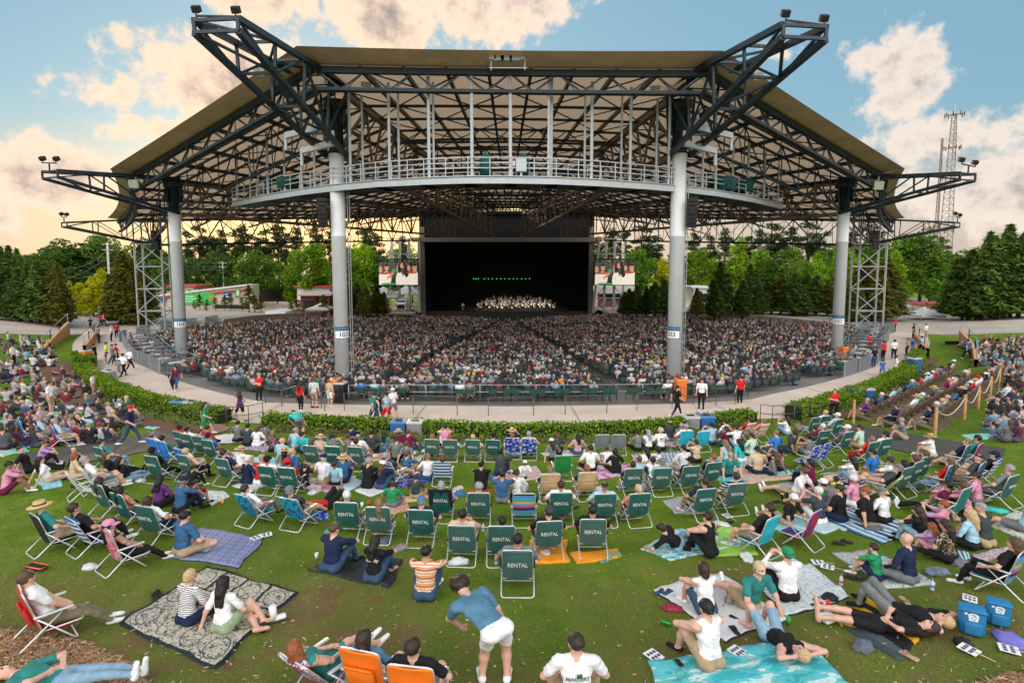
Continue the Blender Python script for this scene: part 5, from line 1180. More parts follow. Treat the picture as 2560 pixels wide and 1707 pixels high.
def person(M, spec, pose, hires=False, yaw=None, label=None, where='', group=None):
    """one body object with hair and hat children; M is the placing matrix"""
    tk = spec.split(); sex, shirt, pants, skin, hair = tk[:5]; ex = tk[5:]; child_p = sex == 'c'; sx = 'f' if sex == 'f' else 'm'
    me, k = body(pose, sx, yaw, .0145 if hires else .021); o = link('person', me); S = SKIN[skin]; T, Pn = cloth(shirt), cloth(pants); sc = .74 if child_p else (.95 if sex == 'f' else 1.0); wx = 1.09
    sleeve, longs = T, S; lp = 'lp' in ex or pants in ('jean', 'ltj', 'blk') and 'sh' not in ex; shoe = cloth('wht') if (hash_(spec) % 3) else cloth('blk')
    mats = [S, T, S if 'tk' in ex else T, T if 'ls' in ex else S, Pn, Pn, Pn if lp else S, S if 'bare' in ex else shoe, M_EYE, M_LIP]
    for i, m in enumerate(mats): o.material_slots[i].link = 'OBJECT'; o.material_slots[i].material = m
    for e in ex:
        if e[0] == 'x': wx = float(e[1:])
    o.matrix_world = M @ Matrix.Diagonal((sc * wx, sc * wx, sc, 1)); HM = Matrix.Translation(k['Hc']) @ Matrix((k['hl'], k['hf'], k['hu'])).transposed().to_4x4()
    hd = ''
    if hair != 'bald':
        st, hc = hair.split('.'); hobj = link('hair', hair_mesh(st), o); hobj.material_slots[0].link = 'OBJECT'; hobj.material_slots[0].material = HAIRM[hc]; hobj.matrix_local = HM; hd = (HS[st] + ' ' if st != 's' else '') + HC[hc][0] + ' hair'
    else: hd = 'a bald head'
    for e in ex:
        if '.' in e and e.split('.')[0] in ('cap', 'bcap', 'straw', 'bucket'):
            kd, c = e.split('.'); q = link('hat' if kd in ('straw', 'bucket') else 'cap', hat_mesh(kd), o); m1 = cloth(c); m2 = cloth('blk') if kd == 'straw' else cloth(c)
            if c == 'straw': m1 = pbr('straw', (.50, .36, .17), .85, 0, .2, 30)
            for i, mm in enumerate((m1, m2)): q.material_slots[i].link = 'OBJECT'; q.material_slots[i].material = mm
            q.matrix_local = HM; cn = 'straw' if c == 'straw' else cname(c); hd = {'cap': cn + ' cap', 'bcap': cn + ' cap worn backwards', 'straw': cn + ' hat', 'bucket': cn + ' brimmed hat'}[kd]
            if kd == 'straw': hd = 'straw hat'
    top = ' tank top' if 'tk' in ex else (' long sleeved top' if 'ls' in ex else ' shirt')
    PERSONS.append([o, label, '%sin %s%s with %s' % ('child ' if child_p else 'person ', cname(shirt), top, hd), where, group]); return o, k
def hash_(s): return sum((i + 3) * ord(c) for i, c in enumerate(s))
PERSONS = []
def frame(p, yaw=0.0, tilt=.75, lift=0.0):
    """matrix at ground point p: +Y towards the stage turned by yaw degrees (anticlockwise), leaning with the slope"""
    d = Vector((SX - p.x, SY - p.y, 0)).normalized(); d = Matrix.Rotation(R(yaw), 3, 'Z') @ d; n = slope_normal(p.x, p.y).lerp(Vector((0, 0, 1)), 1 - tilt).normalized()
    x = d.cross(n).normalized(); y = n.cross(x); M = Matrix((x, y, n)).transposed().to_4x4(); M.translation = p + Vector((0, 0, lift)); return M
# ================================================================== lawn chairs
M_ALU = pbr('aluminium_tube', (.62, .64, .66), .35, .55, .08, 8); M_ARM = pbr('dark_armrest', (.028, .030, .033), .5, 0, .1); M_LETTER = pbr('white_lettering', (.66, .68, .67), .8, 0, .05)
def pattern_mat(name, kind, cols, scale=8.0, axis='z', coord='Object', rough=.85):
    """woven or printed cloth: stripes, checks, plaids, blots"""
    if name in _mats: return _mats[name]
    m = bpy.data.materials.new(name); m.use_nodes = True; q = NT(m.node_tree); b = q.n['Principled BSDF']; b.inputs['Roughness'].default_value = rough; b.inputs['Specular IOR Level'].default_value = .2
    tc = q.node('ShaderNodeTexCoord'); v = tc.outputs[coord]; sp = q.node('ShaderNodeSeparateXYZ'); q.l.new(v, sp.inputs[0]); X, Y, Z = sp.outputs; ax = dict(x=X, y=Y, z=Z)[axis]
    ax = q.m('ADD', ax, q.m('MULTIPLY', q.noise(v, 4, 2), .015)); fr = lambda s_, o=0: q.m('FRACT', q.m('MULTIPLY_ADD', s_, scale, o)); n = len(cols)
    if kind == 'stripes': col = q.ramp(fr(ax), [(i / n, c) for i, c in enumerate(cols)], 'CONSTANT')
    elif kind == 'check': a = q.m('GREATER_THAN', fr(X), .5); c_ = q.m('GREATER_THAN', fr(Y), .5); col = q.mix(q.m('ABSOLUTE', q.m('SUBTRACT', a, c_)), cols[0], cols[1])
    elif kind == 'gingham': a = q.m('GREATER_THAN', fr(X), .5); c_ = q.m('GREATER_THAN', fr(Y), .5); col = q.mix(q.m('MULTIPLY', q.m('ADD', a, c_), .5), cols[0], cols[1])
    elif kind == 'plaid':
        a = q.ramp(fr(X), [(0, cols[0]), (.25, cols[1]), (.4, cols[0]), (.6, cols[2]), (.75, cols[0])], 'CONSTANT'); c_ = q.ramp(fr(Y), [(0, cols[0]), (.2, cols[1]), (.35, cols[0]), (.55, cols[2]), (.8, cols[1])], 'CONSTANT'); col = q.mix(.5, a, c_); col = q.mix(q.m('MULTIPLY', q.noise(v, 60, 2), .5), col, cols[1])
    elif kind == 'blots': w = q.noise(v, scale, 3, .6, .5); col = q.ramp(w, [(.32 + .36 * i / max(1, n - 1), c) for i, c in enumerate(cols)], 'CONSTANT')
    elif kind == 'cells':
        t = q.node('ShaderNodeTexVoronoi'); q.l.new(v, t.inputs['Vector']); t.inputs['Scale'].default_value = scale; d = t.outputs['Distance']; col = q.mix(q.m('GREATER_THAN', d, .33), cols[1], cols[0]); col = q.mix(q.m('LESS_THAN', d, .15), col, cols[0])
        if n > 2: col = q.mix(q.m('GREATER_THAN', q.noise(v, scale * .5, 2), .55), col, cols[2])
    elif kind == 'batik':
        w = q.noise(v, scale, 6, .75, 1.5); col = q.mix(q.smooth(w, .43, .50), cols[1], cols[0]); u1, u2 = q.m('ABSOLUTE', q.m('SUBTRACT', fr(X, .5), .5)), q.m('ABSOLUTE', q.m('SUBTRACT', fr(Y, .5), .5))
        sx, sy = q.m('FRACT', q.m('MULTIPLY', X, 4.0)), q.m('FRACT', q.m('MULTIPLY', Y, 3.0)); e = q.m('MINIMUM', q.m('MINIMUM', sx, q.m('SUBTRACT', 1, sx)), q.m('MULTIPLY', q.m('MINIMUM', sy, q.m('SUBTRACT', 1, sy)), 1.2)); edge = q.m('MINIMUM', q.m('MINIMUM', X, q.m('SUBTRACT', 1, X)), q.m('MINIMUM', Y, q.m('SUBTRACT', 1, Y)))
        band = q.m('MULTIPLY', q.m('LESS_THAN', e, .055), q.m('GREATER_THAN', Y, .66)); ring = q.m('SQRT', q.m('ADD', q.m('POWER', q.m('SUBTRACT', sx, .5), 2), q.m('POWER', q.m('SUBTRACT', sy, .5), 2))); rb = q.m('LESS_THAN', q.m('ABSOLUTE', q.m('SUBTRACT', ring, .33)), .022)
        col = q.mix(q.m('MAXIMUM', band, q.m('LESS_THAN', edge, .022)), q.mix(q.m('MULTIPLY', rb, .8), col, cols[1]), (.012, .020, .026))
        fine = q.noise(v, scale * 3, 4, .8); col = q.mix(q.m('MULTIPLY', q.m('GREATER_THAN', fine, .57), .6), col, cols[1])
    q.l.new(col, b.inputs['Base Color']); q.l.new(q.bump(q.noise(tc.outputs['Object'], 14, 4), .5, .03), b.inputs['Normal']); _mats[name] = m; return m
M_RENTAL = pbr('green_canvas', (.006, .092, .080), .8, 0, .2, 4, .5, 12, .25, .03, 0, .5)
CHMAT = dict(rental=M_RENTAL, green=M_RENTAL, teal=pbr('teal_canvas', (.01, .16, .14), .8), emerald=pbr('emerald_canvas', (.01, .20, .05), .8), royal=pattern_mat('royal_blue_canvas', 'blots', [(.02, .13, .45), (.03, .20, .56), (.10, .30, .62)], 5), hawaii=pattern_mat('blue_white_print', 'blots', [(.015, .04, .30), (.02, .06, .38), (.55, .6, .7), (.02, .05, .34)], 9),
             leafy=pattern_mat('blue_green_print', 'blots', [(.02, .05, .20), (.02, .22, .40), (.02, .40, .22), (.02, .05, .20)], 11), bluestripe=pattern_mat('blue_white_stripe', 'stripes', [(.02, .10, .35), (.65, .68, .72)], 9), multi=pattern_mat('rainbow_stripe', 'stripes', [(.02, .02, .04), (.45, .06, .25), (.10, .28, .50), (.55, .35, .10), (.05, .35, .25), (.10, .28, .50), (.08, .25, .5)], 2.4),
             tan=pbr('tan_canvas', (.48, .34, .19), .85, 0, .15), cyan=pbr('cyan_canvas', (.02, .36, .52), .8), red=pbr('red_canvas', (.50, .03, .03), .8, 0, .2, 3), pinkred=pattern_mat('pink_red_canvas', 'blots', [(.55, .10, .16), (.50, .30, .36), (.55, .03, .03)], 3), orange=pbr('orange_canvas', (.78, .17, .006), .75, 0, .08, 3), flag=pattern_mat('red_white_blue_print', 'blots', [(.02, .06, .30), (.55, .56, .60), (.45, .03, .05), (.02, .06, .30), (.6, .6, .62)], 13),
             lime=pattern_mat('lime_stripe', 'stripes', [(.32, .50, .02), (.45, .60, .08)], 8), candy=pattern_mat('pastel_striped_canvas', 'stripes', [(.60, .52, .50), (.62, .22, .06), (.50, .50, .52)], 5), navyflower=pattern_mat('navy_floral_canvas', 'blots', [(.015, .03, .08), (.05, .16, .25), (.25, .32, .36)], 12), grey=pbr('grey_mesh', (.16, .17, .18), .7), white=pbr('white_straps', (.62, .63, .64), .6), redblue=pattern_mat('red_blue_canvas', 'blots', [(.45, .02, .03), (.03, .05, .20), (.02, .30, .42)], 4), black=pbr('black_canvas', (.015, .015, .017), .8), aqua=pattern_mat('aqua_canvas', 'stripes', [(.02, .36, .48), (.03, .40, .52)], 3))
CHNAME = dict(rental='green rental', green='plain dark green', teal='teal', emerald='emerald green', royal='bright blue', hawaii='blue and white floral', leafy='blue and green patterned', bluestripe='blue and white striped', multi='rainbow striped', tan='tan backpack', cyan='light blue', red='red', pinkred='pink and red', orange='orange', flag='red white and blue', lime='lime green striped', candy='pastel striped', navyflower='navy floral', grey='grey mesh', white='white strapped', redblue='red and blue', black='black', aqua='aqua')
RENTAL_TXT = text_mesh('RENTAL', .128, M_LETTER, .002)
for v in RENTAL_TXT.vertices: v.co.x *= .82
CHAIRS = {}
def chair_proto(kind):
    if kind in CHAIRS: return CHAIRS[kind]
    e = empty('lawn_chair'); mat = CHMAT[kind]; rec = kind in ('flag', 'bluestripe', 'lime', 'candy', 'leafy', 'white'); big = kind in ('bluestripe', 'pinkred', 'navyflower', 'flag', 'leafy', 'royal'); ty = -.46 if kind in ('flag', 'lime') else (-.36 if rec else -.27); tz = .70 if kind in ('flag', 'lime') else (.80 if rec else (.90 if big else .85)); b0, b1 = Vector((0, -.02, .27)), Vector((0, ty, tz)); w = .265
    up = (b1 - b0).normalized(); nrm = Vector((0, up.z, -up.y)); back = -nrm
    mb = MB(); n, m = 8, 8                           # backrest canvas, sagging between its tubes and wrapped round them
    G = [[b0.lerp(b1, j / m) + Vector((w * (2 * i / n - 1), 0, 0)) + back * (.045 * math.sin(math.pi * i / n) * (.5 + .5 * math.sin(math.pi * min(1, j / m + .1)))) for i in range(n + 1)] for j in range(m + 1)]
    for off, flip in ((.014, 0), (-.014, 1)):
        for j in range(m):
            for i in range(n): q = [G[j][i] + back * off, G[j][i + 1] + back * off, G[j + 1][i + 1] + back * off, G[j + 1][i] + back * off]; mb.quad(q[::-1] if flip else q)
    rimp = [G[0][i] for i in range(n + 1)] + [G[j][n] for j in range(1, m + 1)] + [G[m][i] for i in range(n - 1, -1, -1)] + [G[j][0] for j in range(m - 1, 0, -1)]; mb.tube(rimp, .017, 6, closed=True)
    bk = mb.build('backrest', mat, e, True)
    if kind == 'rental':
        t = link('lettering', RENTAL_TXT, bk); c = b0.lerp(b1, .56) + back * .062; t.matrix_local = Matrix.Translation(c) @ Matrix((Vector((1, 0, 0)), up, back)).transposed().to_4x4()
    if kind in ('tan', 'orange', 'red'):
        mb = MB(); c = b0.lerp(b1, .42) + back * .075; mb.rbox(c, (.40, .07, .30), Matrix((Vector((1, 0, 0)), back, up)).transposed(), .03); mb.bar(c + up * .17 + Vector((-.2, 0, 0)) + back * .02, c + up * .17 + Vector((.2, 0, 0)) + back * .02, .03); mb.build('pouch', mat, bk, True)
    if big or kind in ('leafy', 'hawaii'):
        mb = MB(); mb.rbox(b1 - up * .10 + nrm * .05, (.40, .07, .15), Matrix((Vector((1, 0, 0)), back, up)).transposed(), .03); mb.build('headrest', mat, bk, True)
    mb = MB(); s0, s1 = Vector((0, -.03, .26)), Vector((0, .46, .30))
    for j in range(5):
        for i in range(4):
            f = lambda i, j: s0.lerp(s1, j / 5) + Vector((.26 * (i / 2 - 1), 0, -.05 * math.sin(math.pi * j / 5)))
            q = [f(i, j), f(i + 1, j), f(i + 1, j + 1), f(i, j + 1)]; mb.quad(q); mb.quad([p - Vector((0, 0, .02)) for p in q][::-1])
    mb.build('seat', mat, e, True)
    rr = .0135; W = .285
    def ubend(p0, p1, p2, p3, r=.07):
        """open U of tube with rounded corners through four points"""
        out = [p0]
        for a, b, c in ((p0, p1, p2), (p1, p2, p3)):
            d1, d2 = (a - b).normalized(), (c - b).normalized(); out += [b + d1 * r * (1 - t) ** 2 + d2 * r * t ** 2 for t in (0, .25, .5, .75, 1)]
        return out + [p3]
    V = lambda x, y, z: Vector((x, y, z))
    mb = MB(); mb.tube(ubend(V(-W, -.02, .27), V(-W, ty, tz + .02), V(W, ty, tz + .02), V(W, -.02, .27)), rr, 7); mb.build('back_frame', M_ALU, e, True)
    mb = MB(); mb.tube(ubend(V(-W, -.03, .26), V(-W, .48, .30), V(W, .48, .30), V(W, -.03, .26)), rr, 7); mb.bar(V(-W, -.03, .26), V(W, -.03, .26), .026, n=7); mb.build('seat_frame', M_ALU, e, True)
    mb = MB(); mb.tube(ubend(V(-W - .02, .20, .50), V(-W - .02, -.30, .02), V(W + .02, -.30, .02), V(W + .02, .20, .50)), rr, 7); mb.build('rear_leg', M_ALU, e, True)
    mb = MB(); mb.tube(ubend(V(-W - .02, -.10, .48), V(-W - .02, .42, .02), V(W + .02, .42, .02), V(W + .02, -.10, .48)), rr, 7); mb.build('front_leg', M_ALU, e, True)
    for s in (-1, 1): mb = MB(); mb.rbox((s * (W + .025), .10, .525), (.06, .48, .03), Matrix.Rotation(.10, 3, 'X'), .012); mb.build('armrest', M_ARM if kind in ('rental', 'green', 'grey') else M_ALU, e, True)
    CHAIRS[kind] = e; e['used'] = 0; return e
CH_ITEMS = []
def chair(u, v, kind='rental', occ=None, yaw=0, pose=None, label=None, lift=0, pyaw=None):
    p = ground(u, v); s = Vector((SX - p.x, SY - p.y, 0)).normalized(); s = Matrix.Rotation(R(yaw), 3, 'Z') @ s; p = p + s * .30; p.z = ground_z(p.x, p.y)
    pr = chair_proto(kind); o = pr if not pr['used'] else copy_tree(pr)
    if pr['used'] == 0: pr['used'] = 1
    M = frame(p, yaw, .9, lift); o.matrix_world = M; hires = v > 1300; lab = None
    if occ:
        pz = pose or rng.choice(['chair', 'chairx', 'chair']); rec = kind in ('flag', 'lime', 'bluestripe', 'candy', 'leafy', 'white')
        Mp = M @ Matrix.Translation((0, .0, .0)) @ (Matrix.Rotation(R(10 if not rec else 20), 4, 'X') if kind != 'flag' else Matrix.Rotation(R(26), 4, 'X'))
        Mp = M @ Matrix.Translation((0, .02, .02 if rec else 0)) @ Matrix.Translation((0, 0, .30)) @ Matrix.Rotation(R({'flag': 22, 'lime': 20}.get(kind, 9 if rec else 0)), 4, 'X') @ Matrix.Translation((0, 0, -.30))
        po, k = person(Mp, occ, pz, hires, pyaw, label, 'in a %s chair' % CHNAME[kind], 'people on the lawn'); lab = PERSONS[-1][2]
    CH_ITEMS.append([o, u, CHNAME[kind] + ' lawn chair ' + ('holding the ' + lab if lab else 'standing empty on the grass')]); return o
RENT = '''438 1134 m red blk D s.blk;458 1141 m wht khk M s.blk;488 1148 m gry khk L s.brn;512 1160 m blu khk M s.blk cap.nvy;450 1206 f tan blk L s.bld tk;547 1217 m nvy khk L s.dbr;770 1176 f gry jean L l.brn lp;827 1178 m gry khk L s.gry cap.gry;883 1179 m gry gry L s.dbr;657 1239 m wht blk M s.blk cap.blk;710 1244 m red blk M s.blk cap.red
860 1350 m cha blk L s.wht;940 1364 f wht red L l.lbr;1048 1372 m nvy khk L s.gry cap.dnm;1077 1155 f blk jean L l.lbr;1123 1156 f wht blk L l.red;1180 1156 f wht tan L s.bld;1231 1156 m blk khk L s.blk cap.blk;1099 1310 f lil blk L b.gry;1195 1319 m red blk L s.gry x1.22;1151 1420 m tan wht M s.blk;1253 1421 f gry blk L s.blk;1294 1496 m gry gry M s.blk
1376 1406 m blk khk L s.dbr cap.cha;1485 1400 m blk khk M s.blk;1405 1318 m wht khk M s.dbr;1516 1322 m lbl gry M d.blk;1604 1321 f cor pnk L p.bld;1588 1244 f nvy khk L s.dbr;1660 1243 m tql khk L s.gry cap.gry;1733 1237 m nvy jean M s.blk cap.blk;1790 1226 m nvy ltj L s.red;1772 1307 m nvy khk M s.dbr;1850 1291 m str2 khk L s.dbr
2044 1092 -;2070 1087 m wht khk L s.bld;2104 1098 m lbl khk L s.gry cap.wht;2068 1132 m mar jean L s.wht;2129 1136 m gry jean L s.gry cap.wht;2194 1167 f red red L b.lbr lp;2225 1158 m wht khk M s.blk;2281 1245 f blk gry M l.blk ls;2308 1227 f blk jean L b.brn;2328 1212 f prp jean L l.brn;2546 1272 m gry gry L s.gry lp
232 1297 f blk blk T l.dbr;282 1326 f cor blk M l.blk tk;350 1364 f wht nvy M l.dbr;237 1183 m teal ltj L s.dbr;370 1209 m blk blk D s.blk cap.blk'''
for row in RENT.replace('\n', ';').replace('teal', 'tea').split(';'):
    a = row.split(' ', 2); u, v = float(a[0]), float(a[1]); occ = None if a[2] == '-' else a[2]; dy = (u - 1280) / 1280
    chair(u, v, 'rental', occ, yaw=(14 * dy + rng.uniform(-5, 5)) if 560 < u < 1720 else 24 * dy + rng.uniform(-5, 5), pose='chairphone' if u in (1151,) else None)
OTHER = '''371 1160 royal -22 m wht khk L s.dbr cap.gry;396 1168 royal -22 m tea jean M s.blk;442 1192 royal -20 f wht wht L s.dbr cap.nvy;603 1319 leafy -26 f wht gry L s.dbr lp;721 1329 leafy -18 m cha khk L s.gry cap.gry;1281 1150 hawaii 0 f mar jean L s.red;1323 1152 hawaii 0 m tan khk L s.gry;963 1217 bluestripe -30 m cha khk L s.gry;1103 1218 bluestripe 0 f gry blk L b.brn;1378 1260 tan 4 f blk blk L b.lbr
1472 1255 tan 6 f nvy jean L b.red;1410 1204 emerald 4 -;1311 1321 multi 0 f blk blk L p.gry;1508 1140 grey 0 -;1549 1140 grey 0 -;1722 1129 cyan 4 m wht gry L s.gry;1764 1131 cyan 8 -;1881 1103 candy 20 f red blk L s.dbr;1915 1106 candy 22 f cor tan L s.lbr;2051 1178 hawaii 30 -;2077 1169 hawaii 32 -;2240 1253 lime 40 m cha khk L s.gry cap.gry;2393 1242 navyflower 26 f red ltj L l.brn
2469 1237 navyflower 30 m cha khk L d.blk;2460 1174 redblue 28 m tea khk M s.blk;2430 1182 navyflower 28 m nvy khk L s.lbr;2498 1217 bluestripe 30 f blk khk L s.blk cap.nvy;2430 1308 teal 24 -;176 1392 bluestripe -30 m blk blk M s.dbr;250 1438 pinkred -32 f blk blk M l.blk cap.pnk tk;75 1392 black -30 m tea tan L s.gry straw.straw;36 1622 red -40 m wht olv L s.brn lp;752 1778 flag -34 f tea tea L l.red tk;888 1806 orange -16 f dnm wht L l.dbr ls
1018 1856 orange -8 m blk khk L s.dbr;1942 1394 aqua 34 m blk khk L s.dbr;2050 1376 redblue 36 -;2012 1930 aqua 26 -;170 1252 white -40 -;205 1238 white -40 m wht gry L s.gry;2575 1500 multi 30 f blk blk L l.brn;420 905 green -60 -;40 1105 royal -35 f blk jean L l.blk;85 1110 bluestripe -38 m lbl khk L s.gry;150 1102 hawaii -34 f pnk olv L b.lbr;120 1118 prpl -34 m lbl tan L s.gry'''
CHMAT['prpl'] = pbr('purple_canvas', (.20, .03, .26), .8); CHNAME['prpl'] = 'purple'
for row in OTHER.replace('\n', ';').split(';'):
    a = row.split(' ', 4); u, v = float(a[0]), float(a[1])
    if u == 420: continue
    chair(u, v, a[2], None if a[4] == '-' else a[4], float(a[3]), pose={760: 'chairx', 885: 'chairphone'}.get(u), pyaw={885: -35, 1010: -10, 250: -20, 75: -20}.get(u))

# ================================================================== people on the ground
GP = '''13 1236 knees -40 m pnk mar T s.blk;100 1165 knees -40 f lil blk L s.brn;120 1206 lean -30 f wht tan L l.blk;72 1182 lean -50 m blk blk L s.dbr;178 1170 knees -35 c blk blk L bald;182 1200 cross -35 f tan tan L b.red;285 1192 lean -35 f blk blk L l.brn lp;318 1205 lean -30 f blk ltj L l.blk lp;397 1268 cross -20 f prp blk M l.blk ls;448 1284 knees -25 m dnb blk T s.gry cap.nvy;482 1266 knees -25 c mar blu M s.blk;478 1222 knees -20 c blk blk M s.blk;455 1390 cross -25 m dnb khk L s.blk x1.28;516 1116 cross -20 f red blk M s.dbr ls
592 1106 cross -12 m gry blk L s.blk;617 1116 cross -8 m cha blk L s.blk;641 1117 cross -8 f wht wht L b.brn;661 1108 cross -6 f gry jean M p.blk;683 1130 side 0 f fl1 blk L b.lbr;737 1128 cross -20 m lbl jean L s.gry;762 1134 lean -10 m tql blk L s.blk;800 1126 cross -8 f gry jean M l.dbr;875 1118 knees -10 m nvy jean M s.blk;702 1160 cross -20 m lbl khk L bald x1.25;760 1217 knees 20 c blk gry L s.dbr;818 1272 lie -40 m red blk M s.blk
927 1134 cross 0 m cha blk M s.blk x1.2;958 1132 cross 0 f dnm jean M l.blk;990 1154 cross -5 m gry blk L s.dbr;1018 1156 lean 0 f gry blk L w.brn;1014 1194 knees -25 f dnb khk L s.brn;1068 1201 cross -4 f wht jean L w.lbr;1202 1224 knees 0 f blk blk M n.blk;1255 1258 phone 0 m dnb gry M s.blk;1292 1248 cross -4 f wht blk M p.dbr;980 1268 cross -8 c grn gry M s.dbr x1.2;1038 1247 cross -10 c cha khk M s.dbr x1.15
1394 1136 cross 4 f cha blk L b.brn;1445 1138 cross 2 f ros jean L l.blk;1383 1153 side 10 f gry blk L l.dbr cap.wht;1307 1199 lean 20 c wht blk L p.dbr cap.wht;1477 1181 cross 6 m wht blk M s.blk;1539 1184 cross 8 f blk blk M b.blk;1519 1166 knees 10 c wht tan L s.dbr;1595 1128 cross 6 f gry blk M p.blk;1622 1126 cross 6 f wht blk M l.gry;1653 1126 cross 6 m wht blk L s.gry bucket.tan;1620 1179 side 12 f wht jean M l.blk;1646 1177 cross 12 f pat jean M b.blk;1711 1181 cross 16 m str1 khk L s.blk;1742 1157 phone 16 f tan blk M s.dbr
1781 1112 phone 16 m lbl jean L s.blk cap.nvy;1816 1097 cross 18 f pat jean L s.blk;1819 1118 cross 16 f mar jean L l.dbr;1843 1119 phone 16 m wht ltj L s.dbr;1819 1158 side 18 f lbl lbl L l.lbr tk;1854 1156 side 18 f tql wht L l.blk;1883 1139 cross 20 f min min L s.dbr;1970 1088 phone 20 f wht ltj L l.dbr;1944 1136 cross 20 m blu jean L s.lbr;1975 1131 lean 24 m cha jean M s.dbr;1952 1178 phone 22 f fl2 blk M b.blk;2024 1144 phone 22 f gry gry M n.blk tk;2026 1112 lean 30 f cha blk L s.dbr ls;2153 1122 cross 26 m min khk L s.dbr
1990 1242 lean 34 m wht khk L s.brn x1.2;2030 1218 cross 24 f mar blk M b.blk tk;2012 1212 knees 26 c dnb blk M s.blk;2075 1246 lean 26 c ylw gry T s.blk x1.2;1695 1378 prop 20 f blk ltj L w.dbr;1777 1392 knees 40 m blk blk L n.dbr tk;2187 1196 cross 28 m blu khk M s.blk;2138 1210 knees 28 f wht ltj L l.blk;2332 1144 knees 34 f wht tan L s.lbr straw.straw;2236 1222 knees 30 m wht khk M s.dbr;2174 1312 side 20 m blk blk L s.red;2212 1308 cross 24 f wht blk L p.bld cap.gry;2346 1286 lean 36 m mar blk M s.blk;2366 1268 knees 30 c pnk pnk M s.dbr
2420 1292 knees 30 f pnk blk M l.brn;2446 1262 cross 28 f pnk gry M n.dbr;2466 1368 knees 20 m cha khk L d.gry x1.15;2433 1374 cross 26 f lbl blk L l.bld ls;2363 1346 phone 26 f pnk blk L s.red;2372 1406 cross 26 f fl3 blk M l.dbr;2308 1364 knees 30 f blk ltj L l.dbr;2340 1392 knees 28 c lil pnk L l.red;2274 1460 cross 26 m nvy gry L bald ls;2194 1452 knees 26 c grn nvy L s.dbr x1.2;2560 1330 lean 34 m lbl gry L s.brn;2262 1100 knees 34 m gry khk L s.gry
467 1562 cross -22 f str3 nvy L w.bld;557 1582 side -24 f wht sag L l.blk bare;828 1430 knees -22 m nvy jean L s.brn x1.2;933 1456 knees -10 f blk jean L l.blk bare;1062 1500 knees -6 m str4 jean M s.blk x1.15;1766 1538 knees 16 f wht jean L b.dbr tk sh;1875 1524 lean 20 m tea khk L s.dbr bcap.tan;1971 1502 phone 12 m wht blk L s.dbr bcap.grn ls;1777 1672 knees 24 m wht khk L w.blk tk x1.15;1442 1778 cross 0 m wht khk L s.dbr x1.2;1930 1606 lie 10 f blk ltj L s.bld tk sh bare;2196 1580 lieflat 66 f blk blk L l.dbr bare sh;2225 1540 lie 36 m blk gry L s.bld lp;165 1722 lieflat -78 m tea ltj L s.brn lp'''
GLAB = {1442: 'dark haired person in white tee with printed back at the bottom edge',828: 'person in navy shirt seated on the black blanket beside the other in black', 933: 'person in black shirt lettered hashtag family, seated on a black blanket', 1062: 'person in orange brown and white striped shirt sitting alone on bare grass', 467: 'blond person in grey striped top on the black and cream blanket', 557: 'long black haired person in white shirt and sage skirt on the black and cream blanket',
        1766: 'person in white tank top and denim shorts on the white sheet', 1875: 'person in teal shirt with a tan cap worn backwards, leaning on one hand', 1971: 'person in white shirt and backwards green cap looking at a phone', 1777.5: '', 1930: 'blond person in black tank lying on the aqua tie-dye towel, knees up', 2196: 'person in black dress lying barefoot on the black and yellow blanket', 2225: 'person in grey trousers lying with knees up behind the person in a black dress', 165: 'person in light blue jeans lying on the wood chips at the bottom corner', 1653: 'person in white shirt with a flag print and tan brimmed hat', 455: 'large person in denim blue shirt at the edge of the blue plaid blanket'}
GOBJ = {}
for row in GP.replace('\n', ';').split(';'):
    a = row.split(' ', 4); u, v = float(a[0]), float(a[1]); p = ground(u, v)
    o, k = person(frame(p, float(a[3]) + rng.uniform(-6, 6), .85, .03), a[4], a[2], v > 1330, None, GLAB.get(u) or None, '', 'people on the lawn'); GOBJ[int(u)] = (o, k)
    PERSONS[-1].append(u)
    d = {'knees': 'sitting with knees up', 'cross': 'sitting cross legged', 'lean': 'leaning back on hands', 'side': 'sitting with legs aside', 'phone': 'holding up a phone', 'lie': 'lying knees up', 'lieflat': 'lying flat', 'prop': 'lying on one side'}[a[2]]
    if not PERSONS[-1][1]: PERSONS[-1][3] = d
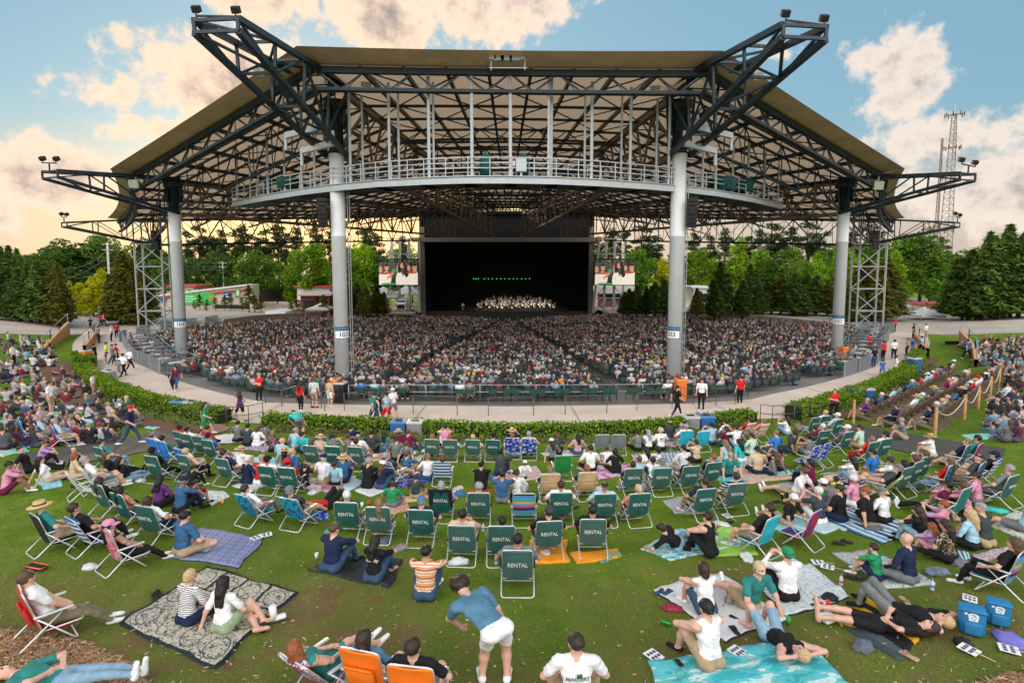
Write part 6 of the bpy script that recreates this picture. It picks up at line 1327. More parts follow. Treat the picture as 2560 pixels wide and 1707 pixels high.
STAND = '''650 1005 fold 178 m red blk L s.gry staff;751 1028 stand -20 f red blk M l.dbr staff;786 1020 stand 0 m flo khk L s.brn;824 1017 stand -20 f tan wht L s.red tk;601 1053 walk 60 f prp blk L l.dbr tk sh;514 1088 walk -60 f grn grn L l.dbr;937 1062 walk 60 m tea jean L s.dbr;949 1060 walk 70 f blk jean L p.dbr tk;968 1062 walk 80 m lbl red M s.blk;984 1050 walk 60 m wht gry L s.gry cap.wht;1691 1042 walk -80 m blk blk L s.blk;1753 1022 stand 150 m wht blk L s.dbr;1850 1012 stand 10 m red blk L s.dbr;2084 1047 fold 130 f red blk L l.lbr
2205 942 walk 160 c blu blu M s.blk;2238 943 stand -130 f wht wht L b.dbr;2185 921 stand 0 m blk jean L s.dbr;2208 903 stand 0 m red blk M s.blk;2281 892 walk 40 m blu gry L s.dbr;2303 887 walk 10 m lbl blk L s.dbr;2267 889 stand 20 f ros blk L b.red;2234 899 stand -30 m wht blk L s.blk;2173 882 stand 0 m red blk L s.dbr;2237 830 stand 0 m red blk M s.blk;2314 846 stand 160 f wht khk L s.dbr;2283 848 stand 20 m blk blk L s.blk;2418 900 walk -20 m dnb blk L s.dbr
309 942 walk 10 m wht blk L s.dbr;326 927 walk -10 m wht blk L s.gry;298 943 walk 0 c gry gry L s.dbr;267 908 stand 150 m neon mar M s.blk;283 914 walk 160 m gry jean L s.dbr;293 911 walk 150 m red blk L s.dbr;238 912 stand -50 m blk blk M s.blk;247 857 stand 0 m gry blk L s.dbr;280 855 stand 150 m wht blk L s.gry;293 848 stand 90 m red blk L s.dbr;432 976 walk -150 c nvy blk L s.dbr;442 976 walk -160 f mar jean L l.dbr;227 828 walk 20 m blk blk L s.dbr;252 817 walk 10 f red blk L s.dbr;259 817 walk 0 m cor blk L s.dbr
328 1112 walk -70 m nvy jean L s.dbr cap.red;128 1035 stand -60 m wht khk L s.dbr x1.15;34 918 stand -50 m wht blk L s.dbr;233 985 stand -60 c wht ros L s.blk;748 1092 bend 10 m tql gry L s.dbr;1232 1702 bend 4 m dnm wht L k.dbr x1.28'''
for row in STAND.replace('\n', ';').split(';'):
    a = row.split(' ', 4); u, v = float(a[0]), float(a[1]); p = ground(u, v); staff = 'staff' in a[4]; sp = a[4].replace(' staff', '')
    where = {'walk': 'walking', 'stand': 'standing', 'fold': 'standing arms folded', 'bend': 'bending over'}[a[2]] + (' on the walkway' if ground_z(p.x, p.y) < .12 else ' on the lawn')
    lab = {1232: 'curly haired person in slate blue tee and white shorts bending over on the grass', 748: 'person in turquoise shirt bending over by the hedge', 328: 'person with a red cap walking down the asphalt path'}.get(u)
    person(frame(p, float(a[3]), 0), sp, a[2], v > 1500, None, lab, where, 'people on the walkway' if 'walkway' in where else 'people on the lawn'); PERSONS[-1].append(u)

FRONT = [(560, 1098), (1250, 1118), (1900, 1080), (2230, 1125), (2440, 1290), (1950, 1325), (1880, 1215), (1500, 1218), (1000, 1235), (450, 1235), (300, 1175)]
def inside(u, v, P):
    c = False; j = len(P) - 1
    for i in range(len(P)):
        if (P[i][1] > v) != (P[j][1] > v) and u < (P[j][0] - P[i][0]) * (v - P[i][1]) / (P[j][1] - P[i][1]) + P[i][0]: c = not c
        j = i
    return c
busy = [proj(r[0].matrix_world.translation) for r in PERSONS] + [proj(r[0].matrix_world.translation) for r in CH_ITEMS]; FB = []
def fill(n):
    k = t = 0
    while k < n and t < 6000:
        t += 1; u, v = rng.uniform(280, 2450), rng.uniform(1085, 1325)
        if not inside(u, v, FRONT): continue
        p = ground(u, v); q = proj(p); w = (v - 800) / 9
        if any(abs(q[0] - a) < w * .95 and abs(q[1] - b) < w * .55 for a, b in busy): continue
        m = rng.choice([1, 2, 2])
        for i in range(m):
            uu = u + i * w * .75; pp = ground(uu, v + i * 2); busy.append(proj(pp)); person(frame(pp, (u - 1280) / 1280 * 26 + rng.uniform(-16, 16), .85, .02), rand_spec(), rng.choice(['cross', 'knees', 'lean', 'cross', 'side', 'phone']), False, None, None, 'on the middle lawn', 'people on the lawn'); PERSONS[-1].append(uu); k += 1
        FB.append((u + w * .3, v))
# ---------------- wooden garden chairs on the right lawn
M_WOOD = pbr('brown_wood', (.17, .088, .052), .75, 0, .3, 6, .3, 20, .4, .01, 0, .6); M_WOODG = pbr('weathered_wood', (.20, .145, .115), .8, 0, .25, 6, .3, 20)
def adirondack():
    e = empty('garden_chair'); mb = MB(); b0, b1 = Vector((0, -.08, .25)), Vector((0, -.40, .84)); u_ = (b1 - b0).normalized()
    for i in range(5): x = (i - 2) * .115; top = b1 + Vector((x, 0, -.02 * (i - 2) ** 2)); mb.bar(b0 + Vector((x * .85, 0, 0)), top, .10, .025)
    mb.bar(Vector((-.3, -.2, .50)), Vector((.3, -.2, .50)), .03, .08); mb.build('backrest', M_WOOD, e)
    mb = MB()
    for j in range(5): mb.box((0, -.02 + j * .11, .27 + j * .022), (.54, .095, .025), Matrix.Rotation(.2, 3, 'X'))
    mb.build('seat', M_WOOD, e)
    for s in (-1, 1): mb = MB(); mb.rbox((s * .33, .12, .58), (.13, .72, .03), None, .01); mb.build('armrest', M_WOODG, e)
    for s in (-1, 1): mb = MB(); mb.box((s * .31, .44, .28), (.04, .10, .58)); mb.bar((s * .28, .46, .36), (s * .28, -.5, .03), .03, .12); mb.build('leg', M_WOODG, e)
    return e
AD = adirondack(); first = True; ADI = []; rows = (((2165, 1050), (2392, 934)), ((2240, 1068), (2440, 948)), ((2322, 1074), (2508, 936)))
CS = ['wht', 'nvy', 'gry', 'blk', 'lbl', 'mar', 'tan', 'cha', 'dnb', 'grn', 'red', 'tea', 'pnk']; HSX = ['s.dbr', 's.gry', 's.brn', 'l.brn', 'b.bld', 'l.blk', 'p.dbr', 's.blk', 'b.lbr', 'd.gry', 's.wht']
def rand_spec(): 
    sx = rng.choice('mmf'); h = rng.choice(HSX) if sx == 'f' else rng.choice(['s.dbr', 's.gry', 's.brn', 's.blk', 'd.gry', 's.wht', 's.bld']); ex = rng.choice(['', '', '', '', ' cap.nvy', ' cap.wht', ' straw.straw', ' ls', ' tk', ' cap.red']); 
    return '%s %s %s %s %s%s' % (sx, rng.choice(CS), rng.choice(['khk', 'blk', 'gry', 'jean', 'nvy', 'wht']), rng.choice('LLLLMMTD'), h, ex)
fill(32)
for ri, (a, b) in enumerate(rows):
    A, B = ground(*a), ground(*b); n = int((B - A).length / 1.02)
    for i in range(n):
        p = A.lerp(B, i / n); p.z = ground_z(p.x, p.y); o = AD if first else copy_tree(AD); first = False; M = frame(p, rng.uniform(-3, 3) + 26, .8); o.matrix_world = M; u = proj(p)[0]; ADI.append((o, u, 'brown wooden garden chair in the %s of three rows on right lawn' % ['front', 'middle', 'back'][ri]))
        if rng.random() < (.86, .62, .88)[ri] or i == 0:
            sp = {(0, 0): 'm prp khk L s.gry', (1, 0): 'm nvy nvy L s.brn', (2, 0): 'm nvy sag L s.blk'}.get((ri, i)) or rand_spec()
            person(M @ Matrix.Translation((0, .06, .0)), sp, 'chair', False, None, None, 'in the %s wooden row' % ['front', 'middle', 'back'][ri], 'people in the wooden chairs'); PERSONS[-1].append(u)
settle(ADI, 'chair', 'wooden garden chairs in rows on the right lawn')
# rope posts
PO = [(2133, 1058), (2337, 1086), (2410, 1048), (2445, 1022), (2475, 994), (2497, 966)]; pts = [ground(*q) for q in PO]
for i, p in enumerate(pts):
    mb = MB(); mb.rbox((0, 0, .55), (.11, .11, 1.25), None, .015); mb.rbox((0, 0, 1.19), (.085, .085, .05), None, .015); o = mb.build('rope_post', pbr('new_timber', (.46, .27, .12), .75, 0, .15, 6)); o.location = p
    tag(o, ['orange wooden post at the front row of garden chairs', 'wooden rope post nearest the asphalt path', 'second wooden rope post up the slope', 'third wooden rope post up the slope', 'fourth wooden rope post up the slope', 'farthest wooden rope post beside the garden chairs'][i], 'post', 'rope posts')
    if i >= 2:
        a, b = pts[i - 1] + Vector((0, 0, 1.08)), p + Vector((0, 0, 1.08)); mb = MB(); mb.tube([a.lerp(b, t / 10) - Vector((0, 0, .5 * math.sin(math.pi * t / 10))) for t in range(11)], .022, 6)
        tag(mb.build('rope', pbr('rope', (.50, .46, .34), .9), None, True), 'slack rope between %s' % ['', '', 'the first two rope posts', 'the second and third rope posts', 'the third and fourth rope posts', 'the last two rope posts'][i], 'rope', 'ropes')
# ================================================================== the seated audience in the bowl (thousands: one mass), seats, rails
def low_fig(sex, hair, pose, h):
    ps = POSES[pose]; k = skeleton(ps, sex); L = [p for p in body_prims(k, ps) if p[2] not in (6, 7, 8, 9)]
    Hc, hu, hf = np.array(k['Hc']), np.array(k['hu']), np.array(k['hf']); Rh = [tuple(k['hl']), tuple(hf), tuple(hu)]
    L.append(('e', (tuple(Hc + hu * .03 - hf * .03), Rh, (.078, .088, .086)), 10))
    if hair == 'l': L.append(('c', (tuple(Hc - hf * .07), tuple(Hc - hf * .10 - hu * .25), .08, .05), 10))
    V, Fq, lab = grow(L, h, .05); V[:, 2] *= 1.0; return V, Fq, lab
g = np.random.default_rng(11)
figs = {(far, j): low_fig(*s, (.058, .085)[far]) for far in (0, 1) for j, s in enumerate((('m', 's', 'seat'), ('f', 'l', 'seat'), ('m', 's', 'phone')))}
SHIRTS = np.array([(.55, .57, .60), (.60, .60, .60), (.012, .012, .014), (.015, .015, .02), (.015, .025, .06), (.02, .03, .07), (.06, .065, .075), (.14, .15, .16), (.16, .27, .36), (.30, .40, .48), (.05, .12, .20), (.30, .27, .24), (.10, .14, .20), (.42, .34, .40), (.20, .02, .03), (.02, .12, .12), (.08, .015, .04), (.02, .08, .05), (.012, .014, .02), (.02, .02, .02), (.03, .03, .035), (.40, .40, .44), (.018, .02, .03), (.03, .04, .06)])
SK = np.array([(.55, .33, .24), (.52, .31, .23), (.42, .24, .16), (.27, .14, .09), (.50, .30, .22)]); HRC = np.array([(.012, .010, .009), (.03, .018, .012), (.04, .025, .016), (.08, .045, .026), (.16, .095, .055), (.38, .27, .16), (.22, .22, .23), (.015, .012, .01)])
seatV, seatF, VV, FF, TT, LL = [], [], [], [], [], []; nv = 0; ns = 0
M_SEATS = pbr('dark_green_seat', (.010, .026, .024), .6, 0, .2)
def add_fig(p, ang, far, scale=1.0, j=None):
    global nv
    j = int(g.choice(3, p=(.55, .42, .03))) if j is None else j; V, Fq, lab = figs[far, j]; c, s = math.cos(ang), math.sin(ang); Rm = np.array([[c, -s, 0], [s, c, 0], [0, 0, 1]])
    Q = (V * scale * np.array([1.08, 1.05, g.uniform(.93, 1.05)])) @ Rm.T + p; col = np.zeros((len(Fq), 3)); S, T, H = SK[g.integers(5)], SHIRTS[g.integers(len(SHIRTS))] * g.uniform(.8, 1.15), HRC[g.integers(8)]; P = SHIRTS[g.integers(2, 8)]
    if g.random() < .022: T = np.array([(.55, .02, .02), (.60, .48, .03), (.03, .42, .18), (.62, .1, .3), (.7, .22, .02), (.02, .4, .5)][g.integers(6)])
    if g.random() < .08: H = np.array([(.6, .6, .6), (.02, .03, .1), (.4, .02, .02), (.5, .38, .2)][g.integers(4)])
    tank = g.random() < .12; tank2 = g.random() < .6
    for l, cc in ((0, S), (1, T), (2, S if tank else T), (3, T if tank2 else S), (4, P), (5, P), (10, H)): col[lab == l] = cc
    VV.append(Q); FF.append(Fq + nv); TT.append(col); nv += len(Q)
AISLES = (-33.5, -24, -14.5, -5, 5, 14.5, 24, 33.5); CROSS = (34, 58.5)
r = 11.0
while r < 91:
    if any(abs(r - c) < 1.0 for c in CROSS): r += 1.2; continue
    pitch = .58; n = int(2 * math.radians(70) * r / pitch)
    for i in range(n):
        a = -70 + 140 * (i + .5) / n; lim = RB(a) - (1.6 if abs(a) > 39 else (3.3 if abs(a) > 17 else 1.2))
        if r > lim or any(abs(a - q) * math.radians(1) * r < .62 for q in AISLES): continue
        x, y = SX + r * math.sin(R(a)), SY - r * math.cos(R(a))
        if y > 114.5: continue
        z = bowl_z(r, a); ang = R(a); c, s = math.cos(ang), math.sin(ang)
        b = np.array([(-.25, -.24, .42), (.25, -.24, .42), (.25, -.30, .86), (-.25, -.30, .86), (-.25, -.30, .42), (.25, -.30, .42), (.25, -.35, .86), (-.25, -.35, .86), (-.24, -.22, .42), (.24, -.22, .42), (.24, .2, .45), (-.24, .2, .45)])
        Q = b @ np.array([[c, s, 0], [-s, c, 0], [0, 0, 1]]) + (x, y, z); seatV.append(Q); seatF.append(np.array([(0, 1, 2, 3), (5, 4, 7, 6), (3, 2, 6, 7), (0, 3, 7, 4), (1, 5, 6, 2), (8, 9, 10, 11)]) + ns); ns += 12
        occ = .90 + .55 * mnoise.noise(Vector((x * .09, y * .09, 3))) - (.25 if r < 30 and abs(a) > 45 else 0)
        if g.random() < min(.94, occ): add_fig(np.array((x + g.normal() * .05, y + g.normal() * .05, z + .02)), ang + g.normal() * .15, 0 if y < 58 else 1)
    r += .98
m = bpy.data.materials.new('crowd_cloth_and_skin'); m.use_nodes = True; q = NT(m.node_tree); q.l.new(q.node('ShaderNodeAttribute', attribute_name='tint').outputs['Color'], q.n['Principled BSDF'].inputs['Base Color']); q.n['Principled BSDF'].inputs['Roughness'].default_value = .8; M_CROWD = m
tag(link('seats', np_mesh('seats', np.concatenate(seatV), np.concatenate(seatF), M_SEATS)), 'rows of dark green folding seats filling the bowl', 'seats', kind='stuff')
# folding chairs and people along the back rail
def folding_chair():
    e = empty('folding_chair'); mb = MB(); mb.rbox((0, -.19, .66), (.42, .03, .30), Matrix.Rotation(.12, 3, 'X'), .02); mb.build('backrest', pbr('green_plastic', (.008, .06, .045), .5), e); mb = MB(); mb.rbox((0, .02, .44), (.42, .40, .03), None, .012); mb.build('seat', pbr('green_plastic', (.008, .06, .045), .5), e)
    for s in (-1, 1): mb = MB(); mb.tube([Vector((s * .22, .2, 0)), Vector((s * .22, -.16, .6)), Vector((s * .20, -.22, .84)), Vector((0, -.23, .88))], .013, 6); mb.build('leg', M_DKBOX, e); mb = MB(); mb.bar((s * .20, -.24, 0), (s * .20, .18, .44), .025, n=6); mb.build('leg', M_DKBOX, e)
    return e
fc = folding_chair(); FCI = []
for i, u in enumerate((905, 938, 960, 1008, 1150, 1175, 1232, 1267, 1288, 1333, 1353, 1395, 1414, 1461, 1481, 1515, 1533, 1574, 1595, 1622, 1642, 1668)):
    p = at(u, 1006 - abs(u - 1270) * .012, 0) + Vector((0, 0, .02)); o = fc if i == 0 else copy_tree(fc); o.matrix_world = frame(p, 0, 0); FCI.append((o, u, 'green folding chair at the rear rail behind the bowl'))
    if u < 1200 or u > 1650: person(frame(p, rng.uniform(-8, 8), 0) @ Matrix.Translation((0, 0, -.02)), {905: 'm blu blk M s.blk', 938: 'm lbl khk L s.gry', 960: 'm gry khk L d.gry', 1008: 'm gry blk L s.blk cap.wht', 1150: 'm wht khk L s.gry', 1175: 'm gry khk L s.gry cap.blk'}.get(u, 'm wht gry L s.gry'), 'seat', False, None, None, 'on a folding chair at the rear rail', 'people at the rear rail'); PERSONS[-1].append(u)
settle(FCI, 'chair', 'folding chairs along the rear rail')
M_RAIL = pbr('brown_grey_rail', (.10, .095, .095), .45, .3)
def rail(name, pts, h, label, post=1.5, bars=(1.0, .5), r=.022, mat=M_RAIL, group=None, foot=None):
    mb = MB(); pts = [Vector(p) for p in pts]; e = None
    for b in bars:
        for a, c in zip(pts, pts[1:]): mb.bar(a + Vector((0, 0, h * b)), c + Vector((0, 0, h * b)), r * 2, n=8)
    for a, c in zip(pts, pts[1:]):
        n = max(1, round((c - a).length / post))
        for k in range(n + 1): p = a.lerp(c, k / n); mb.bar(p, p + Vector((0, 0, h)), r * 2, n=8)
    return tag(mb.build(name, mat, None, True), label, 'railing', group)
for i, (a, b) in enumerate((((861, 1027), (962, 1032)), ((1033, 1035), (1143, 1038)), ((1221, 1039), (1334, 1039)), ((1413, 1036), (1517, 1033)), ((1592, 1027), (1680, 1022)))):
    rail('railing', [at(*a), at(*b)], 1.0, '%s freestanding low rail on the walkway behind the seats' % ['leftmost', 'second', 'middle', 'fourth', 'rightmost'][i], 1.9, (1.0, .55), group='low rails on the walkway')
L = [at(u, v, 0) for u, v in ((872, 1002), (1000, 1001), (1130, 1001), (1270, 1001), (1410, 1001), (1540, 1000), (1672, 998))]
rail('railing', L, .95, 'long rail along the rear edge of the seats', 1.8, (1.0, .55), mat=M_GALV)
def step_rail(px, label, h=.95):
    P = [ground(u, v) for u, v in px]; mb = MB(); top = [p + Vector((0, 0, h)) for p in P]; mid = [p + Vector((0, 0, h * .52)) for p in P]
    mb.tube([P[0], top[0]] + top[1:] + [P[-1]], .024, 8); mb.tube(mid, .02, 6)
    for p, t in zip(P[1:-1], top[1:-1]): mb.bar(p, t, .045, n=8)
    return tag(mb.build('handrail', M_RAIL, None, True), label, 'railing', 'handrails at the lawn steps')
step_rail([(455, 1055), (510, 1064), (565, 1058)], 'bent handrail along the left side of the left lawn steps'); step_rail([(567, 1064), (622, 1060), (658, 1052)], 'bent handrail along the right side of the left lawn steps')
step_rail([(1900, 1056), (1930, 1060), (1985, 1056), (2000, 1050)], 'handrail left of the right lawn steps'); step_rail([(2020, 1056), (2048, 1058), (2095, 1046)], 'handrail right of the right lawn steps, by the hedge end')
step_rail([(664, 1010), (705, 1016), (742, 1004)], 'handrail left of the stairs down into the seats'); step_rail([(778, 1020), (804, 1022), (846, 1004)], 'handrail by the stairs left of the inner column'); step_rail([(812, 1028), (858, 1002)], 'short handrail beside the orange bin')
step_rail([(1700, 1008), (1733, 1012), (1765, 1000)], 'handrail left of the stairs by the right inner column'); step_rail([(1790, 1012), (1838, 1010), (1870, 994)], 'handrail by the stairs near the red shirted staff')
M_STEPW = concrete('brown_step', (.20, .13, .10), (.26, .18, .14))
ground_patch('steps', [(452, 1056), (545, 1060), (578, 1070), (540, 1086), (500, 1080), (440, 1066)], M_STEPW, .035); ground_patch('steps', [(1985, 1062), (2020, 1052), (2080, 1058), (2050, 1075), (1995, 1078)], M_STEPW, .035)
# VIP boxes: perforated panel fences with white tables
M_PANEL = pbr('perforated_panel', (.24, .27, .29), .5, .4, .1)
def box_fence():
    e = empty('box_fence')
    def panel(mb, a, b):
        a, b = Vector(a), Vector(b)
        for z in (.08, 1.08): mb.bar(a + Vector((0, 0, z)), b + Vector((0, 0, z)), .05)
        n = int((b - a).length / .085)
        for k in range(1, n): p = a.lerp(b, k / n); mb.bar(p + Vector((0, 0, .08)), p + Vector((0, 0, 1.08)), .045, .012)
    mb = MB(); panel(mb, (-1.15, 0, 0), (1.15, 0, 0)); mb.build('front_panel', M_PANEL, e)
    mb = MB()
    for x in (-1.15, 1.15): mb.bar((x, 0, 0), (x, 0, 1.12), .07)
    mb.build('post', M_GALV, e); mb = MB(); panel(mb, (1.3, .05, 0), (1.3, 2.6, -.1)); mb.build('side_panel', M_PANEL, e)
    mb = MB(); mb.bar((-1.15, 2.7, 1.0), (1.3, 2.7, 1.0), .06, n=8); mb.bar((-1.15, 2.7, .5), (1.3, 2.7, .5), .05, n=8); mb.build('rail', M_GALV, e)
    mb = MB(); mb.rbox((.85, .03, .88), (.2, .03, .22), None, .01); mb.build('plate', M_BLUES, e); return e
bf = box_fence(); used = False; BFI = []; BTI = []
def tbl():
    e = empty('round_table'); mb = MB(); mb.lathe([(.02, .70), (.46, .71), (.48, .73), (.46, .75), (.02, .752)], 24); mb.build('tabletop', M_WHITEP, e, True); mb = MB(); mb.lathe([(.24, .0), (.22, .03), (.035, .06), (.035, .70)], 12); mb.build('pedestal', M_DKBOX, e, True); return e
tb = tbl()
for s in (-1, 1):
    for i in range(13):
        a = s * (17.5 + i * 1.72) if s < 0 else 17.0 + i * 1.72; rr = RB(a) + .12; p = Vector((SX + rr * math.sin(R(a)), SY - rr * math.cos(R(a)), .012)); d = 1.2; q = RB(a + d); t = Vector((q * math.sin(R(a + d)) - RB(a - d) * math.sin(R(a - d)), -q * math.cos(R(a + d)) + RB(a - d) * math.cos(R(a - d)), 0)).normalized()
        nrm = Vector((-t.y, t.x, 0)); M = Matrix((t, nrm, Vector((0, 0, 1)))).transposed().to_4x4(); M.translation = p; o = bf if not used else copy_tree(bf); o.matrix_world = M; u = proj(p)[0]; BFI.append((o, u, 'grey panel fence of a box seat area along the %s walkway' % ('left' if s < 0 else 'right')))
        tp = M @ Vector((-.1, 1.35, 0)); o = tb if not used else copy_tree(tb); used = True; o.location = (tp.x, tp.y, bowl_z(*polar(tp.x, tp.y)[::-1]) + .02); BTI.append((o, u, 'white round table in a box seat area on the %s' % ('left' if s < 0 else 'right')))
        for k in range(3):
            if g.random() < .6: w = M @ Vector((-.8 + .8 * k, (.6, 2.0, 1.0)[k], 0)); add_fig(np.array((w.x, w.y, bowl_z(*polar(w.x, w.y)[::-1]))), R(a) + g.normal() * .5, 0, 1.0)
settle(BFI, 'fence', 'box seat fences'); settle(BTI, 'table', 'box seat tables')
# the far ends of the side lawns: people too many and too small to part
LAWNL, LAWNR = ([(0, 850), (118, 852), (150, 925), (235, 995), (330, 1030), (350, 1075), (250, 1112), (120, 1125), (0, 1128)], [(2400, 868), (2560, 850), (2560, 1120), (2480, 1095), (2462, 1040), (2530, 960), (2470, 925)])
rest = []; done = []
budget = 296 - len(PERSONS); cand = []
for P, n, wl in ((LAWNL, 118, 'on the left lawn'), (LAWNR, 92, 'on the far right lawn')):
    k = 0; tries = 0
    while k < n and tries < 9000:
        tries += 1; u = rng.uniform(min(p[0] for p in P), max(p[0] for p in P)); v = rng.uniform(min(p[1] for p in P), max(p[1] for p in P))
        if not inside(u, v, P): continue
        sz = (v - 700) / 17
        if any(abs(u - a) < sz * 1.1 and abs(v - b) < sz * .55 for a, b in done): continue
        done.append((u, v)); cand.append((v, u, wl)); k += 1
cand.sort(reverse=True); LB = []
for i, (v, u, wl) in enumerate(cand):
    p = ground(u, v)
    if i < budget:
        pz = rng.choice(['knees', 'cross', 'lean', 'side', 'cross', 'knees', 'phone']); person(frame(p, rng.uniform(-20, 20) + (-25 if u < 1000 else 25), .8, .02), rand_spec(), pz, False, None, None, wl, 'people on the side lawns'); PERSONS[-1].append(u)
    else: add_fig(np.array((p.x, p.y, p.z - .34)), R(polar(p.x, p.y)[0]) + g.normal() * .4, 0, 1.0, j=int(g.choice(3)))
    if rng.random() < .3: LB.append((u, v))
tag(link('crowd', np_mesh('crowd', np.concatenate(VV), np.concatenate(FF), M_CROWD, True, np.concatenate(TT))), 'thousands of seated people filling the bowl under the roof', 'crowd', kind='stuff')
# orchestra on the deck: many tiny players with stands and instruments
VV, FF, TT, nv = [], [], [], 0; mbk = MB()
for row, (n, yy, up_, w) in enumerate(((17, 121.0, 0, 29), (20, 123.0, .25, 30), (20, 125.2, .6, 28), (16, 127.4, 1.0, 24), (9, 129.4, 1.5, 18))):
    for i in range(n):
        x = -.6 + 1.5 + (i / (n - 1) - .5) * w * .56 + g.normal() * .25; y = yy + abs(i / (n - 1) - .5) * 1.2
        j = int(g.choice(3, p=(.4, .2, .4))); k0 = len(VV); add_fig(np.array((x, y, ZD + up_)), math.pi + g.normal() * .3, 1, 1.0, j); V, Fq, lab = figs[1, j]; col = TT[-1]; col[(lab == 1) | (lab == 2)] = (.80, .76, .68); col[(lab == 4) | (lab == 5)] = (.02, .02, .02)
        mbk.box((x, y, ZD + up_ - .1), (1.0, 1.0, .2 + up_ * .02), None, 0); mbk.bar((x + .1, y - .6, ZD + up_), (x + .1, y - .6, ZD + up_ + .9), .04, mi=0); mbk.box((x + .1, y - .6, ZD + up_ + 1.0), (.5, .05, .35), Matrix.Rotation(-.4, 3, 'X'), 0)
        if g.random() < .8: c = int(g.choice([1, 1, 2])); mbk.rbox((x + .15, y - .35, ZD + up_ + (.85 if c == 2 else .75)), (.22, .18, .6), Matrix.Rotation(g.uniform(-.8, .8), 3, 'Y'), .06, c)
mw = MB()
sm = bpy.data.materials.new('stage_lit_players'); sm.use_nodes = True; q = NT(sm.node_tree); a_ = q.node('ShaderNodeAttribute', attribute_name='tint').outputs['Color']; q.l.new(a_, q.n['Principled BSDF'].inputs['Base Color'])
oo = link('orchestra', np_mesh('orchestra', np.concatenate(VV), np.concatenate(FF), sm, True, np.concatenate(TT))); tag(oo, 'seated orchestra players in white shirts on the stage', 'orchestra', kind='stuff')
ins = mbk.build('instruments', [M_DKBOX, pbr('violin_wood', (.30, .10, .03), .4), pbr('brass', (.65, .42, .10), .3, .8)], oo)
# the working light over the players (a lit stage lamp bar)
la = bpy.data.lights.new('stage_light', 'AREA'); la.energy = 260; la.size = 16; la.size_y = 1.0; la.shape = 'RECTANGLE'; la.color = (1, .86, .66); lo = bpy.data.objects.new('stage_light', la); COL.objects.link(lo); la.spread = R(70); lo.location = (.5, 119, ZD + 6.5); lo.rotation_euler = (R(38), 0, 0)
for (u, v0, v1, x) in ((1265, 765, 792, 0),):
    p = atY(1266, 777, 119.6); person(Matrix.Translation((p.x, 119.6, ZD)) @ Matrix.Rotation(0, 4, 'Z'), 'm wht blk L s.gry ls', 'stand', False, None, 'conductor in a white top standing before the orchestra', '', None); PERSONS[-1].append(u)
    p = atY(1157, 777, 120); person(Matrix.Translation((p.x, 120, ZD)) @ Matrix.Rotation(2.4, 4, 'Z'), 'm wht gry L s.dbr ls', 'walk', False, None, 'lone person in white walking on the stage left of the orchestra', '', None); PERSONS[-1].append(u)
# video screens on lattice towers beside the stage
def screen(u0, u1, v0, v1, Y, side):
    q = facade(u0, u1, v0, v1, Y, 0); c = (q[0] + q[1]) / 2; e = empty('video_screen', (c.x, Y, c.z)); mb = MB(); W, H = (q[1] - q[0]).length, (q[3] - q[0]).length
    mb.box((0, .3, H / 2), (W + .3, .5, H + .3)); mb.box((0, .1, H + .55), (W + .5, .5, .35)); mb.build('housing', M_STEEL, e)
    mats = [emit('screen_dark', (.03, .025, .022), .5), emit('screen_cream', (.50, .46, .38), .32), emit('screen_skin', (.36, .16, .09), .35), emit('screen_hair', (.012, .008, .007), .3), emit('screen_violin', (.25, .05, .015), .35), emit('screen_green', (.02, .22, .06), .3), emit('screen_grey', (.12, .10, .08), .3)]
    mb = MB(); mb.quad([(-W / 2, 0, 0), (W / 2, 0, 0), (W / 2, 0, H), (-W / 2, 0, H)], 0); lay = [0]
    def blob(cx, cy, rx, rz, mi, n=14, rot=0):
        lay[0] += 1; P = []
        for k in range(n): a = 2 * math.pi * k / n; x, z = rx * math.cos(a), rz * math.sin(a); x, z = x * math.cos(rot) - z * math.sin(rot), x * math.sin(rot) + z * math.cos(rot); P.append((max(-.5, min(.5, cx + x)) * W, -.004 * lay[0], max(0, min(1, cy + z)) * H))
        mb.quad(P, mi)
    for k in range(9): blob(-.45 + k * .11, .93, .008, .12, 6)
    blob(-.43, .10, .16, .42, 1); blob(-.46, .68, .055, .15, 2); blob(-.31, .28, .13, .32, 1); blob(-.30, .76, .052, .15, 2); blob(-.30, .88, .05, .06, 3); blob(-.30, .52, .17, .05, 4, rot=.15); blob(-.20, .42, .04, .20, 2, rot=-.5)
    blob(-.12, .62, .05, .10, 5); blob(-.09, .24, .06, .28, 3, rot=-.35); blob(.03, .18, .10, .42, 1); blob(.00, .70, .05, .17, 2); blob(.03, .72, .045, .2, 3); blob(.10, .85, .05, .12, 2); blob(.25, .16, .16, .40, 1); blob(.21, .60, .065, .27, 3); blob(.27, .74, .04, .13, 2); blob(.43, .22, .13, .42, 1); blob(.42, .76, .055, .16, 2); blob(.42, .90, .055, .07, 3); blob(.36, .55, .14, .05, 4, rot=.1); blob(-.25, .04, .2, .05, 5)
    blob(.33, .92, .04, .1, 3); blob(.16, .9, .04, .1, 3)
    mb.build('display', mats, e); return tag(e, 'video screen showing violin players, %s of the stage' % side, 'screen', 'video screens')
screen(948, 1045, 656, 712, 113, 'left'); screen(1487, 1586, 656, 712, 113, 'right')
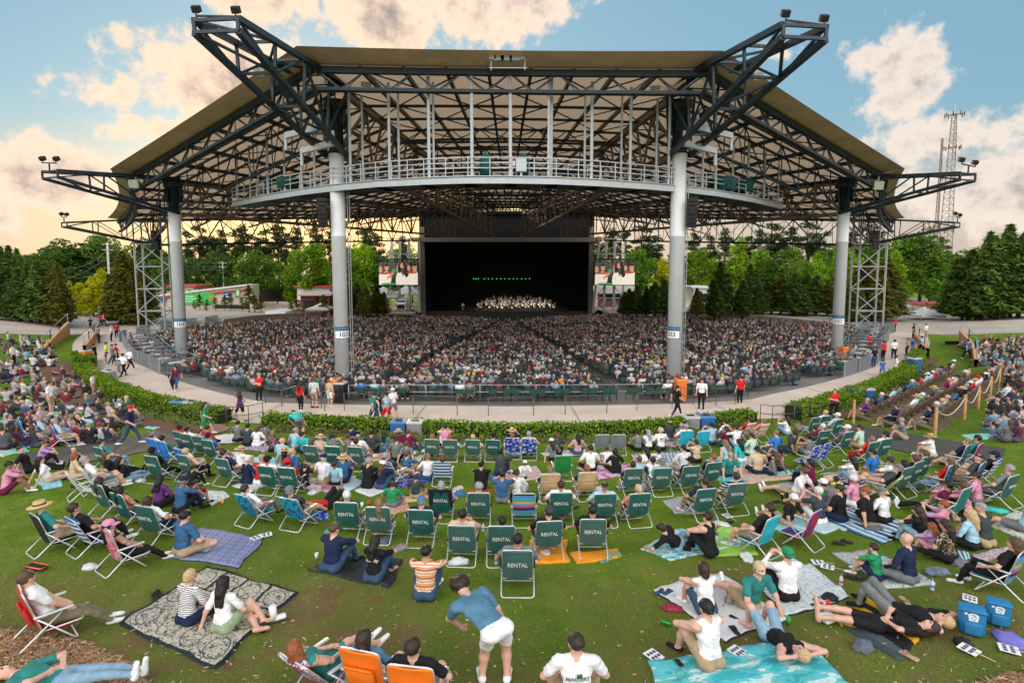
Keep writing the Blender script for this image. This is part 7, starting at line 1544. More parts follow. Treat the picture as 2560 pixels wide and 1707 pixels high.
for s, u0, u1 in ((-1, 965, 1046), (1, 1486, 1560)):
    mb = MB(); a, b = atY(u0, 653, 115), atY(u1, 653, 115); z1 = atY(1000, 597, 115).z; z0 = -2.2; w = b.x - a.x
    for x0, x1 in ((a.x, a.x + w * .18), (a.x + w * .35, a.x + w * .42), (b.x - w * .3, b.x - w * .3), (b.x, b.x)):
        for dy in (0, 1.6): mb.bar((x0, 115 + dy, z0), (x1, 115 + dy, z1), .24)
    for k in range(5):
        zz0, zz1 = z0 + (z1 - z0) * k / 5, z0 + (z1 - z0) * (k + 1) / 5; mb.bar((a.x, 115, zz1), (b.x, 115, zz1), .18); mb.bar((a.x, 115, zz0), (a.x + w * .45, 115, zz1), .16); mb.bar((b.x, 115, zz0), (b.x - w * .4, 115, zz1), .16)
    tag(mb.build('lattice_tower', M_GALV), 'grey lattice tower holding the %s video screen' % ('left' if s < 0 else 'right'), 'tower', 'screen towers')
for s, u0, u1, v in ((-1, 968, 1036, 783), (1, 1518, 1572, 781)):
    mb = MB(); a, b = atY(u0, v, 108), atY(u1, v, 108); mb.box(((a.x + b.x) / 2, 108.6, a.z), (b.x - a.x, 2.2, .2), None, 0)
    for x in (a.x + .3, b.x - .3): mb.bar((x, 108, a.z), (x, 108, ground_z(x, 108) - 1), .2, mi=1)
    tag(mb.build('platform', [pbr('tan_deck', (.42, .36, .30), .8), M_DKBOX]), 'flat camera platform beside the %s of the stage' % ('left' if s < 0 else 'right'), 'platform')
# ramps and walls at the outer lawns
def ramp_wall(px, h0, h1, label):
    P = [ground(u, v) for u, v in px]; mb = MB(); n = len(P)
    for i, (a, b) in enumerate(zip(P, P[1:])):
        ha, hb = h0 + (h1 - h0) * i / (n - 1), h0 + (h1 - h0) * (i + 1) / (n - 1); d = (b - a).normalized(); nn = Vector((-d.y, d.x, 0)) * .14
        for q in ([a - nn, b - nn, b - nn + Vector((0, 0, hb)), a - nn + Vector((0, 0, ha))], [b + nn, a + nn, a + nn + Vector((0, 0, ha)), b + nn + Vector((0, 0, hb))], [a - nn + Vector((0, 0, ha)), b - nn + Vector((0, 0, hb)), b + nn + Vector((0, 0, hb)), a + nn + Vector((0, 0, ha))]): mb.quad([v - Vector((0, 0, .3)) if k < 2 and q[0] is not None and abs(v.z - (a.z if v in (a - nn, a + nn) else b.z)) < .01 else v for k, v in enumerate(q)])
        mb.bar(a + Vector((0, 0, ha + .9)), b + Vector((0, 0, hb + .9)), .06, n=6, mi=1); mb.bar(a + Vector((0, 0, ha)), a + Vector((0, 0, ha + .9)), .05, mi=1); mb.bar(b + Vector((0, 0, hb)), b + Vector((0, 0, hb + .9)), .05, mi=1)
    return tag(mb.build('ramp_wall', [pbr('tan_stucco', (.50, .30, .17), .85, 0, .08), M_GALV]), label, 'wall')
ramp_wall([(106, 882), (128, 868), (150, 853), (172, 838)], .4, 1.5, 'tan sloping ramp wall with handrail at the edge of the left lawn'); ramp_wall([(212, 882), (224, 868), (238, 850), (246, 838)], .7, .9, 'short curved tan wall beside the left entrance walk')
ramp_wall([(2318, 896), (2310, 880), (2296, 862), (2285, 846)], .9, .7, 'curved tan wall along the right entrance walk'); ramp_wall([(2440, 918), (2436, 898), (2420, 876), (2400, 858)], .6, 1.3, 'tan curved ramp wall at the edge of the right lawn')
mb = MB(); q = facade(2362, 2402, 852, 874, 56); sign_quad(mb, q, .2); mb.bar(q[0], q[0] - Vector((0, 0, 1)), .12); mb.bar(q[1], q[1] - Vector((0, 0, 1)), .12); tag(mb.build('monitor_panel', M_DKBOX), 'dark panel on posts beside the right ramp wall', 'panel')
# bins
def bin_(u, v, w, h, col, lid, label, n=2, grp='bins'):
    p = at(u, v, 0); e = empty('bin', p); 
    for k in range(n):
        x = (k - (n - 1) / 2) * (w + .06); mb = MB(); mb.rbox((x, 0, h / 2), (w, .62, h), None, .05); mb.build('body', col[k % len(col)], e); mb = MB(); mb.rbox((x, 0, h + .05), (w + .05, .68, .12), None, .04); mb.box((x, .02, h + .125), (w * .5, .18, .03), None, 1); mb.build('lid', [lid[k % len(lid)], M_DKBOX], e)
    e.rotation_euler.z = R(polar(p.x, p.y)[0]); return tag(e, label, 'bin', grp)
BL, GY = pbr('blue_bin', (.02, .10, .30), .5), pbr('grey_bin', (.20, .21, .22), .5); BLL, GYL = pbr('blue_lid', (.06, .18, .42), .45), pbr('grey_lid', (.42, .43, .44), .45)
bin_(1018, 1088, .72, .62, [BL, GY], [BLL, GYL], 'pair of blue and grey bins behind the centre hedge'); bin_(1745, 1074, .72, .62, [GY, BL], [GYL, BLL], 'pair of grey and blue bins behind the hedge near the right steps'); bin_(464, 1034, .72, .62, [BL, GY], [BLL, GYL], 'pair of bins behind the left hedge'); bin_(2150, 1000, .72, .62, [BL, BL], [BLL, GYL], 'pair of blue bins behind the right hedge'); bin_(2283, 930, .8, 1.0, [BL], [GYL], 'single blue bin beside the far end of the right hedge', 1); bin_(262, 950, .75, .62, [GY, GY], [GYL, GYL], 'pair of grey bins behind the far left hedge')
bin_(216, 914, .7, 1.15, [pbr('orange_bin', (.62, .16, .03), .5)], [GYL], 'orange bin at the end of the left hedge', 1); bin_(836, 998, .55, 1.15, [pbr('orange_bin', (.62, .16, .03), .5)], [pbr('orange_lid', (.70, .24, .05), .5)], 'orange bin at the foot of the left inner column', 1); bin_(852, 1000, .62, 1.0, [M_DKBOX], [GYL], 'black bin with a white top beside the left inner column', 1); bin_(1700, 998, .6, 1.15, [pbr('orange_bin', (.62, .16, .03), .5)], [pbr('orange_lid', (.70, .24, .05), .5)], 'orange bin at the foot of the right inner column', 1); bin_(2106, 902, .6, 1.1, [pbr('orange_bin', (.62, .16, .03), .5)], [pbr('orange_lid', (.70, .24, .05), .5)], 'orange bin beside the right outer column', 1)
p = ground(2351, 944); mb = MB(); mb.lathe([(.24, .0), (.24, .04), (.15, .05), (.035, .78), (.02, .80)], 16); mb.lathe([(.118, .26), (.105, .30), (.082, .48), (.078, .50)], 16, mi=1); o = mb.build('traffic_cone', [pbr('cone_orange', (.75, .13, .01), .6), M_WHITEP], None, True); o.location = p; tag(o, 'orange and white traffic cone among the front garden chairs', 'cone')
# ================================================================== blankets and towels
W_, K_ = (.66, .66, .66), (.015, .016, .018)
BM = dict(plaid=pattern_mat('blue_plaid', 'plaid', [(.12, .15, .32), (.30, .32, .46), (.09, .12, .28)], 8, coord='UV'), batik=pattern_mat('black_cream_batik', 'batik', [(.50, .46, .37), (.045, .055, .06)], 26, coord='UV'), black=pbr('black_blanket', (.022, .023, .026), .8, 0, .3, 4, .6, 5), orange=pbr('orange_towel', (.72, .26, .01), .85, 0, .1, 3, .5, 6), sheet=pbr('white_sheet', (.60, .60, .62), .85, 0, .06, 3, .7, 5),
          purple=pattern_mat('purple_white_print', 'blots', [(.50, .47, .56), (.20, .16, .34), (.55, .52, .60)], 16, coord='UV'), sky=pattern_mat('light_blue_towel', 'stripes', [(.24, .56, .66), (.32, .62, .70)], 3, 'x', 'UV'), pinkstripe=pattern_mat('pink_white_stripe', 'stripes', [(.62, .56, .57), (.55, .18, .28), (.62, .58, .58), (.40, .30, .35), (.60, .40, .36)], 3, 'y', 'UV'), soccer=pattern_mat('navy_white_cells', 'cells', [(.62, .63, .66), (.02, .03, .09)], 14, coord='UV'),
          bluewhite=pattern_mat('blue_white_print', 'blots', [(.04, .08, .22), (.52, .55, .62), (.08, .14, .32), (.58, .6, .64)], 13, coord='UV'), flower=pattern_mat('bright_flower_print', 'blots', [(.58, .5, .36), (.50, .16, .12), (.55, .55, .50), (.15, .33, .12)], 12, coord='UV'), limew=pattern_mat('lime_floral', 'blots', [(.46, .55, .04), (.58, .50, .40), (.50, .14, .16), (.46, .55, .04)], 7, coord='UV'), hotpink=pattern_mat('hot_pink_print', 'blots', [(.58, .06, .36), (.58, .42, .56), (.62, .50, .60), (.50, .04, .32)], 8, coord='UV'),
          gingblue=pattern_mat('blue_gingham', 'gingham', [(.62, .64, .68), (.06, .13, .28)], 13, coord='UV'), gingblk=pattern_mat('black_gingham', 'gingham', [(.62, .63, .66), (.03, .04, .07)], 13, coord='UV'), paleblue=pbr('pale_blue_sheet', (.44, .56, .62), .85, 0, .07, 3, .6, 5), tql=pattern_mat('turquoise_towel', 'stripes', [(.05, .42, .46), (.12, .50, .52)], 4, 'y', 'UV'), yelwhite=pattern_mat('white_yellow_print', 'blots', [(.58, .60, .60), (.50, .42, .12), (.58, .58, .6), (.18, .24, .34)], 8, coord='UV'),
          peach=pattern_mat('peach_print', 'blots', [(.56, .42, .32), (.50, .34, .27), (.58, .46, .36)], 9, coord='UV'), hound=pattern_mat('white_navy_check', 'check', [(.60, .61, .66), (.10, .12, .24)], 22, coord='UV'), purpstripe=pattern_mat('purple_white_stripe', 'stripes', [(.60, .58, .60), (.12, .02, .12), (.62, .60, .60), (.52, .36, .30), (.60, .58, .6), (.04, .03, .14)], 2.4, 'y', 'UV'), bwstripe=pattern_mat('blue_white_stripe_mat', 'stripes', [(.03, .16, .32), (.58, .63, .68), (.10, .32, .46), (.58, .63, .68), (.02, .06, .16), (.58, .63, .68)], 2.6, 'x', 'UV'),
          zigzag=pattern_mat('maroon_white_zigzag', 'stripes', [(.60, .58, .6), (.12, .02, .12)], 8, 'x', 'UV'), mermaid=pattern_mat('teal_floral_mat', 'blots', [(.03, .32, .26), (.40, .52, .48), (.50, .34, .40), (.08, .36, .34), (.03, .3, .26)], 11, coord='UV'), mauve=pattern_mat('mauve_paisley', 'blots', [(.50, .44, .44), (.34, .20, .28), (.54, .48, .48)], 10, coord='UV'), chevron=pattern_mat('yellow_white_print', 'cells', [(.60, .60, .56), (.55, .46, .10), (.30, .30, .28)], 12, coord='UV'), leaf=pattern_mat('white_leaf_print', 'blots', [(.60, .62, .63), (.60, .62, .63), (.30, .42, .48), (.6, .62, .63)], 20, coord='UV'),
          tiedye=pattern_mat('aqua_tie_dye', 'blots', [(.04, .36, .40), (.10, .46, .50), (.50, .62, .62), (.06, .40, .44)], 6, coord='UV'), blkyel=pattern_mat('black_yellow_grey', 'stripes', [(.05, .07, .08), (.06, .10, .11), (.015, .015, .017), (.015, .015, .017), (.62, .34, .01), (.02, .02, .02), (.62, .34, .01)], 1.0, 'x', 'UV'), toy=pattern_mat('turquoise_white_print', 'blots', [(.05, .38, .40), (.50, .60, .60), (.04, .32, .40), (.5, .6, .6)], 9, coord='UV'), lime=pbr('lime_towel', (.24, .46, .06), .85, 0, .1, 3, .5, 6), mint=pbr('mint_towel', (.20, .55, .48), .85, 0, .1), toyend=pattern_mat('toy_print', 'blots', [(.03, .14, .42), (.10, .42, .16), (.55, .08, .04), (.02, .3, .5)], 8, coord='UV'))
def blanket(px, mat, label, amp=.022, n=18, under=None, cat='blanket', seed=0, edge=.05):
    P = [ground(u, v) for u, v in px]; V, U = [], []
    for j in range(n + 1):
        for i in range(n + 1):
            s, t = i / n, j / n; p = P[0].lerp(P[1], s).lerp(P[3].lerp(P[2], s), t); w = Vector((mnoise.noise(p * 1.6 + Vector((seed, 0, 0))), mnoise.noise(p * 1.6 + Vector((0, seed, 5))), 0)); border = 1 if i in (0, n) or j in (0, n) else .4; p = p + w * edge * 2 * border
            q = p * 2.4; z = ground_z(p.x, p.y) + .020 + amp * (abs(mnoise.noise(Vector((q.x, q.y, seed)))) * 1.3 + .5 * abs(mnoise.noise(Vector((q.x * 2.7, q.y * 2.7, seed + 3))))); V.append((p.x, p.y, z)); U.append((s, t))
    I = np.arange((n + 1) ** 2).reshape(n + 1, n + 1); Fq = np.stack([I[:-1, :-1], I[:-1, 1:], I[1:, 1:], I[1:, :-1]], -1).reshape(-1, 4).tolist(); rim = list(I[0]) + list(I[1:, n]) + list(I[n, :-1][::-1]) + list(I[1:-1, 0][::-1]); b = len(V); mi = [0] * len(Fq)
    for k in rim: v = V[k]; V.append((v[0], v[1], v[2] - .045)); U.append(U[k])
    for k in range(len(rim)): Fq.append([int(rim[k]), b + k, b + (k + 1) % len(rim), int(rim[(k + 1) % len(rim)])]); mi.append(1)
    me = np_mesh('blanket', V, Fq, [mat, under or mat], True, None, U, mi); me.polygons.foreach_set('use_smooth', [True] * len(me.polygons))
    bm = bmesh.new(); bm.from_mesh(me); bmesh.ops.recalc_face_normals(bm, faces=bm.faces); bm.to_mesh(me); bm.free()
    return tag(link(cat, me), label, cat, 'blankets and towels on the lawn')
BT = '''412 1392 500 1322 664 1345 600 1421|plaid|blue plaid blanket with a cup at the edge, large person sitting on it
305 1562 530 1677 746 1483 516 1418|batik|big black and cream printed blanket under the striped and white shirted pair
772 1428 838 1393 1003 1398 975 1472|black|plain black blanket under the pair in navy and black shirts
1318 1350 1420 1352 1420 1406 1335 1409|orange|left orange towel under the rental chairs
1425 1385 1545 1372 1541 1396 1440 1409|orange|right orange towel with a colourful end under a rental chair
1490 1395 1545 1380 1552 1393 1500 1408|toyend|colourful towel end sticking out from the right orange towel
541 1090 592 1084 604 1108 545 1109|sheet|white sheet at the left of the grey shirted group by the hedge
587 1122 612 1110 682 1116 668 1129|purple|purple and white printed blanket by the hedge
553 1130 598 1131 618 1140 572 1153|sheet|small white sheet left of the light blue towel
597 1156 656 1140 748 1161 650 1182|sky|light blue towel under a bald person in light blue shirt
766 1195 832 1199 796 1233 752 1214|pinkstripe|pink and white striped blanket beside a boy in black
490 1224 560 1229 574 1241 522 1264|soccer|navy and white cell patterned blanket
780 1270 815 1264 822 1299 785 1300|bluewhite|blue and white printed towel beside the person lying in red
915 1140 976 1129 990 1151 920 1152|flower|bright printed blanket under two people near the hedge
1000 1150 1058 1140 1055 1153 1020 1167|sheet|crumpled white towel beside a grey shirted pair near the hedge
897 1192 1008 1168 1080 1203 1010 1220|bluewhite|blue and white printed blanket between two striped chairs
995 1246 1066 1231 1062 1249 1008 1257|limew|lime edged floral towel under a child in charcoal
945 1262 1010 1250 1030 1275 975 1285|flower|bright printed blanket behind a child in green
1262 1188 1340 1165 1364 1195 1272 1204|pinkstripe|pink striped blanket under a child in a white cap
1440 1170 1562 1160 1594 1181 1503 1197|hotpink|hot pink printed blanket under three people
1352 1133 1460 1124 1476 1140 1358 1142|sheet|flat white sheet in front of the centre hedge
1577 1138 1702 1130 1718 1184 1604 1187|gingblue|blue gingham blanket under people in white shirts
1762 1152 1808 1140 1864 1168 1832 1172|paleblue|pale blue sheet under a person in a light blue dress
1836 1152 1880 1142 1912 1143 1860 1164|tql|turquoise towel under a person in turquoise
1897 1116 1930 1109 1966 1140 1925 1146|yelwhite|white and yellow printed blanket right of the turquoise towel
1816 1174 1917 1157 1982 1196 1874 1209|peach|peach printed blanket lying bare on the grass
1930 1180 1965 1172 1982 1184 1945 1190|sky|small blue towel on the corner of the peach blanket
1910 1218 2006 1199 2128 1230 2040 1267|hound|white and navy checked blanket under a child in yellow
1656 1254 1714 1240 1750 1283 1690 1285|gingblk|black gingham blanket left of a rental chair
2049 1186 2164 1171 2230 1192 2124 1224|purpstripe|purple striped blanket behind the child in yellow
2058 1296 2145 1267 2296 1317 2206 1363|bwstripe|large blue and white striped mat under two people back to back
2276 1276 2386 1258 2422 1277 2318 1295|zigzag|maroon and white striped blanket under the person in maroon
2080 1386 2176 1376 2344 1463 2222 1470|mermaid|teal floral mat under a child in green and a bald person
2326 1370 2422 1382 2428 1398 2360 1408|bwstripe|blue striped towel under a person in black floral
2428 1389 2524 1367 2499 1396 2437 1405|mauve|mauve paisley blanket with a white edge at the right
2475 1316 2535 1278 2575 1284 2566 1354|chevron|yellow and white printed blanket at the right edge
1637 1476 1800 1434 1976 1546 1820 1607|sheet|big white sheet under a person in a tank top and one in teal
1884 1442 2022 1410 2130 1499 1966 1547|leaf|white leaf printed blanket beside the big white sheet
1622 1655 2010 1604 2120 1712 1670 1770|tiedye|aqua tie-dye towel at the bottom right
2094 1556 2165 1497 2322 1582 2236 1652|blkyel|black blanket with yellow bars under two people lying down
1605 1372 1700 1320 1872 1360 1682 1400|toy|turquoise printed blanket with orange edge under a person lying sideways
1800 1312 1880 1330 1897 1386 1780 1392|lime|lime green towel beside the turquoise printed blanket
362 1070 400 1050 437 1056 385 1074|sky|bright blue towel by the hedge on the left lawn
0 1135 60 1116 73 1127 10 1139|mint|mint towel at the left edge beside the asphalt path
113 970 160 971 158 986 125 986|sheet|pale sheet on the left lawn near the hedge
85 1201 150 1189 152 1216 108 1224|sky|blue towel under three people near the path at the left
262 1193 330 1187 368 1199 308 1207|gingblk|black and white checked sheet under two dark haired people
2404 1088 2478 1082 2467 1099 2418 1098|mint|pale green towel right of the rope posts'''
for i, row in enumerate(BT.split('\n')):
    c, m, l = row.split('|'); c = [float(x) for x in c.split()]; blanket(list(zip(c[::2], c[1::2])), BM[m], l, .05 if m in ('sheet', 'leaf', 'batik', 'black', 'tiedye') else .032, 22 if m in ('batik', 'tiedye', 'sheet') else 16, pbr('navy_backing', (.012, .022, .035), .8) if m in ('batik', 'plaid', 'sheet', 'leaf', 'hound', 'bwstripe') else None, 'blanket', i * 3.7)
SB = []
for u, v in LB[:60] + FB:
    w = (v - 690) / 11; k = rng.choice(['sheet', 'sky', 'tql', 'bluewhite', 'pinkstripe', 'paleblue', 'mauve', 'gingblue']); o = blanket([(u - w, v + w * .1), (u + w * .2, v - w * .35), (u + w, v), (u - w * .1, v + w * .42)], BM[k], None, .012, 6); SB.append((o, u, {'sheet': 'small white sheet', 'sky': 'small light blue towel', 'tql': 'small turquoise towel', 'bluewhite': 'small blue and white towel', 'pinkstripe': 'small pink striped towel', 'paleblue': 'small pale blue sheet', 'mauve': 'small mauve blanket', 'gingblue': 'small blue gingham blanket'}[k] + (' on the middle lawn' if (u, v) in FB else ' on the left lawn' if u < 1280 else ' on the far right lawn')))
settle(SB, 'blanket', 'small blankets and towels')
# ================================================================== small things
def put(mb, name, mats, u, v, rz, label, cat, group=None, smooth=True, h=.0, tilt=None):
    p = ground(u, v); o = mb.build(name, mats, None, smooth); o.location = p + Vector((0, 0, .03 + h)); o.rotation_euler = (0, 0, R(rz)) if tilt is None else (R(tilt), 0, R(rz)); return tag(o, label, cat, group)
PAPER, INK = pbr('white_card', (.70, .71, .73), .7, 0, .03), pbr('dark_print', (.05, .06, .09), .7)
def fan(u, v, rz, label):
    mb = MB(); mb.rbox((0, .12, .01), (.21, .25, .008), None, .003); mb.rbox((0, -.08, .018), (.022, .26, .006), None, .002, 1)
    for i in range(3):
        for j in range(2): mb.box((-.06 + .06 * i, .08 + .09 * j, .0165), (.045, .05, .002), None, 2)
    put(mb, 'paper_fan', [PAPER, pbr('wood_stick', (.50, .36, .22), .8), INK], u, v, rz, label, 'fan', 'printed paper fans on the lawn', False)
for u, v, rz, l in ((1650, 1655, 35, 'printed white paper fan at the left corner of the aqua tie-dye towel'), (1862, 1645, 35, 'printed white paper fan in the middle of the aqua tie-dye towel'), (2085, 1424, 60, 'printed paper fan lying left of the teal floral mat'), (2061, 1411, 80, 'small printed card left of the teal floral mat, above the fan'), (2424, 1508, -40, 'paper fan on the grass behind the blue cooler bags'), (2446, 1640, 30, 'paper fan on the grass below the black bag'), (2548, 1634, 60, 'paper fan at the right edge below a violet cloth'), (652, 1343, -60, 'paper fan at the far corner of the blue plaid blanket'), (628, 1352, -40, 'paper fan lying on the blue plaid blanket'), (1826, 1297, 20, 'small printed card on the grass between two rental chairs'), (280, 1218, 20, 'printed card held above the white loungers')): fan(u, v, rz, l)
def cup(u, v, col, label, h=.0, r=.042, hh=.13, lay=False):
    mb = MB(); M = Matrix.Rotation(R(90), 4, 'Y') @ Matrix.Translation((-r, 0, 0)) if lay else Matrix(); mb.lathe([(r * .75, 0), (r, hh), (r * .92, hh), (r * .7, .01)], 14, M); put(mb, 'cup', pbr('cup_' + col[0], col[1], .4, 0, .05), u, v, 30, label, 'cup', 'cups and cans on the lawn', True, h)
WHT, REDC, GRNC, ORC = ('white', (.7, .7, .7)), ('red', (.55, .03, .05)), ('green', (.03, .30, .05)), ('orange', (.75, .35, .05))
for u, v, c, l in ((792, 1400, WHT, 'white cup on the grass left of the black blanket'), (905, 1270, WHT, 'white cup beside the red cup behind the rental chairs'), (921, 1266, REDC, 'red cup beside a white cup behind the rental chairs'), (556, 1262, ORC, 'orange drink in a clear cup beside the blue green chair'), (1970, 1564, GRNC, 'green can near the bare knees of the person lying down'), (1955, 1246, ORC, 'amber drink beside the person in white on the checked blanket')): cup(u, v, c, l)
mb = MB(); mb.lathe([(.033, 0), (.034, .02), (.034, .15), (.028, .165), (.028, .168)], 14, Matrix.Rotation(R(90), 4, 'Y') @ Matrix.Translation((-.034, 0, -.08))); put(mb, 'can', pbr('green_can', (.03, .26, .03), .3, .5), 1664, 1564, -30, 'green can lying by the knee of the person in a white tank', 'can', 'cups and cans on the lawn')
def bottle(u, v, label, col=(.55, .62, .66), cap=(.1, .25, .6), h=0):
    mb = MB(); mb.lathe([(.032, 0), (.034, .02), (.034, .13), (.030, .15), (.013, .19), (.013, .20)], 14); mb.lathe([(.015, .20), (.015, .222), (.002, .223)], 12, mi=1); mb.lathe([(.0352, .06), (.0352, .11)], 14, mi=1); put(mb, 'bottle', [pbr('clear_plastic_%d' % (col[0] * 100), col, .2, 0, .04), pbr('cap_%d' % (cap[2] * 100), cap, .5)], u, v, 0, label, 'bottle', 'bottles on the lawn', True, h)
bottle(1240, 1412, 'water bottle standing beside the front rental chair'); bottle(1208, 1330, 'water bottle right of the rental chair with raised hands'); bottle(1508, 1305, 'water bottle behind a rental chair near the thinning haired person'); bottle(2102, 1466, 'pink drink bottle beside the white leaf printed blanket', (.55, .10, .16), (.6, .05, .5)); bottle(2330, 1478, 'small water bottle on the grass below the teal floral mat')
def sandal(u, v, rz, col, label):
    mb = MB(); mb.rbox((0, 0, .012), (.095, .26, .024), None, .011); mb.tube([Vector((-.045, .02, .02)), Vector((-.02, .06, .055)), Vector((.02, .06, .055)), Vector((.045, .02, .02))], .012, 6); put(mb, 'sandal', pbr('sandal_' + col[0], col[1], .7), u, v, rz, label, 'sandal', 'shoes left on the lawn')
DK = ('black', (.015, .015, .016)); NV = ('navy', (.03, .06, .12))
for u, v, rz, c, l in ((388, 1496, 40, DK, 'black sandal left of the black and cream blanket'), (396, 1488, 50, DK, 'second black sandal just above the other by the cream blanket'), (1650, 1484, -60, NV, 'navy flip flop at the left corner of the white sheet'), (1668, 1485, -55, NV, 'navy flip flop right of its pair on the white sheet'), (2096, 1362, 70, DK, 'black sandal on bare grass below the blue striped mat'), (2116, 1357, 60, DK, 'black sandal right of its pair below the blue striped mat'), (2272, 1645, 30, ('tan', (.35, .25, .17)), 'tan sandal at the bottom of the black and yellow blanket'), (2127, 1447, 75, DK, 'black shoe beside the teal floral mat'), (2146, 1451, 75, DK, 'black and white shoe right of its pair by the teal mat'), (848, 1203, 20, REDC, 'red shoe alone on the grass right of the pink striped blanket')): sandal(u, v, rz, c, l)
mb = MB(); mb.tube([Vector((0, 0, .03)), Vector((0, 0, .14)), Vector((0, -.01, .27))], .055, 12, r2=.062); mb.rbox((0, .07, .04), (.10, .26, .08), None, .03); mb.rbox((0, .06, .008), (.115, .30, .03), None, .01, 1); put(mb, 'boot', [PAPER, DK and pbr('boot_sole', (.05, .05, .05))], 684, 1556, -60, 'white boot standing beside the black and cream blanket', 'boot', 'shoes left on the lawn')
mb = MB(); mb.tube([Vector((0, 0, .03)), Vector((0, -.14, .05)), Vector((0, -.27, .06))], .055, 12, r2=.06); mb.rbox((0, .05, .05), (.09, .24, .09), None, .03); put(mb, 'boot', pbr('black_boot', (.014, .014, .015), .5), 660, 1562, 20, 'black boot lying beside the white boot', 'boot', 'shoes left on the lawn')
def cooler(u, v, rz, label, s=1.0):
    e = empty('cooler_bag', ground(u, v) + Vector((0, 0, .02)), R(rz)); e.scale = (s,) * 3; B = pbr('blue_cooler', (.012, .16, .36), .6, 0, .1, 4); mb = MB(); mb.rbox((0, 0, .21), (.34, .24, .40), None, .05); mb.rbox((0, -.02, .415), (.35, .26, .045), None, .02); mb.build('body', B, e, True); mb = MB(); mb.rbox((0, -.145, .14), (.24, .06, .20), None, .025); mb.build('pocket', B, e, True)
    mb = MB(); P = [(-.055, .0), (.055, .0), (.07, .10), (.03, .13), (-.03, .13), (-.07, .10)]; mb.quad([(x, -.1205, .25 + z) for x, z in P]); mb.build('emblem', PAPER, e)
    mb = MB()
    for x, z, w, h in ((-.022, .30, .03, .012), (.022, .32, .03, .012), (0, .345, .05, .012), (.01, .275, .03, .012)): mb.box((x, -.122, z), (w, .003, h))
    mb.build('emblem_mark', B, e)
    for x in (-.1, .1): mb = MB(); mb.tube([Vector((x, .11, .38)), Vector((x, .19, .30)), Vector((x, .18, .12)), Vector((x, .11, .05))], .017, 6); mb.build('strap', M_ARM, e, True)
    mb = MB(); mb.lathe([(.02, 0), (.02, .006)], 12, Matrix.Translation((-.10, -.122, .36)) @ Matrix.Rotation(R(90), 4, 'X')); mb.build('badge', PAPER, e); return tag(e, label, 'cooler bag', 'blue cooler bags')
cooler(2426, 1582, -28, 'blue cooler bag with white emblem, lower of the two'); cooler(2492, 1560, -28, 'blue cooler bag with white emblem, nearer the right edge', .92)
def lump(u, v, rz, size, mat, label, cat, name, seed=1, rough=.35):
    bm = bmesh.new(); bmesh.ops.create_icosphere(bm, subdivisions=3, radius=1)
    for q in bm.verts:
        d = q.co.normalized(); k = 1 + rough * mnoise.noise(d * 1.7 + Vector((seed, 0, 0))) + rough * .6 * mnoise.noise(d * 4.2 + Vector((0, seed, 0))); q.co = Vector((d.x * size[0] * k, d.y * size[1] * k, max(-.02, d.z * size[2] * k)))
    mb = MB(); mb.bm(bm); bm.free(); return put(mb, name, mat, u, v, rz, label, cat, 'bags and clothes left on the lawn')
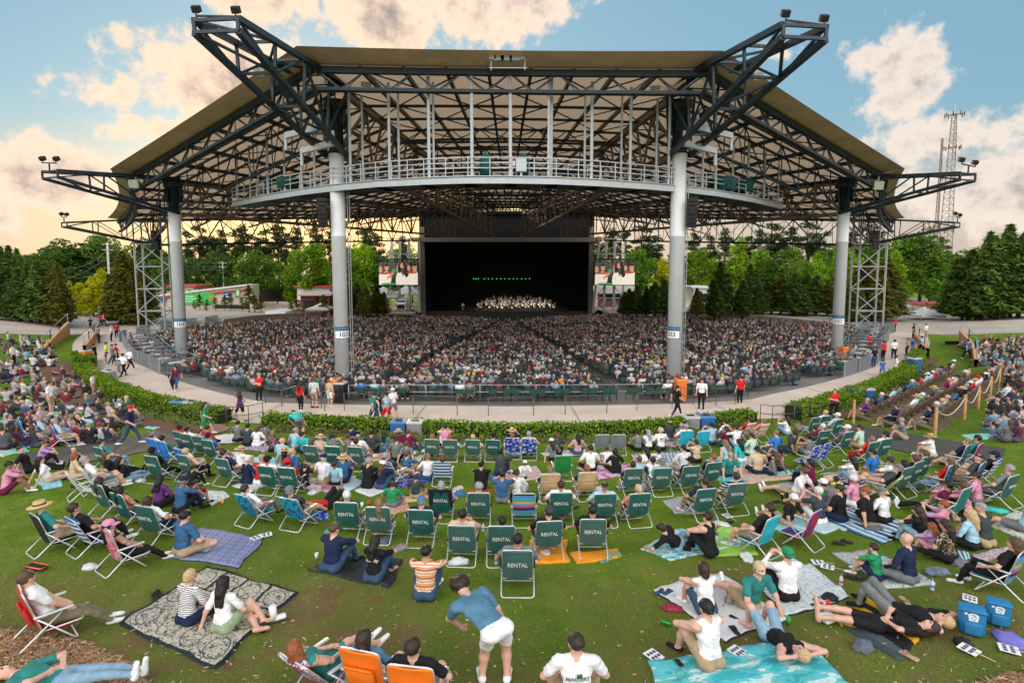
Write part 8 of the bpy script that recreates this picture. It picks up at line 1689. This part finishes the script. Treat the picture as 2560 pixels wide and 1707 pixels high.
for u, v, rz, sz, m, l, c, n in ((2075, 1500, 20, (.16, .13, .08), M_DKBOX, 'crumpled black cap and clothes on the white leaf printed blanket', 'clothes', 'clothes'), (2532, 1605, 10, (.20, .26, .06), pbr('violet_cloth', (.16, .15, .50), .85, 0, .15, 4, .5, 8), 'violet jacket dropped on the grass below the blue cooler bags', 'jacket', 'jacket'), (2408, 1610, 10, (.12, .12, .07), M_DKBOX, 'small black bag on the grass below the cooler bags', 'bag', 'bag'),
                                 (355, 1377, -35, (.24, .10, .08), pattern_mat('white_grey_stripe', 'stripes', [(.62, .60, .60), (.40, .38, .38)], 18, 'x'), 'white striped bolster pillow on the grass by a rental chair', 'pillow', 'pillow'), (1682, 1525, -10, (.17, .10, .07), pbr('maroon_bag', (.26, .02, .05), .5), 'maroon clear sided bag on the big white sheet', 'bag', 'bag'), (1823, 1512, 80, (.07, .08, .15), pattern_mat('woven_tan', 'blots', [(.36, .30, .20), (.20, .16, .10), (.42, .36, .26)], 30), 'woven tan bag between two people on the white sheet', 'bag', 'bag'),
                                 (1150, 1238, 0, (.17, .15, .13), pbr('blue_pack', (.03, .15, .34), .7, 0, .2), 'blue backpack with a pale hat on it left of the red shirted person', 'backpack', 'backpack'), (1150, 1222, 0, (.11, .11, .07), pbr('pale_hat', (.55, .52, .44), .8), 'pale floppy hat lying on the blue backpack', 'hat', 'hat'), (2316, 1292, 15, (.34, .14, .09), pbr('turq_cloth', (.03, .44, .44), .85, 0, .12, 4, .5, 8), 'turquoise towel bundle behind the hand of the person in maroon', 'towel', 'towel_bundle'),
                                 (2490, 1278, -20, (.28, .14, .06), pbr('turq_cloth', (.03, .44, .44), .85), 'turquoise towel bundle beside white shoes at the right', 'towel', 'towel_bundle'), (2215, 1300, 10, (.24, .14, .07), M_DKBOX, 'black jacket heaped on the blue and white striped mat', 'jacket', 'jacket'), (1000, 1372, 20, (.20, .14, .06), pbr('grey_brown_cloth', (.22, .19, .17), .8, 0, .4, 8), 'crumpled grey brown blanket beside a rental chair', 'blanket', 'cloth_heap'), (1145, 1408, 10, (.22, .12, .09), pbr('white_plastic', (.58, .62, .66), .5, 0, .1), 'white plastic bag under a rental chair', 'bag', 'plastic_bag'),
                                 (2345, 1432, 10, (.26, .14, .07), pbr('grey_blue_cloth', (.14, .18, .24), .85, 0, .4, 9), 'grey blue clothes heaped on the edge of the teal mat', 'clothes', 'clothes'), (2400, 1412, -10, (.18, .12, .09), pbr('grey_bag', (.14, .15, .17), .8), 'grey tote bag right of the person in black floral', 'bag', 'bag'), (1820, 1330, 10, (.30, .18, .07), pbr('lime_cloth', (.30, .50, .10), .85, 0, .15), 'lime green towel heaped beside the man in a black tank', 'towel', 'towel_bundle'), (1850, 1352, 10, (.18, .10, .06), pbr('maroon_pack', (.10, .015, .04), .6), 'maroon bag on the lime green towel', 'bag', 'bag'), (680, 1118, 0, (.14, .14, .12), M_DKBOX, 'black bag beside the turquoise bending person', 'bag', 'bag'), (735, 1108, 0, (.26, .14, .2), pbr('royal_bag', (.03, .13, .42), .7), 'bright blue bag behind the grey haired person by the hedge', 'bag', 'bag'),
                                 (1440, 1235, 15, (.16, .12, .10), pattern_mat('red_white_bag', 'blots', [(.5, .03, .04), (.6, .6, .6), (.05, .1, .3)], 10), 'red and white cooler between the two tan chairs', 'bag', 'bag'), (2125, 1560, 0, (.18, .14, .06), pbr('yellow_cloth', (.62, .34, .02), .85, 0, .4, 9), 'yellow and grey cloth above the black and yellow blanket', 'cloth', 'cloth_heap'), (1102, 1412, 0, (.1, .08, .05), M_DKBOX, 'small dark bag behind the rental chair at the left', 'bag', 'bag'), (1080, 1452, 0, (.16, .13, .12), pbr('purple_pack', (.10, .02, .12), .7, 0, .5, 4), 'black and purple backpack right of the striped shirted person', 'backpack', 'backpack')): lump(u, v, rz, sz, m, l, c, n, u % 7)
mb = MB(); mb.rbox((0, 0, .04), (.30, .24, .08), None, .03); mb.rbox((0, 0, .085), (.20, .14, .02), None, .01); put(mb, 'food_box', PAPER, 2068, 1552, 25, 'white clamshell food box on the grass left of the black blanket', 'food box')
mb = MB(); mb.rbox((0, 0, .03), (.44, .16, .05), None, .02); mb.tube([Vector((-.22, -.08, .06)), Vector((.22, -.08, .06)), Vector((.22, .08, .06)), Vector((-.22, .08, .06))], .012, 6, 1, True); put(mb, 'carry_case', [M_DKBOX, pbr('orange_piping', (.7, .15, .03))], 92, 1424, -15, 'black carry case with orange piping at the left', 'case')
def phone(u, v, rz, label): mb = MB(); mb.rbox((0, 0, .006), (.078, .155, .010), None, .004); put(mb, 'phone', M_DKBOX, u, v, rz, label, 'phone', 'phones lying on blankets', False, .02)
phone(1834, 1550, 35, 'black phone in the middle of the big white sheet'); phone(2040, 1502, -40, 'black phone on the white leaf printed blanket'); phone(1697, 1664, 15, 'grey phone on the aqua tie-dye towel'); phone(645, 1572, 40, 'black phone near the boots by the cream blanket')
mb = MB(); 
for s in (-1, 1): mb.lathe([(.026, 0), (.028, .012)], 12, Matrix.Translation((s * .036, 0, .01)))
mb.bar((-.012, 0, .016), (.012, 0, .016), .008); put(mb, 'sunglasses', M_DKBOX, 2034, 1515, 20, 'sunglasses below the phone on the white leaf printed blanket', 'sunglasses')
CL = []
for i in range(64):                                  # clutter left beside people all over the lawn
    u, v = rng.uniform(60, 2540), rng.choice([rng.uniform(1120, 1330), rng.uniform(1120, 1330), rng.uniform(1340, 1640)]); near_ = [b for b in busy if abs(b[0] - u) < (v - 800) / 7 and abs(b[1] - v) < (v - 800) / 14]
    if not near_ or (690 < u < 1620 and v > 1440): continue
    k = i % 5; nm, c = [('cloth_heap', [(.45, .45, .47), (.08, .10, .16), (.30, .10, .14), (.12, .30, .32)][i % 4]), ('bag', [(.02, .02, .022), (.10, .12, .15), (.30, .22, .13), (.05, .10, .22)][i % 4]), ('cup', None), ('sandal', None), ('bag', (.52, .54, .56))][k]; wd = {.45: 'pale', .08: 'dark blue', .30: 'reddish', .12: 'blue green', .02: 'black', .10: 'slate', .05: 'navy', .52: 'white'}
    if c: cn = 'tan' if c == (.30, .22, .13) else wd[c[0]]; m_ = pbr('clutter_' + cn.replace(' ', '_'), c, .8, 0, .2, 6, .5, 8); lump(u, v, i * 40, (.15 + .04 * (i % 3), .12, .07 + .04 * (k == 1)), m_, None, None, nm, i); CL.append((COL.objects[-1], u, cn + (' cloth heaped' if k == 0 else ' bag set down') + (' on the left part of lawn' if u < 900 else ' on the middle of lawn' if u < 1700 else ' on the right part of lawn'), nm.split('_')[0]))
    elif k == 2: cup(u, v, [WHT, REDC, ('clear', (.5, .55, .58))][i % 3], None); CL.append((COL.objects[-1], u, ['white', 'red', 'clear'][i % 3] + ' cup standing on the ' + ('left' if u < 900 else 'middle' if u < 1700 else 'right') + ' part of the lawn', 'cup'))
    else: sandal(u, v, i * 33, [DK, NV, ('tan', (.35, .25, .17))][i % 3], None); CL.append((COL.objects[-1], u, ['black', 'navy', 'tan'][i % 3] + ' sandal left on the ' + ('left' if u < 900 else 'middle' if u < 1700 else 'right') + ' part of the lawn', 'sandal'))
for ct in ('cloth', 'bag', 'cup', 'sandal'): settle([c[:3] for c in CL if c[3] == ct], ct, {'cloth': 'bags and clothes left on the lawn', 'bag': 'bags and clothes left on the lawn', 'cup': 'cups and cans on the lawn', 'sandal': 'shoes left on the lawn'}[ct])
# dark coat hung over a rental chair back, tee prints
bl = next(o for o, u, b in CH_ITEMS if abs(u - 1099) < 1); mb = MB(); w = Vector((0, -.27, .85)); d = Vector((0, -.05, .10))
for j in range(7):
    for i in range(8):
        f = lambda i, j: Vector((-.31 + .0775 * i, -.33 - .02 * math.sin(i * 1.9) + .035 * j, .90 - .075 * j + (.03 * math.sin(i * 2.1) if j > 5 else 0)))
        mb.quad([f(i, j), f(i, j + 1), f(i + 1, j + 1), f(i + 1, j)]); mb.quad([p - Vector((0, .05, 0)) for p in (f(i, j), f(i + 1, j), f(i + 1, j + 1), f(i, j + 1))]) if j < 1 else None
o = mb.build('coat', pbr('black_navy_coat', (.012, .014, .022), .8, 0, .3), None, True); o.matrix_world = bl.matrix_world.copy(); tag(o, 'dark coat draped over the back of a rental chair', 'coat')
def back_print(key, texts, colr):
    o, k = GOBJ[key]; up = k['t']; n = -k['fw']; x = k['lat']
    for txt, size, h, col in texts:
        me = text_mesh(txt, size, pbr('print_' + col[0], col[1], .8), .001, 'shirt_lettering'); tree_pts = [v for v in o.data.vertices]
        c = k['hip'] + up * h; R3 = Matrix((x, up, n)).transposed(); bp = [Vector(v.co) for v in tree_pts if (v.co - c).length < .22]
        for v in me.vertices:
            base = c + x * v.co.x + up * v.co.y; best = max([((b - base).dot(n)) for b in bp if (b - base - n * (b - base).dot(n)).length < .03] or [.10]); v.co = base + n * (best + .006 + v.co.z)
        link('shirt_lettering', me, o)
back_print(933, [('#family', .085, .33, ('cream', (.60, .60, .45)))], None)
WT, k_ = GOBJ[1442]; GOBJ['tee'] = GOBJ[1442]; back_print('tee', [('MASTERS', .062, .33, ('grey', (.10, .13, .14)))], None)
mb = MB(); c = k_['hip'] + k_['t'] * .385 - k_['fw'] * .146; x, up = k_['lat'], k_['t']; mb.quad([c + x * a + up * b for a, b in ((-.012, -.03), (.052, -.015), (.042, .035), (-.012, .02))]); mb.build('shirt_emblem', pbr('emblem_green', (.01, .10, .07), .8), WT)
o, k = GOBJ[1653]; mb = MB(); c = k['hip'] + k['t'] * .33 - k['fw'] * .140; x, up = k['lat'], k['t']
for a0, a1, b0, b1, m in ((-.10, -.02, .02, .09, 0), (-.02, .11, .07, .09, 1), (-.02, .11, .035, .05, 1), (-.10, .11, 0, .015, 1), (-.10, .11, -.035, -.02, 1)): mb.quad([c + x * a0 + up * b0, c + x * a1 + up * b0, c + x * a1 + up * b1, c + x * a0 + up * b1], m)
mb.build('shirt_print', [pbr('flag_blue', (.06, .12, .32)), pbr('flag_red', (.5, .22, .25))], o)
# ================================================================== wood chips, grass and litter
def chips(px, n, seed, label, name='wood_chips', size=(.045, .15), cols=((.30, .17, .085), (.22, .12, .06), (.42, .28, .16)), spread=1.0):
    g = np.random.default_rng(seed); us, vs = [p[0] for p in px], [p[1] for p in px]; V, Fq, T = [], [], []; k = 0
    while k < n:
        u, v = g.uniform(min(us), max(us)), g.uniform(min(vs), max(vs))
        if not inside(u, v, px): continue
        p = ground(u, v); L, w = g.uniform(*size), g.uniform(.008, .02); a = g.uniform(0, 6.28); t = g.uniform(-.3, .3); d = np.array([math.cos(a), math.sin(a), t]); s = np.array([-math.sin(a), math.cos(a), g.uniform(-.5, .5)]) * w / 2; c = np.array([p.x, p.y, p.z + g.uniform(.012, .04)]); up = np.array([0, 0, .008]); b = len(V) ; q = [c - d * L / 2 - s, c + d * L / 2 - s, c + d * L / 2 + s, c - d * L / 2 + s]
        V += q + [x + up for x in q]; Fq += [[b + 4, b + 5, b + 6, b + 7], [b, b + 1, b + 5, b + 4], [b + 1, b + 2, b + 6, b + 5], [b + 2, b + 3, b + 7, b + 6], [b + 3, b, b + 4, b + 7]]; T += [np.array(cols[g.integers(len(cols))]) * g.uniform(.7, 1.3)] * 5; k += 1
    tag(link(name, np_mesh(name, V, Fq, M_CROWD, False, np.array(T))), label, None, kind='stuff')
MU = [(-60, 1590), (60, 1592), (150, 1600), (235, 1628), (300, 1660), (345, 1720), (300, 1760), (-60, 1760)]; MU2 = [(2410, 1725), (2470, 1700), (2520, 1684), (2600, 1672), (2600, 1740), (2420, 1750)]
ground_patch('mulch', MU, pbr('mulch_ground', (.13, .075, .045), .95, 0, .4, 14, .8, 30), .012, wob=.15); ground_patch('mulch', MU2, pbr('mulch_ground', (.13, .075, .045)), .012, wob=.15)
chips([(-40, 1575), (60, 1580), (180, 1595), (260, 1625), (330, 1665), (380, 1730), (-40, 1750)], 3400, 1, 'tan wood chips covering the ground in the bottom left corner'); chips(MU2, 420, 2, 'tan wood chips in the bottom right corner')
chips([(0, 1440), (700, 1330), (1900, 1330), (2560, 1560), (2560, 1720), (0, 1720)], 620, 3, 'scattered straw and leaf litter on the near grass', 'leaf_litter', (.02, .075), ((.36, .25, .12), (.42, .33, .2), (.24, .15, .07)))
def blades(n, y0, y1, h, w, seed):
    g = np.random.default_rng(seed); y = y0 + (y1 - y0) * g.uniform(0, 1, n) ** 1.15; x = g.uniform(-1, 1, n) * (y * .95 + 1.0); V = np.zeros((n, 4, 3)); a = g.uniform(0, 6.28, n); hh = h * g.uniform(.5, 1.3, n); ww = w * (y / 10); lean = g.normal(size=(n, 2)) * .6
    z = np.array([ground_z(p, q) for p, q in zip(x, y)]); 
    for k, (s, t) in enumerate(((-1, 0), (1, 0), (.25, 1), (-.25, 1))): V[:, k, 0] = x + np.cos(a) * ww * s / 2 + lean[:, 0] * hh * t; V[:, k, 1] = y + np.sin(a) * ww * s / 2 + lean[:, 1] * hh * t; V[:, k, 2] = z - .004 + hh * t
    keep = np.array([abs(polar(p, q)[1] - RH(polar(p, q)[0])) > 2.0 and not (polar(p, q)[1] < RH(polar(p, q)[0])) for p, q in zip(x, y)]); keep &= np.array([not any(inside(*proj((p, q, r)), P) for P in (MU, MU2)) for p, q, r in zip(x, y, z)])
    pn = np.array([.5 + .5 * mnoise.noise(Vector((p * .55, q * .55, 1))) for p, q in zip(x, y)]); t = np.clip(pn + g.normal(size=n) * .2, 0, 1)[:, None]; C = np.array([(.072, .150, .009)]) * (1 - t) + np.array([(.160, .270, .016)]) * t; dry = g.random(n) < np.clip(.42 - .035 * (y - 6), .02, .45); C[dry] = np.array([.20, .165, .07]) * g.uniform(.7, 1.2, (dry.sum(), 1))
    return V[keep].reshape(-1, 3), C[keep]
V1, C1_ = blades(90000, 5.5, 14, .040, .007, 5); V2, C2_ = blades(50000, 13, 27, .045, .008, 6)
VB = np.concatenate([V1, V2]); tag(link('grass', np_mesh('grass', VB, np.arange(len(VB)).reshape(-1, 4), M_CROWD, False, np.concatenate([C1_, C2_]))), 'short green lawn grass between the blankets', None, kind='stuff')
# ================================================================== labels for the people and chairs
items = []
for rec in PERSONS:
    o, lab, base, where, grp = rec[:5]; u = rec[5] if len(rec) > 5 else proj(o.matrix_world.translation)[0]
    if lab: tag(o, lab, 'person', grp); continue
    t = base + ((', ' if not where.startswith(('in ', 'on ')) else ' ') + where if where else ''); n = len(t.split())
    if n > 13: t = t.replace(' long sleeved top', ' top').replace(' with a bald', ' with bald').replace('sitting ', '').replace('on a folding chair at the rear rail', 'at the rear rail').replace(' worn backwards', '').replace('red white and black floral', 'bold floral').replace('orange brown and white striped', 'orange striped')
    if len(t.split()) > 13: t = t.replace('in the ', 'in ').replace('standing ', '').replace('in a ', 'in ')
    items.append((o, u, t, grp))
for gname in sorted({i[3] or '' for i in items}): settle([(o, u, t) for o, u, t, gg in items if (gg or '') == gname], 'person', gname or None)
settle([(o, u, b.replace(' lawn chair', ' chair') if len(b.split()) > 13 else b) for o, u, b in CH_ITEMS], 'chair', 'folding lawn chairs on the grass')
